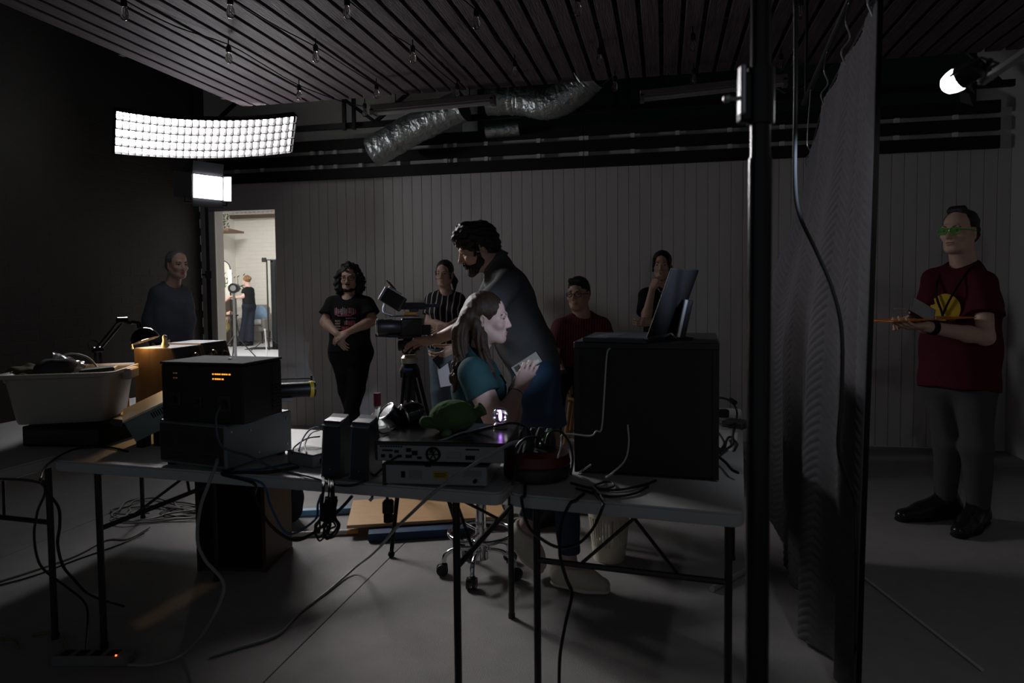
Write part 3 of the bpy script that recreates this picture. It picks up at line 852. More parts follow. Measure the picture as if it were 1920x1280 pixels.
def person(label, J, face, up=(0, 0, 1), lean=0.0, S=1.0, g=1.0, fem=False, skin='fair', res=.0065, fine=None, hands=(), group=None, chest=1.0, belly=1.0, HS=1.0, wide=1.0, nose=1.0, armg=1.0, legs=True, rn=.056, legg=.80):
    s_, f_, u_ = frame_of(J)
    for e, sg in (('L', -1), ('R', 1)): J['sh' + e] = J['sh' + e] - u_ * .026 + s_ * sg * .012
    base = (J['anL'] + J['anR']) / 2; base = np.array([base[0], base[1], 0.0])
    t = thing('person', base, label, 'person', group)
    fr = head_frame(face, up, lean)
    HP, L, M = head_prims(J['head'], fr, HS, J['neck'], rn=rn, wide=wide, nose=nose)
    B = body_prims(J, S, g * .97, fem, -.006, chest, belly)
    for e in 'LR':
        B += arm_prims(J, S, e, armg) + leg_prims(J, S, e, g * legg) + foot_prims(J['an' + e], J['toe' + e], S * .70)
    m = skin_mat(skin, {'fair': (.62, .40, .32), 'tan': (.50, .31, .23), 'pale': (.58, .39, .34)}[skin])
    if fine:
        parts = [field_mesh(B + [cone(J['head'] - fr[2] * .06, J['neck'], rn * HS * .9, rn * HS, .03)], res), field_mesh(HP, fine)]
        for h in hands: parts.append(field_mesh(h, min(fine, .0038)))
    else:
        parts = [field_mesh(B + HP + sum(hands, []), res)]
    np_mesh('body', parts, m, t)
    eyes(t, L, fr, HS)
    lc_ = {'fair': (.42, .17, .14), 'tan': (.33, .14, .11), 'pale': (.46, .19, .18)}[skin]
    sdf('lips', [ell(L(0, .0863, -.0665), np.array([.0225, .0108, .0056]) * HS, M, .003), ell(L(0, .0843, -.0772), np.array([.0185, .0109, .0066]) * HS, M, .003), cone(L(-.02, .103, -.0712), L(.02, .103, -.0712), .0035 * HS, .0035 * HS, .003, op='s')], .0022 if fine else .004, mat('lips_' + skin, lc_, .4), t)
    return t, L, fr, M
def mirror_default(J): return J

# ------------------------------------------------------------------ seated woman with the phone (nearest)
def seated_woman():
    d = 3.32
    J = dict(head=q(916, 596, d), neck=q(890, 668, d + .01), pelvis=q(893, 852, d + .02), shR=q(888, 690, d - .17), shL=q(905, 684, d + .18),
             elR=q(934, 800, d - .20), wrR=q(974, 727, d - .06), elL=q(955, 790, d + .16), wrL=q(967, 722, d + .07),
             hipR=q(898, 868, d - .10), hipL=q(898, 866, d + .11), knR=q(1060, 880, d - .14), anR=q(1068, 1060, 3.17), toeR=q(1142, 1100, 3.12),
             knL=q(1030, 880, d + .14), anL=q(984, 990, 3.34), toeL=q(1020, 1048, 3.30))
    J['toeR'][2] = .035; J['anR'][2] = .105; J['toeL'][2] = .045
    fc = cv(.985, -.04, .17)
    hr = hand_prims(J['wrR'], cv(.42, .85, .05), cv(.1, .15, -1), False, .95, (.45, .5, .55, .6), .05, (.15, .5), .25)
    hl = hand_prims(J['wrL'], cv(.55, .65, .0), cv(-.25, .5, .8), True, .95, (.5, .55, .6, .65), .08, (.5, .3), .3)
    t, L, fr, M = person('woman in a teal t-shirt with long brown hair, seated and holding a phone', J, fc, up=(0, 0, 1), S=.93, g=.98, fem=True, skin='pale', res=.0065, fine=.0035, hands=(hr, hl), HS=.97, armg=1.36, nose=.965, wide=.96, rn=.05)
    s, f, u = fr
    mt = cloth('teal', (.022, .060, .068))
    s2, f2, u2 = frame_of(J)
    sdf('t_shirt', shirt_prims(J, .93, .99, .011, .40, J['pelvis'] - u2 * .05, fem=True, sw=.008, ag=1.36), .006, mt, t, noise=wav(.0030, 22, 3))
    sdf('trousers', trouser_prims(J, .93, 1.0, .010, 1.86), .008, cloth('jeans_dark', (.045, .065, .10)), t, noise=wav(.0025, 30, 4))
    msh = mat('sneaker_white', (.62, .57, .47), .7, var=.08, vscale=20, bump=.2, bscale=300); mso = mat('sneaker_sole', (.68, .63, .54), .6)
    shoe(t, J['anR'], J['toeR'], msh, mso, 1.0); shoe(t, J['anL'], J['toeL'], msh, mso, 1.0)
    # hair: cap, long fall down the back, lock over the near shoulder
    mh = hair_mat('brown', (.036, .019, .011))
    H = [ell(L(0, -.026, .040), np.array([.084, .100, .094]), M, .02), ell(L(0, -.070, -.01), np.array([.080, .062, .085]), M, .03)]
    H += [ell(L(0, .092, -.028), np.array([.082, .066, .100]), M, .008, op='s')]
    H += [ell(L(-.088, -.008, -.022), np.array([.026, .028, .040]), M, .008, op='s'), ell(L(0, .035, -.085), np.array([.10, .066, .075]), M, .01, op='s')]
    bk = [L(0, -.095, .0), L(-.01, -.125, -.07), q(868, 680, d - .02), q(860, 706, d - .06), q(856, 730, d - .07)]
    for i, (off, r0, r1) in enumerate(((-.045, .042, .034), (0, .046, .036), (.045, .042, .032))):
        for a, c2, ra, rb in zip(bk[:-1], bk[1:], (r0, r0 * .95, r0 * .85, r0 * .62), (r0 * .95, r0 * .85, r0 * .62, r0 * .2)):
            H.append(cone(a + s * off, c2 + s * off * .9, ra, rb, .025))
    for off in ((.0, .0), (.012, .02)):
        ls = [L(-.070, -.045, -.03), L(-.074, -.03 + off[0], -.09), q(905 + off[0] * 500, 672, d - .10), q(918, 700, d - .13), q(930, 722, d - .12)]
        for a, c2, ra, rb in zip(ls[:-1], ls[1:], (.026, .024, .021, .015), (.024, .021, .015, .005)): H.append(cone(a, c2, ra, rb, .02))
    def strands(x, y, z):
        a = (x - J['head'][0]) * s[0] + (y - J['head'][1]) * s[1]; b_ = (x - J['head'][0]) * f[0] + (y - J['head'][1]) * f[1]
        k = np.clip((J['head'][2] - .02 - z) / .08, 0, 1)
        return (.0006 + .0030 * k) * np.sin(330 * a + 60 * b_ + 3 * np.sin(25 * z)) + (.0004 + .0026 * k) * np.sin(260 * b_ + 90 * a + 4 * np.sin(18 * z))
    sdf('hair', scl(H, .97), .0040, mh, t, noise=strands)
    # hair tie, bracelet and watch band
    o = MB(); w = J['wrR'] + (J['elR'] - J['wrR']) * .14; dd = nrm(J['elR'] - J['wrR']); o.torus(w, .0305, .0022, np.stack([nrm(np.cross(dd, Z0)), np.cross(dd, nrm(np.cross(dd, Z0))), dd], 1), 18, 6); o.build('bracelet', m_blackm, t)
    o = MB(); w = J['wrL'] + (J['elL'] - J['wrL']) * .16; dd = nrm(J['elL'] - J['wrL']); Mx = np.stack([nrm(np.cross(dd, Z0)), np.cross(dd, nrm(np.cross(dd, Z0))), dd], 1)
    o.lathe([(.031, -.012), (.034, -.012), (.034, .012), (.031, .012), (.031, -.012)], w, Mx, 18); o.build('watch', mat('watch_blue', (.05, .22, .33), .35), t, smooth=True)
    # lips
    # phone held in both hands: a thing of its own
    a, b_, c_ = q(957, 698, d - .045), q(1003, 668, d - .045), q(1021, 676, d - .02)
    ex = nrm(b_ - a); n_ = nrm(cv(-.25, .6, .78)); ey = nrm(np.cross(n_, ex)); n_ = np.cross(ex, ey); Mx = np.stack([ex, ey, n_], 1); pc = q(988, 684, d - .035)
    ph = thing('phone', pc, 'smartphone with lit grey screen in the hands of the seated woman', 'phone')
    MB().box(pc, (.150, .072, .008), Mx, .003).build('case', m_blackp, ph)
    MB().box(pc + n_ * .0046, (.140, .064, .001), Mx).build('screen', mat('phone_screen', (.02, .02, .02), .15, emit=(.55, .62, .66), estr=.16), ph)
    for k, (u0, v0, ww, hh, cc) in enumerate(((.03, .012, .05, .02, .5), (-.02, -.014, .07, .012, .05), (.045, -.018, .03, .016, .9), (-.045, .01, .03, .03, .1))):
        MB().box(pc + n_ * .0053 + ex * u0 + ey * v0, (ww, hh, .0006), Mx).build('screen_image', mat('phone_img%d' % k, (.02, .02, .02), .2, emit=(cc, cc * 1.05, cc * 1.08), estr=.18), ph)
    for k in range(3):
        o = MB(); o.cyl(pc - n_ * .004 + ex * (.045 + k * .012) + ey * .02, pc - n_ * .0065 + ex * (.045 + k * .012) + ey * .02, .004, n=8); o.build('camera_lens', m_black, ph)
seated_woman()

# ------------------------------------------------------------------ man bending to the camera
def bending_man():
    d = 4.05
    J = dict(head=q(894, 466, d), neck=q(934, 498, d + .02), pelvis=q(1003, 688, d + .03), shL=q(948, 524, d - .21), shR=q(932, 516, d + .22),
             elL=q(893, 603, d - .30), wrL=q(822, 634, d - .16), elR=q(893, 605, d + .18), wrR=q(858, 652, d + .02),
             hipL=q(1000, 700, d - .10), hipR=q(1008, 698, d + .13), knL=q(1003, 826, d - .08), knR=q(1030, 826, d + .16),
             anL=q(1022, 955, d - .02), anR=q(1062, 945, d + .26), toeL=q(975, 985, d - .08), toeR=q(1020, 965, d + .2))
    for e in 'LR': J['an' + e][2] = .10; J['toe' + e][2] = .035
    fc = cv(-.90, -.36, .14)
    hL = hand_prims(J['wrL'], cv(-.93, -.20, -.1), cv(-.25, -.80, .35), True, 1.12, (.30, .28, .26, .26), .32, (.75, .10), .15)
    hR = hand_prims(J['wrR'], cv(-.75, -.45, .2), cv(-.3, .5, -.6), False, 1.05, (.5, .55, .6, .6), .1, (.5, .4), .3)
    t, L, fr, M = person('bearded man in a charcoal polo and denim shorts leaning over the camera', J, fc, S=1.13, g=1.08, skin='tan', res=.0075, fine=.004, hands=(hL, hR), HS=1.10, belly=1.05, rn=.066, armg=1.0, legg=.98)
    s2, f2, u2 = frame_of(J)
    mp = cloth('charcoal', (.085, .086, .088), .8)
    sdf('polo_shirt', shirt_prims(J, 1.13, 1.08, .014, .62, J['pelvis'] - u2 * .03, belly=1.12, sw=.016), .0075, mp, t, noise=wav(.0045, 16, 8))
    # collar
    o = MB(); nk = J['neck'] + nrm(J['head'] - J['neck']) * .035; ax = nrm(J['head'] - J['neck']); M2 = np.stack([nrm(np.cross(ax, Z0)), np.cross(ax, nrm(np.cross(ax, Z0))), ax], 1)
    o.lathe([(.098, -.035), (.086, .016), (.080, .018), (.088, -.03)], nk, M2, 20); o.build('collar', mp, t, smooth=True)
    sdf('denim_shorts', trouser_prims(J, 1.13, 1.06, .014, .80, flare=.012), .008, cloth('denim', (.045, .085, .15)), t, noise=wav(.004, 20, 5))
    for e in 'LR': shoe(t, J['an' + e], J['toe' + e], m_blackp, m_blackm, 1.08, h=.009)
    mh = hair_mat('black', (.016, .011, .009))
    H = [ell(L(0, -.022, .050), np.array([.090, .108, .092]), M, .02), ell(L(0, -.060, .0), np.array([.084, .068, .080]), M, .03),
         cone(L(-.04, .065, .085), L(.04, .065, .085), .036, None, .03), cone(L(-.045, .03, .115), L(.045, .03, .115), .036, None, .03),
         ell(L(0, .105, -.03), np.array([.09, .072, .082]), M, .012, op='s'), ell(L(.092, -.004, -.032), np.array([.026, .026, .038]), M, .008, op='s'), ell(L(-.092, -.004, -.032), np.array([.026, .026, .038]), M, .008, op='s'), ell(L(0, .03, -.09), np.array([.11, .085, .06]), M, .01, op='s')]
    for sg in (-1, 1): H.append(cone(L(sg * .075, .022, .03), L(sg * .073, .024, -.02), .012, .008, .012))
    sdf('hair', scl(H, 1.10), .0042, mh, t, noise=lambda x, y, z: (wav(.0045, 75, 2)(x, y, z) + wav(.0025, 150, 5)(x, y, z)) - .002)
    Bd = [cone(L(-.030, .062, -.098), L(.030, .062, -.098), .027, None, .02), ell(L(0, .078, -.108), np.array([.026, .020, .022]), M, .02)]
    for sg in (-1, 1): Bd += [cone(L(sg * .066, .010, -.035), L(sg * .060, .012, -.070), .012, .016, .015), cone(L(sg * .060, .012, -.070), L(sg * .030, .060, -.098), .018, .024, .02), cone(L(sg * .026, .092, -.062), L(sg * .030, .080, -.09), .007, .011, .01)]
    Bd += [cone(L(-.022, .096, -.055), L(.022, .096, -.055), .0065, None, .006), ell(L(0, .1, -.073), np.array([.019, .02, .009]), M, .004, op='s')]
    sdf('beard', scl(Bd, 1.10), .004, hair_mat('beard', (.022, .014, .010)), t, noise=wav(.0022, 200, 3))
    # black phone and folded note held in his right hand
    c = J['wrR'] + cv(-.7, -.5, .25) * .085; Mx = frame(cv(-.75, -.55, .2), cv(.3, .2, .9))
    MB().box(c, (.15, .074, .009), Mx, .003).build('phone', m_blackp, label='black phone in the far hand of the bending man', cat='phone')
    p = [q(815, 664, d + .05), q(838, 672, d + .05), q(848, 722, d + .05), q(826, 726, d + .05)]
    MB().prism(p, F0 * .002).build('paper_note', mat('paper', (.62, .56, .57), .8), label='pale sheet of notes hanging below the black phone', cat='paper')
bending_man()

# ------------------------------------------------------------------ man on the right with the clipboard
def right_man():
    d = 3.98
    J = dict(head=q(1797, 434, d), neck=q(1808, 507, d + .05), pelvis=q(1798, 705, d + .02), shL=q(1846, 524, d - .10), shR=q(1752, 520, d + .13),
             elL=q(1848, 632, d - .20), wrL=q(1738, 612, d - .28), elR=q(1742, 612, d + .08), wrR=q(1716, 602, d - .10),
             hipL=q(1828, 715, d - .06), hipR=q(1766, 715, d + .10), knL=q(1830, 838, d - .09), knR=q(1778, 832, d + .06),
             anL=q(1832, 962, d - .06), anR=q(1772, 935, d + .10), toeL=q(1795, 1000, d - .22), toeR=q(1684, 950, d + .06))
    for e in 'LR': J['an' + e][2] = .11; J['toe' + e][2] = .032
    fc = cv(-.86, .02, .50)
    hL = hand_prims(J['wrL'], cv(-.98, .0, .1), cv(0, .9, -.2), True, 1.05, (.35, .35, .38, .4), .08, (.35, .5), .3)
    hR = hand_prims(J['wrR'], cv(-.8, .15, .3), cv(.3, -.8, .3), False, 1.0, (.55, .6, .65, .7), .06, (.4, .3), .3)
    t, L, fr, M = person('man in a maroon t-shirt and grey trousers wearing green safety glasses, far right', J, fc, S=1.07, g=1.16, skin='fair', res=.0075, fine=.004, hands=(hL, hR), HS=1.03, belly=1.06, rn=.062)
    s2, f2, u2 = frame_of(J)
    mt = cloth('maroon', (.075, .010, .018))
    sdf('t_shirt', shirt_prims(J, 1.07, 1.17, .016, .60, J['pelvis'] - u2 * .075, belly=1.10, sw=.022), .0075, mt, t, noise=wav(.004, 18, 12))
    sdf('trousers', trouser_prims(J, 1.07, 1.08, .010, 1.96), .008, cloth('grey_trousers', (.075, .072, .070)), t, noise=wav(.005, 26, 14))
    mb = mat('boot_leather', (.016, .014, .013), .22)
    for e in 'LR': shoe(t, J['an' + e], J['toe' + e], mb, m_blackm, 1.12, boot=.07)
    mh = hair_mat('dark', (.025, .018, .014))
    H = [ell(L(0, -.030, .044), np.array([.085, .096, .086]), M, .02), ell(L(0, -.062, -.01), np.array([.080, .054, .068]), M, .02), ell(L(0, .085, .012), np.array([.10, .092, .11]), M, .012, op='s'), cone(L(-.03, .025, .12), L(.03, .02, .122), .02, None, .02),
         ell(L(.084, .0, -.02), np.array([.026, .03, .04]), M, .01, op='s')]
    sdf('hair', scl(H, 1.03), .0045, mh, t, noise=wav(.002, 120, 9))
    glasses(t, L, mat('green_frame', (.05, .45, .04), .25, emit=None), .026, .68, .0030, lens=mat('green_lens', (.08, .30, .06), .05, alpha=.55))
    # yellow print on the chest and lanyard
    c = J['pelvis'] + (J['neck'] - J['pelvis']) * .60; 
    n_ = f2; pc = c + f2 * .152 + s2 * -.02
    o = MB(); pts = []
    ring = [(0.085 * math.cos(a), .085 * math.sin(a)) for a in np.linspace(-.35, math.pi + .35, 18)]
    for (a, b_) in ring:
        pts.append((a, b_))
    yel = mat('print_yellow', (.52, .34, .02), .8)
    # lay the print on the shirt: rays cast along -f onto the shirt field approximated by an ellipse
    def onshirt(a, b_, out=.0):
        rx, ry = .155 * 1.07 * 1.17 + .018, (.142 * 1.07 * 1.17 + .016) * .77
        xx = max(-.95, min(.95, a / rx)); return c + s2 * a + u2 * b_ + f2 * (ry * math.sqrt(1 - xx * xx) + .026 + out)
    gv = [onshirt(-.015, -.01)]; gf = []; NA, NR = 40, 6
    for r_ in range(1, NR + 1):
        for k in range(NA):
            an = 2 * math.pi * k / NA; a = .085 * r_ / NR * math.cos(an); b_ = max(-.065, .09 * r_ / NR * math.sin(an)); gv.append(onshirt(a - .015, b_))
    for k in range(NA): gf.append([0, 1 + k, 1 + (k + 1) % NA])
    for r_ in range(NR - 1):
        for k in range(NA): gf.append([1 + r_ * NA + k, 1 + (r_ + 1) * NA + k, 1 + (r_ + 1) * NA + (k + 1) % NA, 1 + r_ * NA + (k + 1) % NA])
    link_mesh('shirt_print', gv, gf, yel, t, smooth='all', fix=False)
    o = MB()
    for sg in (-1, 1):
        o.tube(catmull([J['neck'] + s2 * .075 * sg - f2 * .02 + u2 * .045, J['neck'] + s2 * .075 * sg + f2 * .10 - u2 * .01, onshirt(.05 * sg - .01, .10, .012), onshirt(.004 * sg - .012, -.02, .016), onshirt(-.012, -.06, .016)], 5), .0065, 6)
    o.build('lanyard', m_blackm, t)
    o = MB(); wb = J['wrL'] + (J['elL'] - J['wrL']) * .10; dd = nrm(J['elL'] - J['wrL']); aa = nrm(np.cross(dd, Z0)); o.lathe([(.036, -.016), (.040, -.014), (.040, .014), (.036, .016)], wb, np.stack([aa, np.cross(dd, aa), dd], 1), 16); o.build('wrist_band', m_blackm, t, smooth=True)
    # orange clipboard
    a, b_ = q(1648, 601, d - .26), q(1800, 598, d - .12)
    ex = nrm(b_ - a); ex = nrm(V(ex[0], ex[1], .02)); Mx = frame(ex, Z0); cc = (a + b_) / 2 + Z0 * .006
    cb = thing('clipboard', cc, 'thin orange clipboard held flat by the man in safety glasses', 'clipboard')
    mo = mat('clip_orange', (.70, .20, .03), .35)
    MB().box(cc, (np.linalg.norm(b_ - a), .20, .006), Mx, .002).build('board', mo, cb)
    MB().box(cc + Mx @ V(.06, 0, .005), (.03, .11, .01), Mx, .003).build('clip', m_steel, cb)
    # small tablet leaning on the clipboard
    tc = q(1730, 581, d - .20); exx = nrm(cv(.78, -.52, .25)); nn = nrm(cv(.35, .65, .62)); ey = nrm(np.cross(nn, exx)); nn = np.cross(exx, ey); M3 = np.stack([exx, ey, nn], 1)
    tb = thing('tablet', tc, 'small tablet with dark screen and pale rim standing on the clipboard', 'tablet')
    MB().box(tc, (.135, .15, .010), M3, .003).build('case', mat('tablet_rim', (.42, .42, .43), .3, .6), tb)
    MB().box(tc + nn * .0055, (.122, .138, .0015), M3).build('screen', mat('tablet_screen', (.03, .03, .032), .12, emit=(.4, .42, .45), estr=.03), tb)
    MB().box(tc - nn * .022, (.12, .13, .03), M3, .01).build('back_grip', m_blackp, tb)
    o = MB(); a = q(1677, 579, d - .24); o.cyl(a, a + cv(.95, -.02, -.2) * .075, .0028, n=8); o.build('pen', mat('pen_silver', (.6, .6, .6), .25, .8), label='thin pale pen between the fingers above the clipboard', cat='pen')
    o = MB(); a = q(1683, 585, d - .24); o.cyl(a, a + cv(.95, .0, -.2) * .07, .0024, n=8); o.build('pen', mat('pen_silver', (.6, .6, .6), .25, .8), label='second thin pen just below the first at the clipboard', cat='pen')
right_man()

# ------------------------------------------------------------------ man with curly hair by the wall
def curly_man():
    d = 6.36
    J = dict(head=q(655, 520, d - .02), neck=q(656, 560, d + .02), pelvis=q(657, 652, d + .0), shL=q(690, 565, d), shR=q(621, 565, d + .02),
             elL=q(698, 601, d - .04), wrL=q(652, 623, d - .20), elR=q(610, 604, d - .02), wrR=q(632, 626, d - .19),
             hipL=q(676, 660, d), hipR=q(639, 660, d), knL=q(668, 730, d - .08), knR=q(652, 732, d - .02), anL=q(650, 800, d - .18), anR=q(668, 797, d - .06), toeL=q(640, 816, d - .36), toeR=q(682, 812, d - .22))
    for e in 'LR': J['an' + e][2] = .10; J['toe' + e][2] = .035
    hL = hand_prims(J['wrL'], cv(-.75, -.35, .1), cv(.2, -.5, -.8), True, 1.0, (.4, .4, .4, .45), .05, (.3, .2), .2)
    hR = hand_prims(J['wrR'], cv(.45, -.85, .1), cv(.3, .2, -.8), False, 1.0, (.35, .35, .35, .35), .05, (.3, .2), .2)
    t, L, fr, M = person('man with shoulder-length curly black hair in a black band t-shirt against the wall', J, cv(.02, -.08, 1), S=1.0, g=1.16, skin='tan', res=.0065, hands=(hL, hR), armg=1.12, HS=1.0, wide=1.03)
    s2, f2, u2 = frame_of(J)
    sdf('t_shirt', shirt_prims(J, 1.0, 1.16, .014, .62, J['pelvis'] - u2 * .04, sw=.02), .008, cloth('black_tee', (.012, .012, .013)), t, noise=wav(.004, 18, 21))
    sdf('trousers', trouser_prims(J, 1.0, 1.08, .012, 1.97), .009, cloth('black_trouser', (.012, .011, .012)), t, noise=wav(.004, 22, 22))
    for e in 'LR': shoe(t, J['an' + e], J['toe' + e], m_blackm, m_blackm, 1.05, h=.009)
    H = [ell(L(0, -.03, .045), np.array([.096, .100, .098]), M, .02), ell(L(0, .10, -.03), np.array([.060, .085, .095]), M, .014, op='s')]
    for i, (a, b_, c_, r) in enumerate(((.086, .0, .03, .040), (.098, -.01, -.01, .044), (.100, .0, -.055, .044), (.092, .005, -.10, .042), (.075, -.01, -.135, .036), (.06, -.06, -.10, .05))):
        for sg in (-1, 1): H.append(ell(L(sg * a, b_, c_), r, ID, .02))
    sdf('hair', scl(H, 1.0), .0055, hair_mat('curly', (.012, .010, .009)), t, noise=lambda x, y, z: wav(.008, 95, 31)(x, y, z) + wav(.004, 170, 32)(x, y, z))
    glasses(t, L, m_blackp, .023, .85, .0022)
    Bd = [cone(L(-.02, .070, -.108), L(.02, .070, -.108), .018, None, .02), cone(L(-.02, .096, -.056), L(.02, .096, -.056), .005, None, .005)]
    for sg in (-1, 1): Bd.append(cone(L(sg * .055, .02, -.09), L(sg * .02, .068, -.108), .012, .017, .02))
    sdf('beard', scl(Bd, 1.0), .005, hair_mat('beard2', (.014, .010, .009)), t)
    # printed block on the chest: rows of ragged letters, in pale, pink and red
    c = J['pelvis'] + (J['neck'] - J['pelvis']) * .56
    cols = [mat('print_pale', (.36, .33, .36), .8), mat('print_pink', (.46, .10, .14), .8), mat('print_red', (.40, .05, .03), .8), mat('print_tan', (.36, .24, .18), .8)]
    def fr_pt(a, b_):
        rx, ry = .19, .142
        return c + s2 * a + u2 * b_ + f2 * (ry * math.sqrt(max(.05, 1 - (a / rx) ** 2)) + .018)
    rr = random.Random(5)
    bufs = [MB() for _ in cols]
    def mark(a, b_, w_, h_, k):
        bufs[k].prism([fr_pt(a - w_ / 2, b_ - h_ / 2), fr_pt(a + w_ / 2, b_ - h_ / 2), fr_pt(a + w_ / 2, b_ + h_ / 2), fr_pt(a - w_ / 2, b_ + h_ / 2)], f2 * .003)
    for i in range(13):
        a = -.095 + i * .0155; mark(a, .075 + rr.uniform(-.006, .006), .009, .055 + rr.uniform(-.02, .015), 0 if rr.random() < .55 else 1)
        mark(a + rr.uniform(-.004, .004), .06 + rr.uniform(-.02, .02), .016, .008, rr.choice((0, 1)))
    for i in range(9): mark(-.06 + i * .014, .035, .010, .012, 1)
    for i in range(8): mark(.012 + i * .011, .012, .007, .008, 0)
    for j in range(4):
        for i in range(5):
            mark(-.092 + i * .011, -.008 - j * .024, .008, .007 + rr.uniform(0, .008), rr.choice((0, 3, 3))); mark(-.09 + rr.uniform(0, .045), -.018 - j * .022, .02, .004, 3)
    for i in range(7): mark(.0 + i * .014, -.03 + rr.uniform(-.005, .005), .008, .04 + rr.uniform(-.01, .01), rr.choice((0, 1)))
    for i in range(7): mark(-.025 + i * .014, -.08, .010, .03 + rr.uniform(-.01, .012), rr.choice((2, 2, 1)))
    for bu, m in zip(bufs, cols):
        o = bu.build('shirt_print', m, t); o['kind'] = 'stuff'
curly_man()

# ------------------------------------------------------------------ woman in a striped shirt
def striped_woman():
    d = 6.2
    J = dict(head=q(833, 513, d - .02), neck=q(836, 552, d + .02), pelvis=q(836, 640, d + .0), shL=q(862, 557, d + .02), shR=q(808, 557, d),
             elL=q(868, 600, d - .05), wrL=q(838, 612, d - .22), elR=q(805, 604, d - .05), wrR=q(848, 615, d - .24),
             hipL=q(852, 650, d), hipR=q(822, 650, d), knL=q(848, 730, d - .05), knR=q(822, 732, d - .1), anL=q(848, 805, d - .0), anR=q(824, 808, d - .1), toeL=q(852, 820, d - .15), toeR=q(820, 826, d - .25))
    for e in 'LR': J['an' + e][2] = .10; J['toe' + e][2] = .035
    hR = hand_prims(J['wrR'], cv(.95, -.1, .1), cv(0, -.3, -.9), False, .92, (.4, .4, .4, .4), .05, (.3, .2), .2)
    hL = hand_prims(J['wrL'], cv(-.9, -.2, .1), cv(0, -.3, -.9), True, .92, (.4, .4, .4, .4), .05, (.3, .2), .2)
    t, L, fr, M = person('woman in a black and white striped shirt and glasses behind the camera', J, cv(-.22, -.03, 1), S=.93, g=1.0, fem=True, skin='fair', res=.0065, hands=(hL, hR), HS=.95, rn=.048)
    s2, f2, u2 = frame_of(J)
    m = mat('cloth_stripe', (.012, .012, .014), .8)
    nt = m.node_tree; bs = nt.nodes['Principled BSDF']
    tc = nt.nodes.new('ShaderNodeTexCoord'); wv = nt.nodes.new('ShaderNodeTexWave'); wv.bands_direction = 'X'; wv.inputs['Scale'].default_value = 6.5; wv.inputs['Distortion'].default_value = .9; wv.inputs['Detail Scale'].default_value = 1.0
    cr = nt.nodes.new('ShaderNodeValToRGB'); e = cr.color_ramp.elements; e[0].position = .90; e[0].color = (.012, .012, .014, 1); e[1].position = .93; e[1].color = (.55, .53, .52, 1)
    nt.links.new(tc.outputs['Object'], wv.inputs['Vector']); nt.links.new(wv.outputs['Fac'], cr.inputs[0]); nt.links.new(cr.outputs[0], bs.inputs['Base Color'])
    sdf('striped_shirt', shirt_prims(J, .93, 1.0, .014, .66, J['pelvis'] - u2 * .06, fem=True, sw=.014), .007, m, t, noise=wav(.004, 20, 41))
    sdf('trousers', trouser_prims(J, .93, 1.02, .010, 1.95), .009, cloth('jeans_pale', (.20, .27, .33)), t, noise=wav(.003, 24, 42))
    for e in 'LR': shoe(t, J['an' + e], J['toe' + e], m_blackm, m_blackm, .95, h=.009)
    H = [ell(L(0, -.024, .042), np.array([.083, .098, .092]), M, .02), ell(L(0, .085, -.025), np.array([.070, .072, .098]), M, .012, op='s'), cone(L(.03, -.10, .0), L(.075, -.075, -.07), .03, .030, .02), cone(L(.075, -.075, -.07), L(.085, -.04, -.15), .030, .012, .02)]
    for sg in (-1, 1): H.append(cone(L(sg * .068, .035, .02), L(sg * .070, .03, -.05), .010, .006, .012))
    sdf('hair', scl(H, .95), .005, hair_mat('darkbrown', (.022, .014, .010)), t, noise=wav(.0008, 160, 43))
    glasses(t, L, mat('wire_frame', (.45, .40, .33), .3, .8), .023, .9, .0016)
striped_woman()

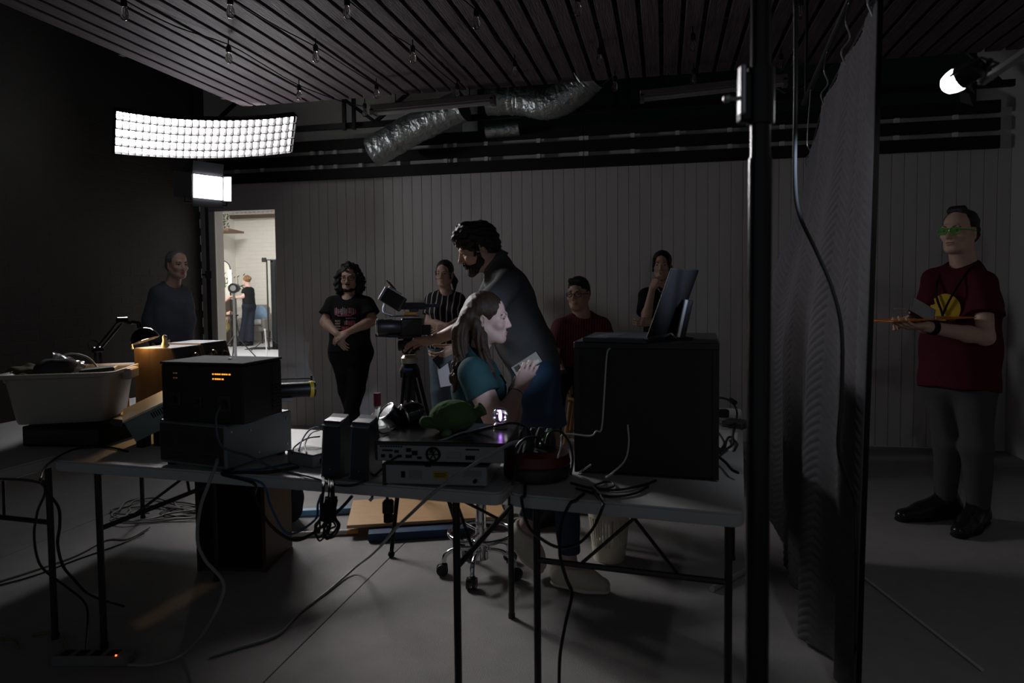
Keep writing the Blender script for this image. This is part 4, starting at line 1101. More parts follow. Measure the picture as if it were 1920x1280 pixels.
# ------------------------------------------------------------------ seated man in the maroon shirt on a wooden stool
def seated_man():
    d = 5.45
    J = dict(head=q(1084, 551, d), neck=q(1092, 598, d + .05), pelvis=q(1092, 702, d + .04), shL=q(1133, 607, d + .03), shR=q(1049, 608, d + .0),
             elL=q(1142, 665, d - .06), wrL=q(1100, 700, d - .28), elR=q(1037, 668, d - .06), wrR=q(1060, 712, d - .28),
             hipL=q(1112, 710, d - .02), hipR=q(1072, 710, d - .02), knL=q(1100, 722, d - .46), knR=q(1042, 724, d - .44), anL=q(1105, 825, d - .38), anR=q(1036, 838, d - .36), toeL=q(1108, 838, d - .58), toeR=q(1026, 856, d - .56))
    fc = cv(-.42, -.02, .9)
    hL = hand_prims(J['wrL'], cv(-.6, -.3, .6), cv(0, -.9, 0), True, 1.0); hR = hand_prims(J['wrR'], cv(.1, -.4, .8), cv(0, -.9, 0), False, 1.0)
    t, L, fr, M = person('man in a dark red button shirt and glasses seated on a wooden stool', J, fc, S=1.05, g=1.10, skin='tan', res=.0065, hands=(hL, hR), HS=1.03, wide=1.04, rn=.062)
    s2, f2, u2 = frame_of(J)
    m = mat('cloth_red_stripe', (.085, .012, .016), .8)
    nt = m.node_tree; bs = nt.nodes['Principled BSDF']; tc = nt.nodes.new('ShaderNodeTexCoord'); wv = nt.nodes.new('ShaderNodeTexWave'); wv.inputs['Scale'].default_value = 16; wv.inputs['Distortion'].default_value = .8
    cr = nt.nodes.new('ShaderNodeValToRGB'); e = cr.color_ramp.elements; e[0].position = .6; e[0].color = (.075, .010, .013, 1); e[1].position = .9; e[1].color = (.17, .03, .035, 1)
    nt.links.new(tc.outputs['Object'], wv.inputs['Vector']); nt.links.new(wv.outputs['Fac'], cr.inputs[0]); nt.links.new(cr.outputs[0], bs.inputs['Base Color'])
    sdf('button_shirt', shirt_prims(J, 1.05, 1.10, .014, .7, J['pelvis'] - u2 * .06, sw=.018), .0075, m, t, noise=wav(.004, 18, 51))
    o = MB()
    for sg in (-1, 1):
        o.prism([J['neck'] + s2 * .015 * sg + f2 * .075 - u2 * .045, J['neck'] + s2 * .075 * sg + f2 * .03 + u2 * .035, J['neck'] + s2 * .08 * sg + f2 * .055 - u2 * .03], f2 * .006)
    o.build('collar', m, t)
    sdf('trousers', trouser_prims(J, 1.05, 1.06, .012, 1.95), .009, cloth('dark_trouser', (.016, .015, .015)), t, noise=wav(.003, 22, 52))
    for e in 'LR': shoe(t, J['an' + e], J['toe' + e], m_blackp, m_blackm, 1.05, h=.009)
    H = [ell(L(0, -.022, .048), np.array([.082, .099, .090]), M, .02), ell(L(0, -.06, .0), np.array([.078, .058, .07]), M, .02), cone(L(-.035, .06, .100), L(.035, .06, .100), .022, None, .02), ell(L(0, .098, -.03), np.array([.10, .075, .094]), M, .012, op='s')]
    sdf('hair', scl(H, 1.03), .005, hair_mat('blk2', (.014, .010, .009)), t, noise=wav(.0015, 120, 53))
    glasses(t, L, m_blackp, .024, .72, .0026)
    # stool
    pz = .62; c = np.array([J['pelvis'][0], J['pelvis'][1] - .02, 0])
    st = thing('wooden_stool', c, 'round wooden stool with splayed legs under the seated man', 'stool')
    mw = mat('stool_wood', (.42, .25, .11), .5, var=.25, vscale=10, stretch=(8, 8, .6))
    pz = J['pelvis'][2] - .155
    o = MB(); o.lathe([(.005, pz - .03), (.16, pz - .03), (.17, pz - .02), (.17, pz - .005), (.16, pz), (.005, pz)], c, n=24); o.build('seat', mw, st, smooth=True)
    for k in range(4):
        a = k * math.pi / 2 + .75; f = V(math.cos(a), math.sin(a), 0)
        o = MB(); o.cyl(c + f * .11 + Z0 * (pz - .03), c + f * .20, .019, .016, 10); o.build('leg', mw, st, smooth=True)
    for k in range(4):
        a = k * math.pi / 2 + .75; a2 = a + math.pi / 2; rr_ = .165
        o = MB(); o.cyl(c + V(math.cos(a) * rr_, math.sin(a) * rr_, .22), c + V(math.cos(a2) * rr_, math.sin(a2) * rr_, .22), .010, n=8); o.build('rung', mw, st, smooth=True)
seated_man()

# ------------------------------------------------------------------ woman with her hand on her chin
def chin_woman():
    d = 5.78
    J = dict(head=q(1241, 497, d), neck=q(1242, 541, d + .05), pelvis=q(1240, 646, d + .04), shL=q(1268, 548, d + .04), shR=q(1209, 548, d + .01),
             elL=q(1275, 601, d - .04), wrL=q(1222, 604, d - .17), elR=q(1211, 601, d - .12), wrR=q(1223, 541, d - .14),
             hipL=q(1258, 655, d + .02), hipR=q(1222, 655, d + .02), knL=q(1256, 745, d - .02), knR=q(1228, 745, d - .06), anL=q(1254, 822, d + .02), anR=q(1232, 824, d - .06), toeL=q(1258, 840, d - .14), toeR=q(1226, 846, d - .24))
    for e in 'LR': J['an' + e][2] = .10; J['toe' + e][2] = .035
    hR = hand_prims(J['wrR'], cv(.35, .9, .1), cv(.8, .1, -.5), False, .92, (1.0, 1.0, 1.0, 1.0), .03, (.5, .4), .3)
    hL = hand_prims(J['wrL'], cv(-.95, .05, .1), cv(.1, .2, -.9), True, .92, (.4, .4, .4, .4), .05, (.3, .2), .2)
    t, L, fr, M = person('dark-haired woman in black standing at the wall with hand on chin', J, cv(-.30, -.02, .95), S=.93, g=.96, fem=True, skin='tan', res=.0065, hands=(hL, hR), HS=.95, rn=.047)
    s2, f2, u2 = frame_of(J)
    mk = cloth('black_top', (.014, .013, .014))
    sdf('t_shirt', shirt_prims(J, .93, .98, .013, .66, J['pelvis'] - u2 * .05, fem=True, sw=.018), .0075, mk, t, noise=wav(.004, 18, 61))
    sdf('trousers', trouser_prims(J, .93, 1.0, .010, 1.96), .009, cloth('black_trouser', (.012, .011, .012)), t)
    for e in 'LR': shoe(t, J['an' + e], J['toe' + e], m_blackm, m_blackm, .95, h=.009)
    H = [ell(L(0, -.024, .042), np.array([.083, .098, .092]), M, .02), ell(L(0, .085, -.025), np.array([.060, .075, .100]), M, .012, op='s'), cone(L(.05, -.085, -.02), L(.07, -.05, -.09), .035, .03, .02), cone(L(.07, -.05, -.09), L(.08, -.02, -.14), .030, .014, .02)]
    for sg in (-1, 1): H.append(cone(L(sg * .062, .055, .05), L(sg * .072, .05, -.05), .014, .010, .014))
    sdf('hair', scl(H, .95), .005, hair_mat('blk3', (.013, .010, .009)), t, noise=wav(.001, 130, 62))
    o = MB(); o.tube(catmull([L(.03, .055, -.20), L(.0, .075, -.235), L(-.03, .055, -.20)], 4), .0025, 5); o.build('necklace', m_steel, t)
chin_woman()

# ------------------------------------------------------------------ grey-haired man by the brick wall
def old_man():
    d = 6.3
    J = dict(head=q(333, 496, d), neck=q(322, 540, d + .04), pelvis=q(322, 636, d), shL=q(294, 545, d + .16), shR=q(345, 547, d - .06),
             elL=q(283, 600, d + .12), wrL=q(292, 648, d + .02), elR=q(352, 598, d - .12), wrR=q(335, 640, d - .22),
             hipL=q(308, 644, d + .07), hipR=q(336, 644, d - .05), knL=q(312, 735, d + .04), knR=q(338, 735, d - .08), anL=q(310, 812, d + .06), anR=q(338, 815, d - .06), toeL=q(332, 826, d - .05), toeR=q(358, 832, d - .2))
    J['shL'], J['shR'] = q(345, 547, d + .13), q(294, 545, d - .05); J['elL'], J['elR'] = q(352, 598, d + .10), q(283, 600, d - .08); J['wrL'], J['wrR'] = q(338, 642, d - .02), q(292, 648, d - .14)
    J['hipL'], J['hipR'] = q(336, 644, d + .07), q(308, 644, d - .05); J['knL'], J['knR'] = q(338, 735, d + .05), q(312, 735, d - .07); J['anL'], J['anR'] = q(338, 812, d + .06), q(312, 818, d - .06); J['toeL'], J['toeR'] = q(358, 826, d - .05), q(334, 832, d - .2)
    for e in 'LR': J['an' + e][2] = .10; J['toe' + e][2] = .035
    hL = hand_prims(J['wrL'], cv(.1, -.95, .1), cv(-.5, 0, -.5), True, 1.0); hR = hand_prims(J['wrR'], cv(.2, -.95, .1), cv(.5, 0, -.5), False, 1.0)
    t, L, fr, M = person('grey-haired man in a pale blue long-sleeved shirt in the dark left corner', J, cv(.80, -.04, .60), S=1.05, g=1.10, skin='fair', res=.0075, hands=(hL, hR), HS=1.03)
    s2, f2, u2 = frame_of(J)
    mk = cloth('pale_blue', (.10, .11, .145))
    sdf('shirt', shirt_prims(J, 1.05, 1.10, .014, 1.95, J['pelvis'] - u2 * .04, sw=.0), .008, mk, t, noise=wav(.004, 18, 71))
    o = MB()
    for sg in (-1, 1):
        o.prism([J['neck'] + s2 * .015 * sg + f2 * .075 - u2 * .04, J['neck'] + s2 * .075 * sg + f2 * .03 + u2 * .035, J['neck'] + s2 * .08 * sg + f2 * .055 - u2 * .03], f2 * .006)
    o.build('collar', mk, t)
    sdf('trousers', trouser_prims(J, 1.05, 1.04, .010, 1.96), .009, cloth('black_trouser', (.012, .011, .012)), t)
    for e in 'LR': shoe(t, J['an' + e], J['toe' + e], m_blackm, m_blackm, 1.02, h=.009)
    H = [ell(L(0, -.030, .043), np.array([.084, .098, .088]), M, .02), ell(L(0, .085, -.02), np.array([.10, .085, .115]), M, .012, op='s'), ell(L(0, -.065, -.01), np.array([.076, .054, .06]), M, .02)]
    sdf('hair', scl(H, 1.03), .006, hair_mat('grey', (.22, .21, .21)), t, noise=wav(.002, 100, 72))
old_man()

# ------------------------------------------------------------------ people in the hall
def hall_people():
    d = 17.3
    J = dict(head=q(462, 526, d), neck=q(466, 541, d), pelvis=q(467, 571, d), shL=q(458, 543, d - .12), shR=q(472, 542, d + .12), elL=q(456, 556, d - .14), wrL=q(444, 558, d - .1), elR=q(462, 557, d + .2), wrR=q(444, 556, d + .1),
             hipL=q(463, 575, d - .05), hipR=q(471, 575, d + .06), knL=q(459, 608, d), knR=q(470, 608, d + .02), anL=q(452, 640, d), anR=q(468, 641, d), toeL=q(438, 645, d - .1), toeR=q(452, 646, d - .1))
    for e in 'LR': J['an' + e][2] = .1; J['toe' + e][2] = .035
    hs = [hand_prims(J['wr' + e], cv(-.9, .1, 0), cv(0, -.8, .2), e == 'L', .95) for e in 'LR']
    t, L, fr, M = person('woman in a black top and dark jeans seen from behind through the doorway', J, cv(-.85, -.05, -.5), S=.96, g=1.05, fem=False, skin='pale', res=.012, hands=hs)
    u2 = frame_of(J)[2]
    sdf('t_shirt', shirt_prims(J, .96, 1.05, .012, .45, J['pelvis'] - u2 * .0), .012, cloth('black_tee', (.012, .012, .013)), t)
    sdf('trousers', trouser_prims(J, .96, 1.14, .014, 1.98, flare=.05), .012, cloth('jeans_navy', (.016, .019, .028)), t)
    H = [ell(L(0, -.03, .04), (.09, .1, .095), M, .02), ell(L(0, -.12, .05), .05, M, .02), ell(L(0, .09, -.03), (.08, .08, .1), M, .01, op='s')]
    sdf('hair', H, .010, hair_mat('auburn', (.20, .11, .05)), t, noise=wav(.004, 60, 81))
    for e in 'LR': shoe(t, J['an' + e], J['toe' + e], m_blackm, m_blackm, 1.0, h=.012)
    # seated person whose legs and boots show
    J = dict(head=q(402, 528, d), neck=q(403, 541, d), pelvis=q(404, 588, d), shL=q(406, 548, d - .16), shR=q(404, 547, d + .16), elL=q(412, 572, d - .2), wrL=q(431, 556, d - .15), elR=q(410, 570, d + .2), wrR=q(430, 560, d + .1),
             hipL=q(406, 590, d - .08), hipR=q(406, 589, d + .09), knL=q(428, 588, d - .1), knR=q(432, 586, d + .08), anL=q(424, 606, d - .08), anR=q(434, 606, d + .1), toeL=q(422, 622, d - .1), toeR=q(436, 618, d + .1))
    hs = [hand_prims(J['wr' + e], cv(.9, .1, 0), cv(0, -.8, .2), e == 'L', .95) for e in 'LR']
    t, L, fr, M = person('seated person with bare shins and olive ankle boots at the doorway edge', J, cv(1, 0, 0), S=.95, g=.95, skin='fair', res=.012, hands=hs)
    sdf('top', shirt_prims(J, .95, .95, .012, .5, J['pelvis']), .012, cloth('blue_top', (.02, .05, .22)), t)
    sdf('trousers', trouser_prims(J, .95, .98, .012, .9), .012, cloth('olive', (.06, .055, .035)), t)
    mb = mat('olive_boot', (.17, .13, .05), .6)
    for e in 'LR': shoe(t, J['an' + e], J['toe' + e], mb, mb, 1.15, boot=.05, h=.012)
hall_people()
# ================================================================== tables
m_top = mat('table_top', (.50, .50, .50), .42, var=.05, vscale=40, bump=.12, bscale=300)
m_leg = mat('table_leg', (.018, .018, .020), .38, spec=.5)
TZ = .74
def flat(v): return nrm(V(v[0], v[1], 0))
class Frm:
    """local frame of a box-like thing: o front-left-bottom corner, ex along the front, ey away, ez up"""
    def __init__(s, o, ex, w, d, h, ez=Z0):
        s.o = np.asarray(o, float); s.ex = nrm(ex); s.ez = nrm(np.asarray(ez) - s.ex * np.dot(ez, s.ex)); s.ey = np.cross(s.ez, s.ex); s.w, s.d, s.h = w, d, h
        s.M = np.stack([s.ex, s.ey, s.ez], 1)
    def p(s, x, y, z): return s.o + s.ex * x + s.ey * y + s.ez * z
    def box(s, x0, x1, y0, y1, z0, z1, bev=0.0, mb=None):
        mb = mb or MB(); mb.box(s.p((x0 + x1) / 2, (y0 + y1) / 2, (z0 + z1) / 2), (x1 - x0, y1 - y0, z1 - z0), s.M, bev); return mb
def pfrm(A, B, z, d, h):
    a, b = on_z(*A, z), on_z(*B, z); return Frm(a, b - a, np.linalg.norm(b - a), d, h)

def table(A, ex, w, d, label, frames, along):
    """folding table; frames: list of positions of leg frames along the long axis"""
    F_ = Frm(A, ex, w, d, TZ); F_.o = F_.o.copy(); F_.o[2] = 0
    t = thing('folding_table', F_.p(w / 2, d / 2, 0), label, 'table', 'folding tables')
    # top slab with rounded corners
    r = .035; poly = []
    for cx, cy, a0 in ((r, r, math.pi), (w - r, r, 1.5 * math.pi), (w - r, d - r, 0), (r, d - r, .5 * math.pi)):
        for k in range(5):
            a = a0 + k * math.pi / 8; poly.append((cx + r * math.cos(a), cy + r * math.sin(a)))
    mb = MB(); mb.prism([F_.p(x, y, TZ - .042) for x, y in poly], Z0 * .042)
    o = mb.build('table_top', m_top, t)
    bm = bmesh.new(); bm.from_mesh(o.data); bmesh.ops.bevel(bm, geom=[e for e in bm.edges if abs(e.verts[0].co.z - e.verts[1].co.z) < 1e-5], offset=.006, segments=2, affect='EDGES'); bm.to_mesh(o.data); bm.free()
    for (pos, dirn) in frames:
        if along == 'x': P = lambda u, v, z: F_.p(pos + u, v, z); lo, hi = .05, d - .05
        else: P = lambda u, v, z: F_.p(v, pos + u, z); lo, hi = .045, w - .045
        for v in (lo, hi):
            mb = MB(); mb.cyl(P(0, v, TZ - .045), P(0, v, .012), .0125, n=10); mb.cyl(P(0, v, .02), P(0, v, 0), .015, n=10); mb.build('leg', m_leg, t, smooth=True)
        mb = MB(); mb.cyl(P(0, lo, .47), P(0, hi, .47), .0105, n=8); mb.cyl(P(0, lo, TZ - .055), P(0, hi, TZ - .055), .0105, n=8); mb.build('cross_bar', m_leg, t, smooth=True)
        mid = (lo + hi) / 2; e = .36 * dirn
        mb = MB(); mb.bar(P(e, mid, TZ - .05), P(e * .35, mid, .60), .022, .006); mb.build('brace_strap', m_leg, t)
        for sg in (-1, 1):
            mb = MB(); mb.cyl(P(e * .35, mid, .60), P(0, mid + sg * (.16), .47), .006, n=8); mb.build('brace_arm', m_leg, t)
    return F_, t
A_, B_ = on_z(95, 862, TZ), on_z(940, 925, TZ)
TM, _ = table(A_, flat(B_ - A_), np.linalg.norm(B_ - A_), .74, 'long folding table side-on, carrying the radio, speakers and green plush', [(.17, 1), (np.linalg.norm(B_ - A_) - .17, -1)], 'x')
A2, B2 = on_z(951, 925, TZ), on_z(1396, 964, TZ)
TR, _ = table(A2, flat(B2 - A2), np.linalg.norm(B2 - A2), 1.76, 'folding table end-on under the black rack case', [(.17, 1), (1.59, -1)], 'y')
A3 = TM.p(-.03, 0, 0) - TM.ey * .28 - TM.ex * .90
TL, _ = table(A3, TM.ex, .89, 1.80, 'folding table at far left under the storage tub and desk lamp', [(.34, 1), (1.62, -1)], 'y')

# ================================================================== gear on the middle table
def screw(parent, p, n, r=.005, m=None):
    o = MB(); o.cyl(p, p + nrm(n) * .003, r, r * .8, 8); o.build('screw', m or m_steel, parent)
F1 = pfrm((298, 866), (423, 882), TZ + .012, .34, .158)
t = thing('test_instrument', F1.p(F1.w / 2, .17, -.012), 'grey metal instrument case with dark rear panel under the black radio', 'instrument')
m_grey = mat('instrument_grey', (.17, .19, .195), .45, .2, var=.08, vscale=12); m_pan = mat('instrument_panel', (.045, .043, .040), .5, .2, var=.2, vscale=20)
F1.box(0, F1.w, .004, F1.d, 0, F1.h, .006).build('case', m_grey, t)
F1.box(.012, F1.w - .012, -.002, .006, .012, F1.h - .012, .001).build('rear_panel', m_pan, t)
for x in (.03, F1.w - .03):
    for y in (.04, .30): F1.box(x - .015, x + .015, y - .015, y + .015, -.012, .0).build('foot', m_blackm, t)
for (x, z, w_, h_) in ((.05, .09, .05, .05), (.15, .10, .08, .03), (.26, .09, .04, .05), (.10, .035, .05, .022), (.24, .035, .06, .02)):
    F1.box(x - w_ / 2, x + w_ / 2, -.006, .0, z - h_ / 2, z + h_ / 2, .001).build('socket_plate', mat('socket_dark', (.03, .03, .032), .4), t)
for (y, z) in ((.03, .03), (.03, .13), (.16, .03), (.31, .03), (.31, .13), (.12, .12)): screw(t, F1.p(F1.w, y, z), F1.ex)
F2 = pfrm((304, 791), (457, 799), TZ + .172, .23, .216)
t = thing('valve_radio', F2.p(F2.w / 2, .15, 0), 'black metal radio set with glowing orange vents, stacked on the grey instrument', 'radio')
m_rad = mat('radio_black', (.016, .016, .018), .38, .3, var=.15, vscale=15); m_radt = mat('radio_top', (.04, .04, .042), .85, .0, var=.1, vscale=20, spec=.1)
F2.box(0, F2.w, 0, F2.d, .004, F2.h - .006, .006).build('case', m_rad, t)
F2.box(-.002, F2.w + .002, -.002, F2.d + .002, F2.h - .006, F2.h + .002, .002).build('top_plate', m_radt, t)
m_vg = mat('valve_glow', (.02, .01, .0), .5, emit=(1.0, .33, .03), estr=1.6); m_vd = mat('valve_dim', (.02, .01, .01), .5, emit=(1.0, .5, .3), estr=.06)
for bx, n_, m_ in ((.055, 4, m_vd), (.220, 8, m_vg)):
    for r_ in range(2):
        for k in range(n_ - r_ * 3 if m_ is m_vg else 2):
            F2.box(bx + k * .0095, bx + k * .0095 + (.0075 if k % 3 else .005), -.0012, .001, .176 - r_ * .017, .1805 - r_ * .017).build('vent_slot', m_, t)
for x, z, r_ in ((.06, .085, .022), (.155, .08, .016), (.265, .075, .026)):
    F2.box(x - r_, x + r_, -.004, .0, z - r_ * 1.15, z + r_ * 1.15, .002).build('socket_plate', mat('socket_brass', (.06, .055, .045), .35, .6), t)
    o = MB(); o.cyl(F2.p(x, -.003, z), F2.p(x, -.016, z), r_ * .55, n=12); o.build('socket', m_black, t, smooth=True)
o = MB(); o.cyl(F2.p(0, .03, .19), F2.p(-.014, .03, .19), .008, n=10); o.build('side_knob', m_black, t)
o = MB(); o.cyl(F2.p(.2, .12, F2.h), F2.p(.2, .12, F2.h + .006), .006, n=10); o.build('top_stud', m_black, t)
for k in range(14): F2.box(F2.w, F2.w + .003, .165, .215, .03 + k * .012, .037 + k * .012).build('side_rib', m_black, t)

F3 = pfrm((538, 869), (588, 879), TZ, .10, .046)
t = thing('network_box', F3.p(F3.w / 2, .05, 0), 'small grey box with blue and black wires on its top beside the speakers', 'device')
F3.box(0, F3.w, 0, F3.d, 0, F3.h, .004).build('case', mat('box_grey', (.22, .22, .225), .4), t)
F3.box(-.001, F3.w + .001, -.001, F3.d + .001, F3.h, F3.h + .004, .002).build('lid', mat('lid_dark', (.10, .10, .105), .4), t)
F3.box(F3.w - .001, F3.w + .002, .03, .08, .012, .03).build('port', m_blackm, t)

def speaker(A, B, label):
    F_ = pfrm(A, B, TZ, .095, .20); w = F_.w
    t = thing('computer_speaker', F_.p(w / 2, .05, 0), label, 'speaker', 'pair of computer speakers')
    m_sp = mat('speaker_shell', (.030, .034, .042), .35, var=.1, vscale=20); m_si = mat('speaker_silver', (.30, .31, .32), .3, .5)
    prof = [(0, 0), (.095, 0), (.075, .20), (.018, .196)]
    poly = [F_.p(0, y, z) for y, z in prof]
    o = MB()
    top = .80
    bl = [F_.p(0, 0, 0), F_.p(w, 0, 0), F_.p(w * .96, .098, 0), F_.p(w * .04, .098, 0)]; tl = [F_.p(w * .06, .016, .193), F_.p(w * .94, .016, .193), F_.p(w * .90, .07, .205), F_.p(w * .10, .07, .205)]
    o.add(bl + tl, [[3, 2, 1, 0], [4, 5, 6, 7], [0, 1, 5, 4], [1, 2, 6, 5], [2, 3, 7, 6], [3, 0, 4, 7]]); o.build('shell', m_sp, t)
    o = MB(); o.prism([F_.p(w * .055, .004, .176), F_.p(w * .945, .004, .176), F_.p(w * .92, .066, .206), F_.p(w * .08, .066, .206)], Z0 * .003); o.build('top_cap', m_si, t)
    o = MB(); o.prism([F_.p(-.002, .0, .008), F_.p(.005, -.002, .008), F_.p(w * .06 + .004, .012, .186), F_.p(w * .06 - .002, .014, .186)], F_.ey * .01); o.build('edge_trim', m_si, t)
    for z, r_ in ((.13, .012), (.09, .018)):
        o = MB(); o.torus(F_.p(w / 2, .006 - .0 + z * .075, z), r_, .003, np.stack([F_.ex, F_.ez, -F_.ey], 1), 18, 6); o.build('port_ring', m_blackm, t)
    o = MB(); o.cyl(F_.p(w / 2, .004, .03), F_.p(w / 2, -.002, .03), .003, n=8); o.build('screw', m_steel, t)
    return F_
speaker((602, 894), (637, 898), 'black tapered computer speaker, left one of the pair')
speaker((655, 898), (692, 902), 'black tapered computer speaker, right one of the pair')

F4 = pfrm((722, 906), (914, 912), TZ + .008, .30, .066)
t = thing('disc_player', F4.p(F4.w / 2, .15, -.008), 'low grey disc player with a yellow warning sticker on its rear', 'player')
m_pl = mat('player_grey', (.32, .32, .325), .4, .3, var=.06, vscale=15)
F4.box(0, F4.w, 0, F4.d, 0, F4.h, .003).build('case', m_pl, t); F4.box(-.004, F4.w + .004, -.002, F4.d, F4.h - .004, F4.h + .002).build('lid', m_blackp, t)
F4.box(-.008, .004, -.002, .02, -.006, F4.h).build('side_foot', m_blackp, t)
lab = F4.box(.162, .210, -.0015, .0, .020, .045); ls = lab.build('warning_sticker', mat('sticker_yellow', (.42, .28, .01), .6), t)
for k, (zz_, w_) in enumerate(((.038, .036), (.033, .040), (.028, .034))):
    o = F4.box(.166, .166 + w_, -.0021, -.0015, zz_ - .001, zz_ + .001); o = o.build('printed_line', m_blackm, t)
F4.box(.055, .068, -.003, 0, .022, .042).build('power_inlet', m_blackm, t); F4.box(.08, .125, -.0012, 0, .018, .046).build('paper_sticker', mat('sticker_grey', (.24, .24, .24), .6), t); F4.box(.26, .32, -.0012, 0, .03, .05).build('paper_sticker', mat('sticker_grey', (.24, .24, .24), .6), t)
F4.box(.135, .155, -.003, .0, .059, .068).build('latch', m_blackm, t)
o = MB(); o.cyl(F4.p(.30, 0, .018), F4.p(.30, -.015, .018), .006, n=10); o.build('cable_gland', m_blackm, t)
F5 = pfrm((702, 866), (950, 872), TZ + .083, .32, .068)
t = thing('receiver_deck', F5.p(F5.w / 2, .16, 0), 'wide black receiver with grey rear sockets and fan, green plush on its top', 'receiver')
m_rc = mat('deck_rear', (.30, .30, .305), .45, .2, var=.08, vscale=20)
F5.box(0, F5.w, .003, F5.d, .004, F5.h, .003).build('case', mat('deck_black', (.02, .02, .021), .22), t); F5.box(.012, F5.w - .008, -.001, .004, .007, F5.h - .012).build('rear_panel', m_rc, t)
for k in range(9): F5.box(.02 + k * .0085, .026 + k * .0085, -.002, -.0005, .050, .055).build('vent_slot', m_blackm, t)
for (x, z, w_, h_) in ((.045, .04, .035, .005), (.075, .037, .014, .008), (.03, .022, .012, .010), (.055, .022, .010, .012), (.085, .022, .014, .008), (.115, .042, .016, .012), (.135, .033, .018, .014), (.115, .022, .020, .010), (.15, .018, .014, .008), (.19, .04, .012, .012)):
    F5.box(x - w_ / 2, x + w_ / 2, -.004, .0, z - h_ / 2, z + h_ / 2).build('socket', m_blackm, t)
o = MB(); o.torus(F5.p(.195, -.003, .03), .021, .004, np.stack([F5.ex, F5.ez, -F5.ey], 1), 20, 6); o.build('fan_ring', m_blackm, t)
o = MB()
for k in range(6):
    a = k * math.pi / 3; o.bar(F5.p(.195, -.003, .03), F5.p(.195 + .02 * math.cos(a), -.003, .03 + .02 * math.sin(a)), .003, .002, up=-F5.ey)
o.build('fan_guard', m_blackm, t)
F5.box(.24, .285, -.0025, -.0005, .018, .040, .001).build('rating_plate', mat('plate_pale', (.25, .27, .29), .4), t); F5.box(.30, .345, -.002, -.0005, .045, .050).build('vent_slot', m_blackm, t); F5.box(.30, .33, -.003, -.0005, .015, .028).build('socket', m_blackm, t)
DZ5 = TZ + .083 + .069

# green plush lying on the receiver
def plush():
    d = 2.38; c = q(851, 795, d); h = .5 * (DZ5 + q(851, 769, d)[2])
    c[2] = DZ5 + .052
    t = thing('plush_toy', V(c[0], c[1], DZ5), 'round green plush toy with stubby ears lying on the receiver', 'plush toy')
    mg = mat('plush_green', (.105, .19, .075), .95, var=.2, vscale=40, bump=.7, bscale=500, spec=.1)
    def at(px, py, dd=0.0): return q(px, py, d + dd)
    P = [ell(c, (.080, .062, .055), rotz(YAW), .02), ell(c + V(-.01, .0, -.01), (.07, .066, .044), rotz(YAW), .02)]
    sdf('body', P, .004, mg, t, noise=wav(.0008, 250, 4))
    ear = [cone(at(832, 780, .02), at(827, 770, .02), .018, .021, .01)]
    sdf('ear', ear, .0035, mg, t)
    sdf('ear', [cone(at(878, 784, .0), at(906, 765, -.01), .012, .025, .012, cut=True)], .0035, mg, t)
    sdf('arm', [cone(at(828, 793, -.02), at(798, 791, -.03), .020, .021, .015)], .0035, mg, t)
    fp = at(836, 815, -.06); sdf('foot', [cone(fp + V(.0, .03, .01), fp, .016, .016, .012)], .0035, mat('plush_pale', (.16, .27, .12), .95, bump=.6, bscale=500), t)
    sdf('eye_patch', [ell(at(826, 788, -.05), (.010, .006, .012), rotz(YAW), .004)], .002, mat('plush_pink', (.30, .17, .13), .95), t)
plush()

# crystal ball on a small lit base
cb = q(938, 780, 2.42); cb[2] = DZ5 + .045
t = thing('crystal_ball', V(cb[0], cb[1], DZ5), 'clear glass ball glowing violet on a small base at the receiver edge', 'ornament')
o = MB(); o.ball(cb, .028, n=28); o.build('ball', mat('crystal', (.97, .97, 1), .0, trans=1.0, ior=1.5), t, smooth='all')
o = MB(); o.lathe([(.024, 0), (.024, .012), (.018, .019), (.010, .019)], (cb[0], cb[1], DZ5), n=20); o.build('base', mat('ball_base', (.32, .27, .22), .35), t, smooth=True)
o = MB(); o.ball(cb + V(0, 0, .0), (.004, .004, .014), n=10); o.build('inner_light', mat('violet_emit', (.1, .05, .2), .5, emit=(.55, .25, 1.0), estr=9), t, smooth='all')
for k in range(6):
    a = k * 1.05; o = MB(); o.ball(cb + V(.013 * math.cos(a), .013 * math.sin(a), .006 * (-1) ** k), .0022, n=8); o.build('bubble', mat('bubble_emit', (.5, .5, .6), .2, emit=(.8, .7, 1), estr=1.2), t)

# two small black spot lamps with silver rims
def spot(mouth, back, r, label, d):
    a, b_ = q(*mouth, d), q(*back, d + .04); ax = nrm(b_ - a); L = np.linalg.norm(b_ - a)
    u = nrm(np.cross(ax, Z0)); M = np.stack([u, np.cross(ax, u), ax], 1); c = (a + b_) / 2
    t = thing('spot_lamp', V(c[0], c[1], DZ5), label, 'lamp', 'loose spot lamps')
    mk = mat('spot_black', (.012, .013, .018), .18)
    o = MB(); o.lathe([(r * .90, .0), (r, .004), (r, L * .45), (r * .85, L * .75), (r * .5, L * .97), (r * .3, L)], a, M, 22); o.build('shell', mk, t, smooth=True)
    o = MB(); o.torus(a, r * .97, r * .09, M, 26, 6); o.build('rim', m_chrome, t, smooth='all')
    o = MB(); o.lathe([(r * .90, .0005), (r * .6, .014), (r * .1, .022), (.0005, .022)], a, M, 22); o.build('reflector', mat('spot_inner', (.05, .05, .055), .25, .5), t, smooth=True)
    o = MB(); o.torus(a + ax * L * .55, r * 1.02, r * .035, M, 26, 6); o.build('band', m_black, t)
spot((724, 770), (757, 800), .036, 'black spot lamp lying on its side nearest the speakers', 2.50)
spot((757, 780), (795, 768), .043, 'black spot lamp tipped up beside the green plush, showing its silver rim', 2.52)

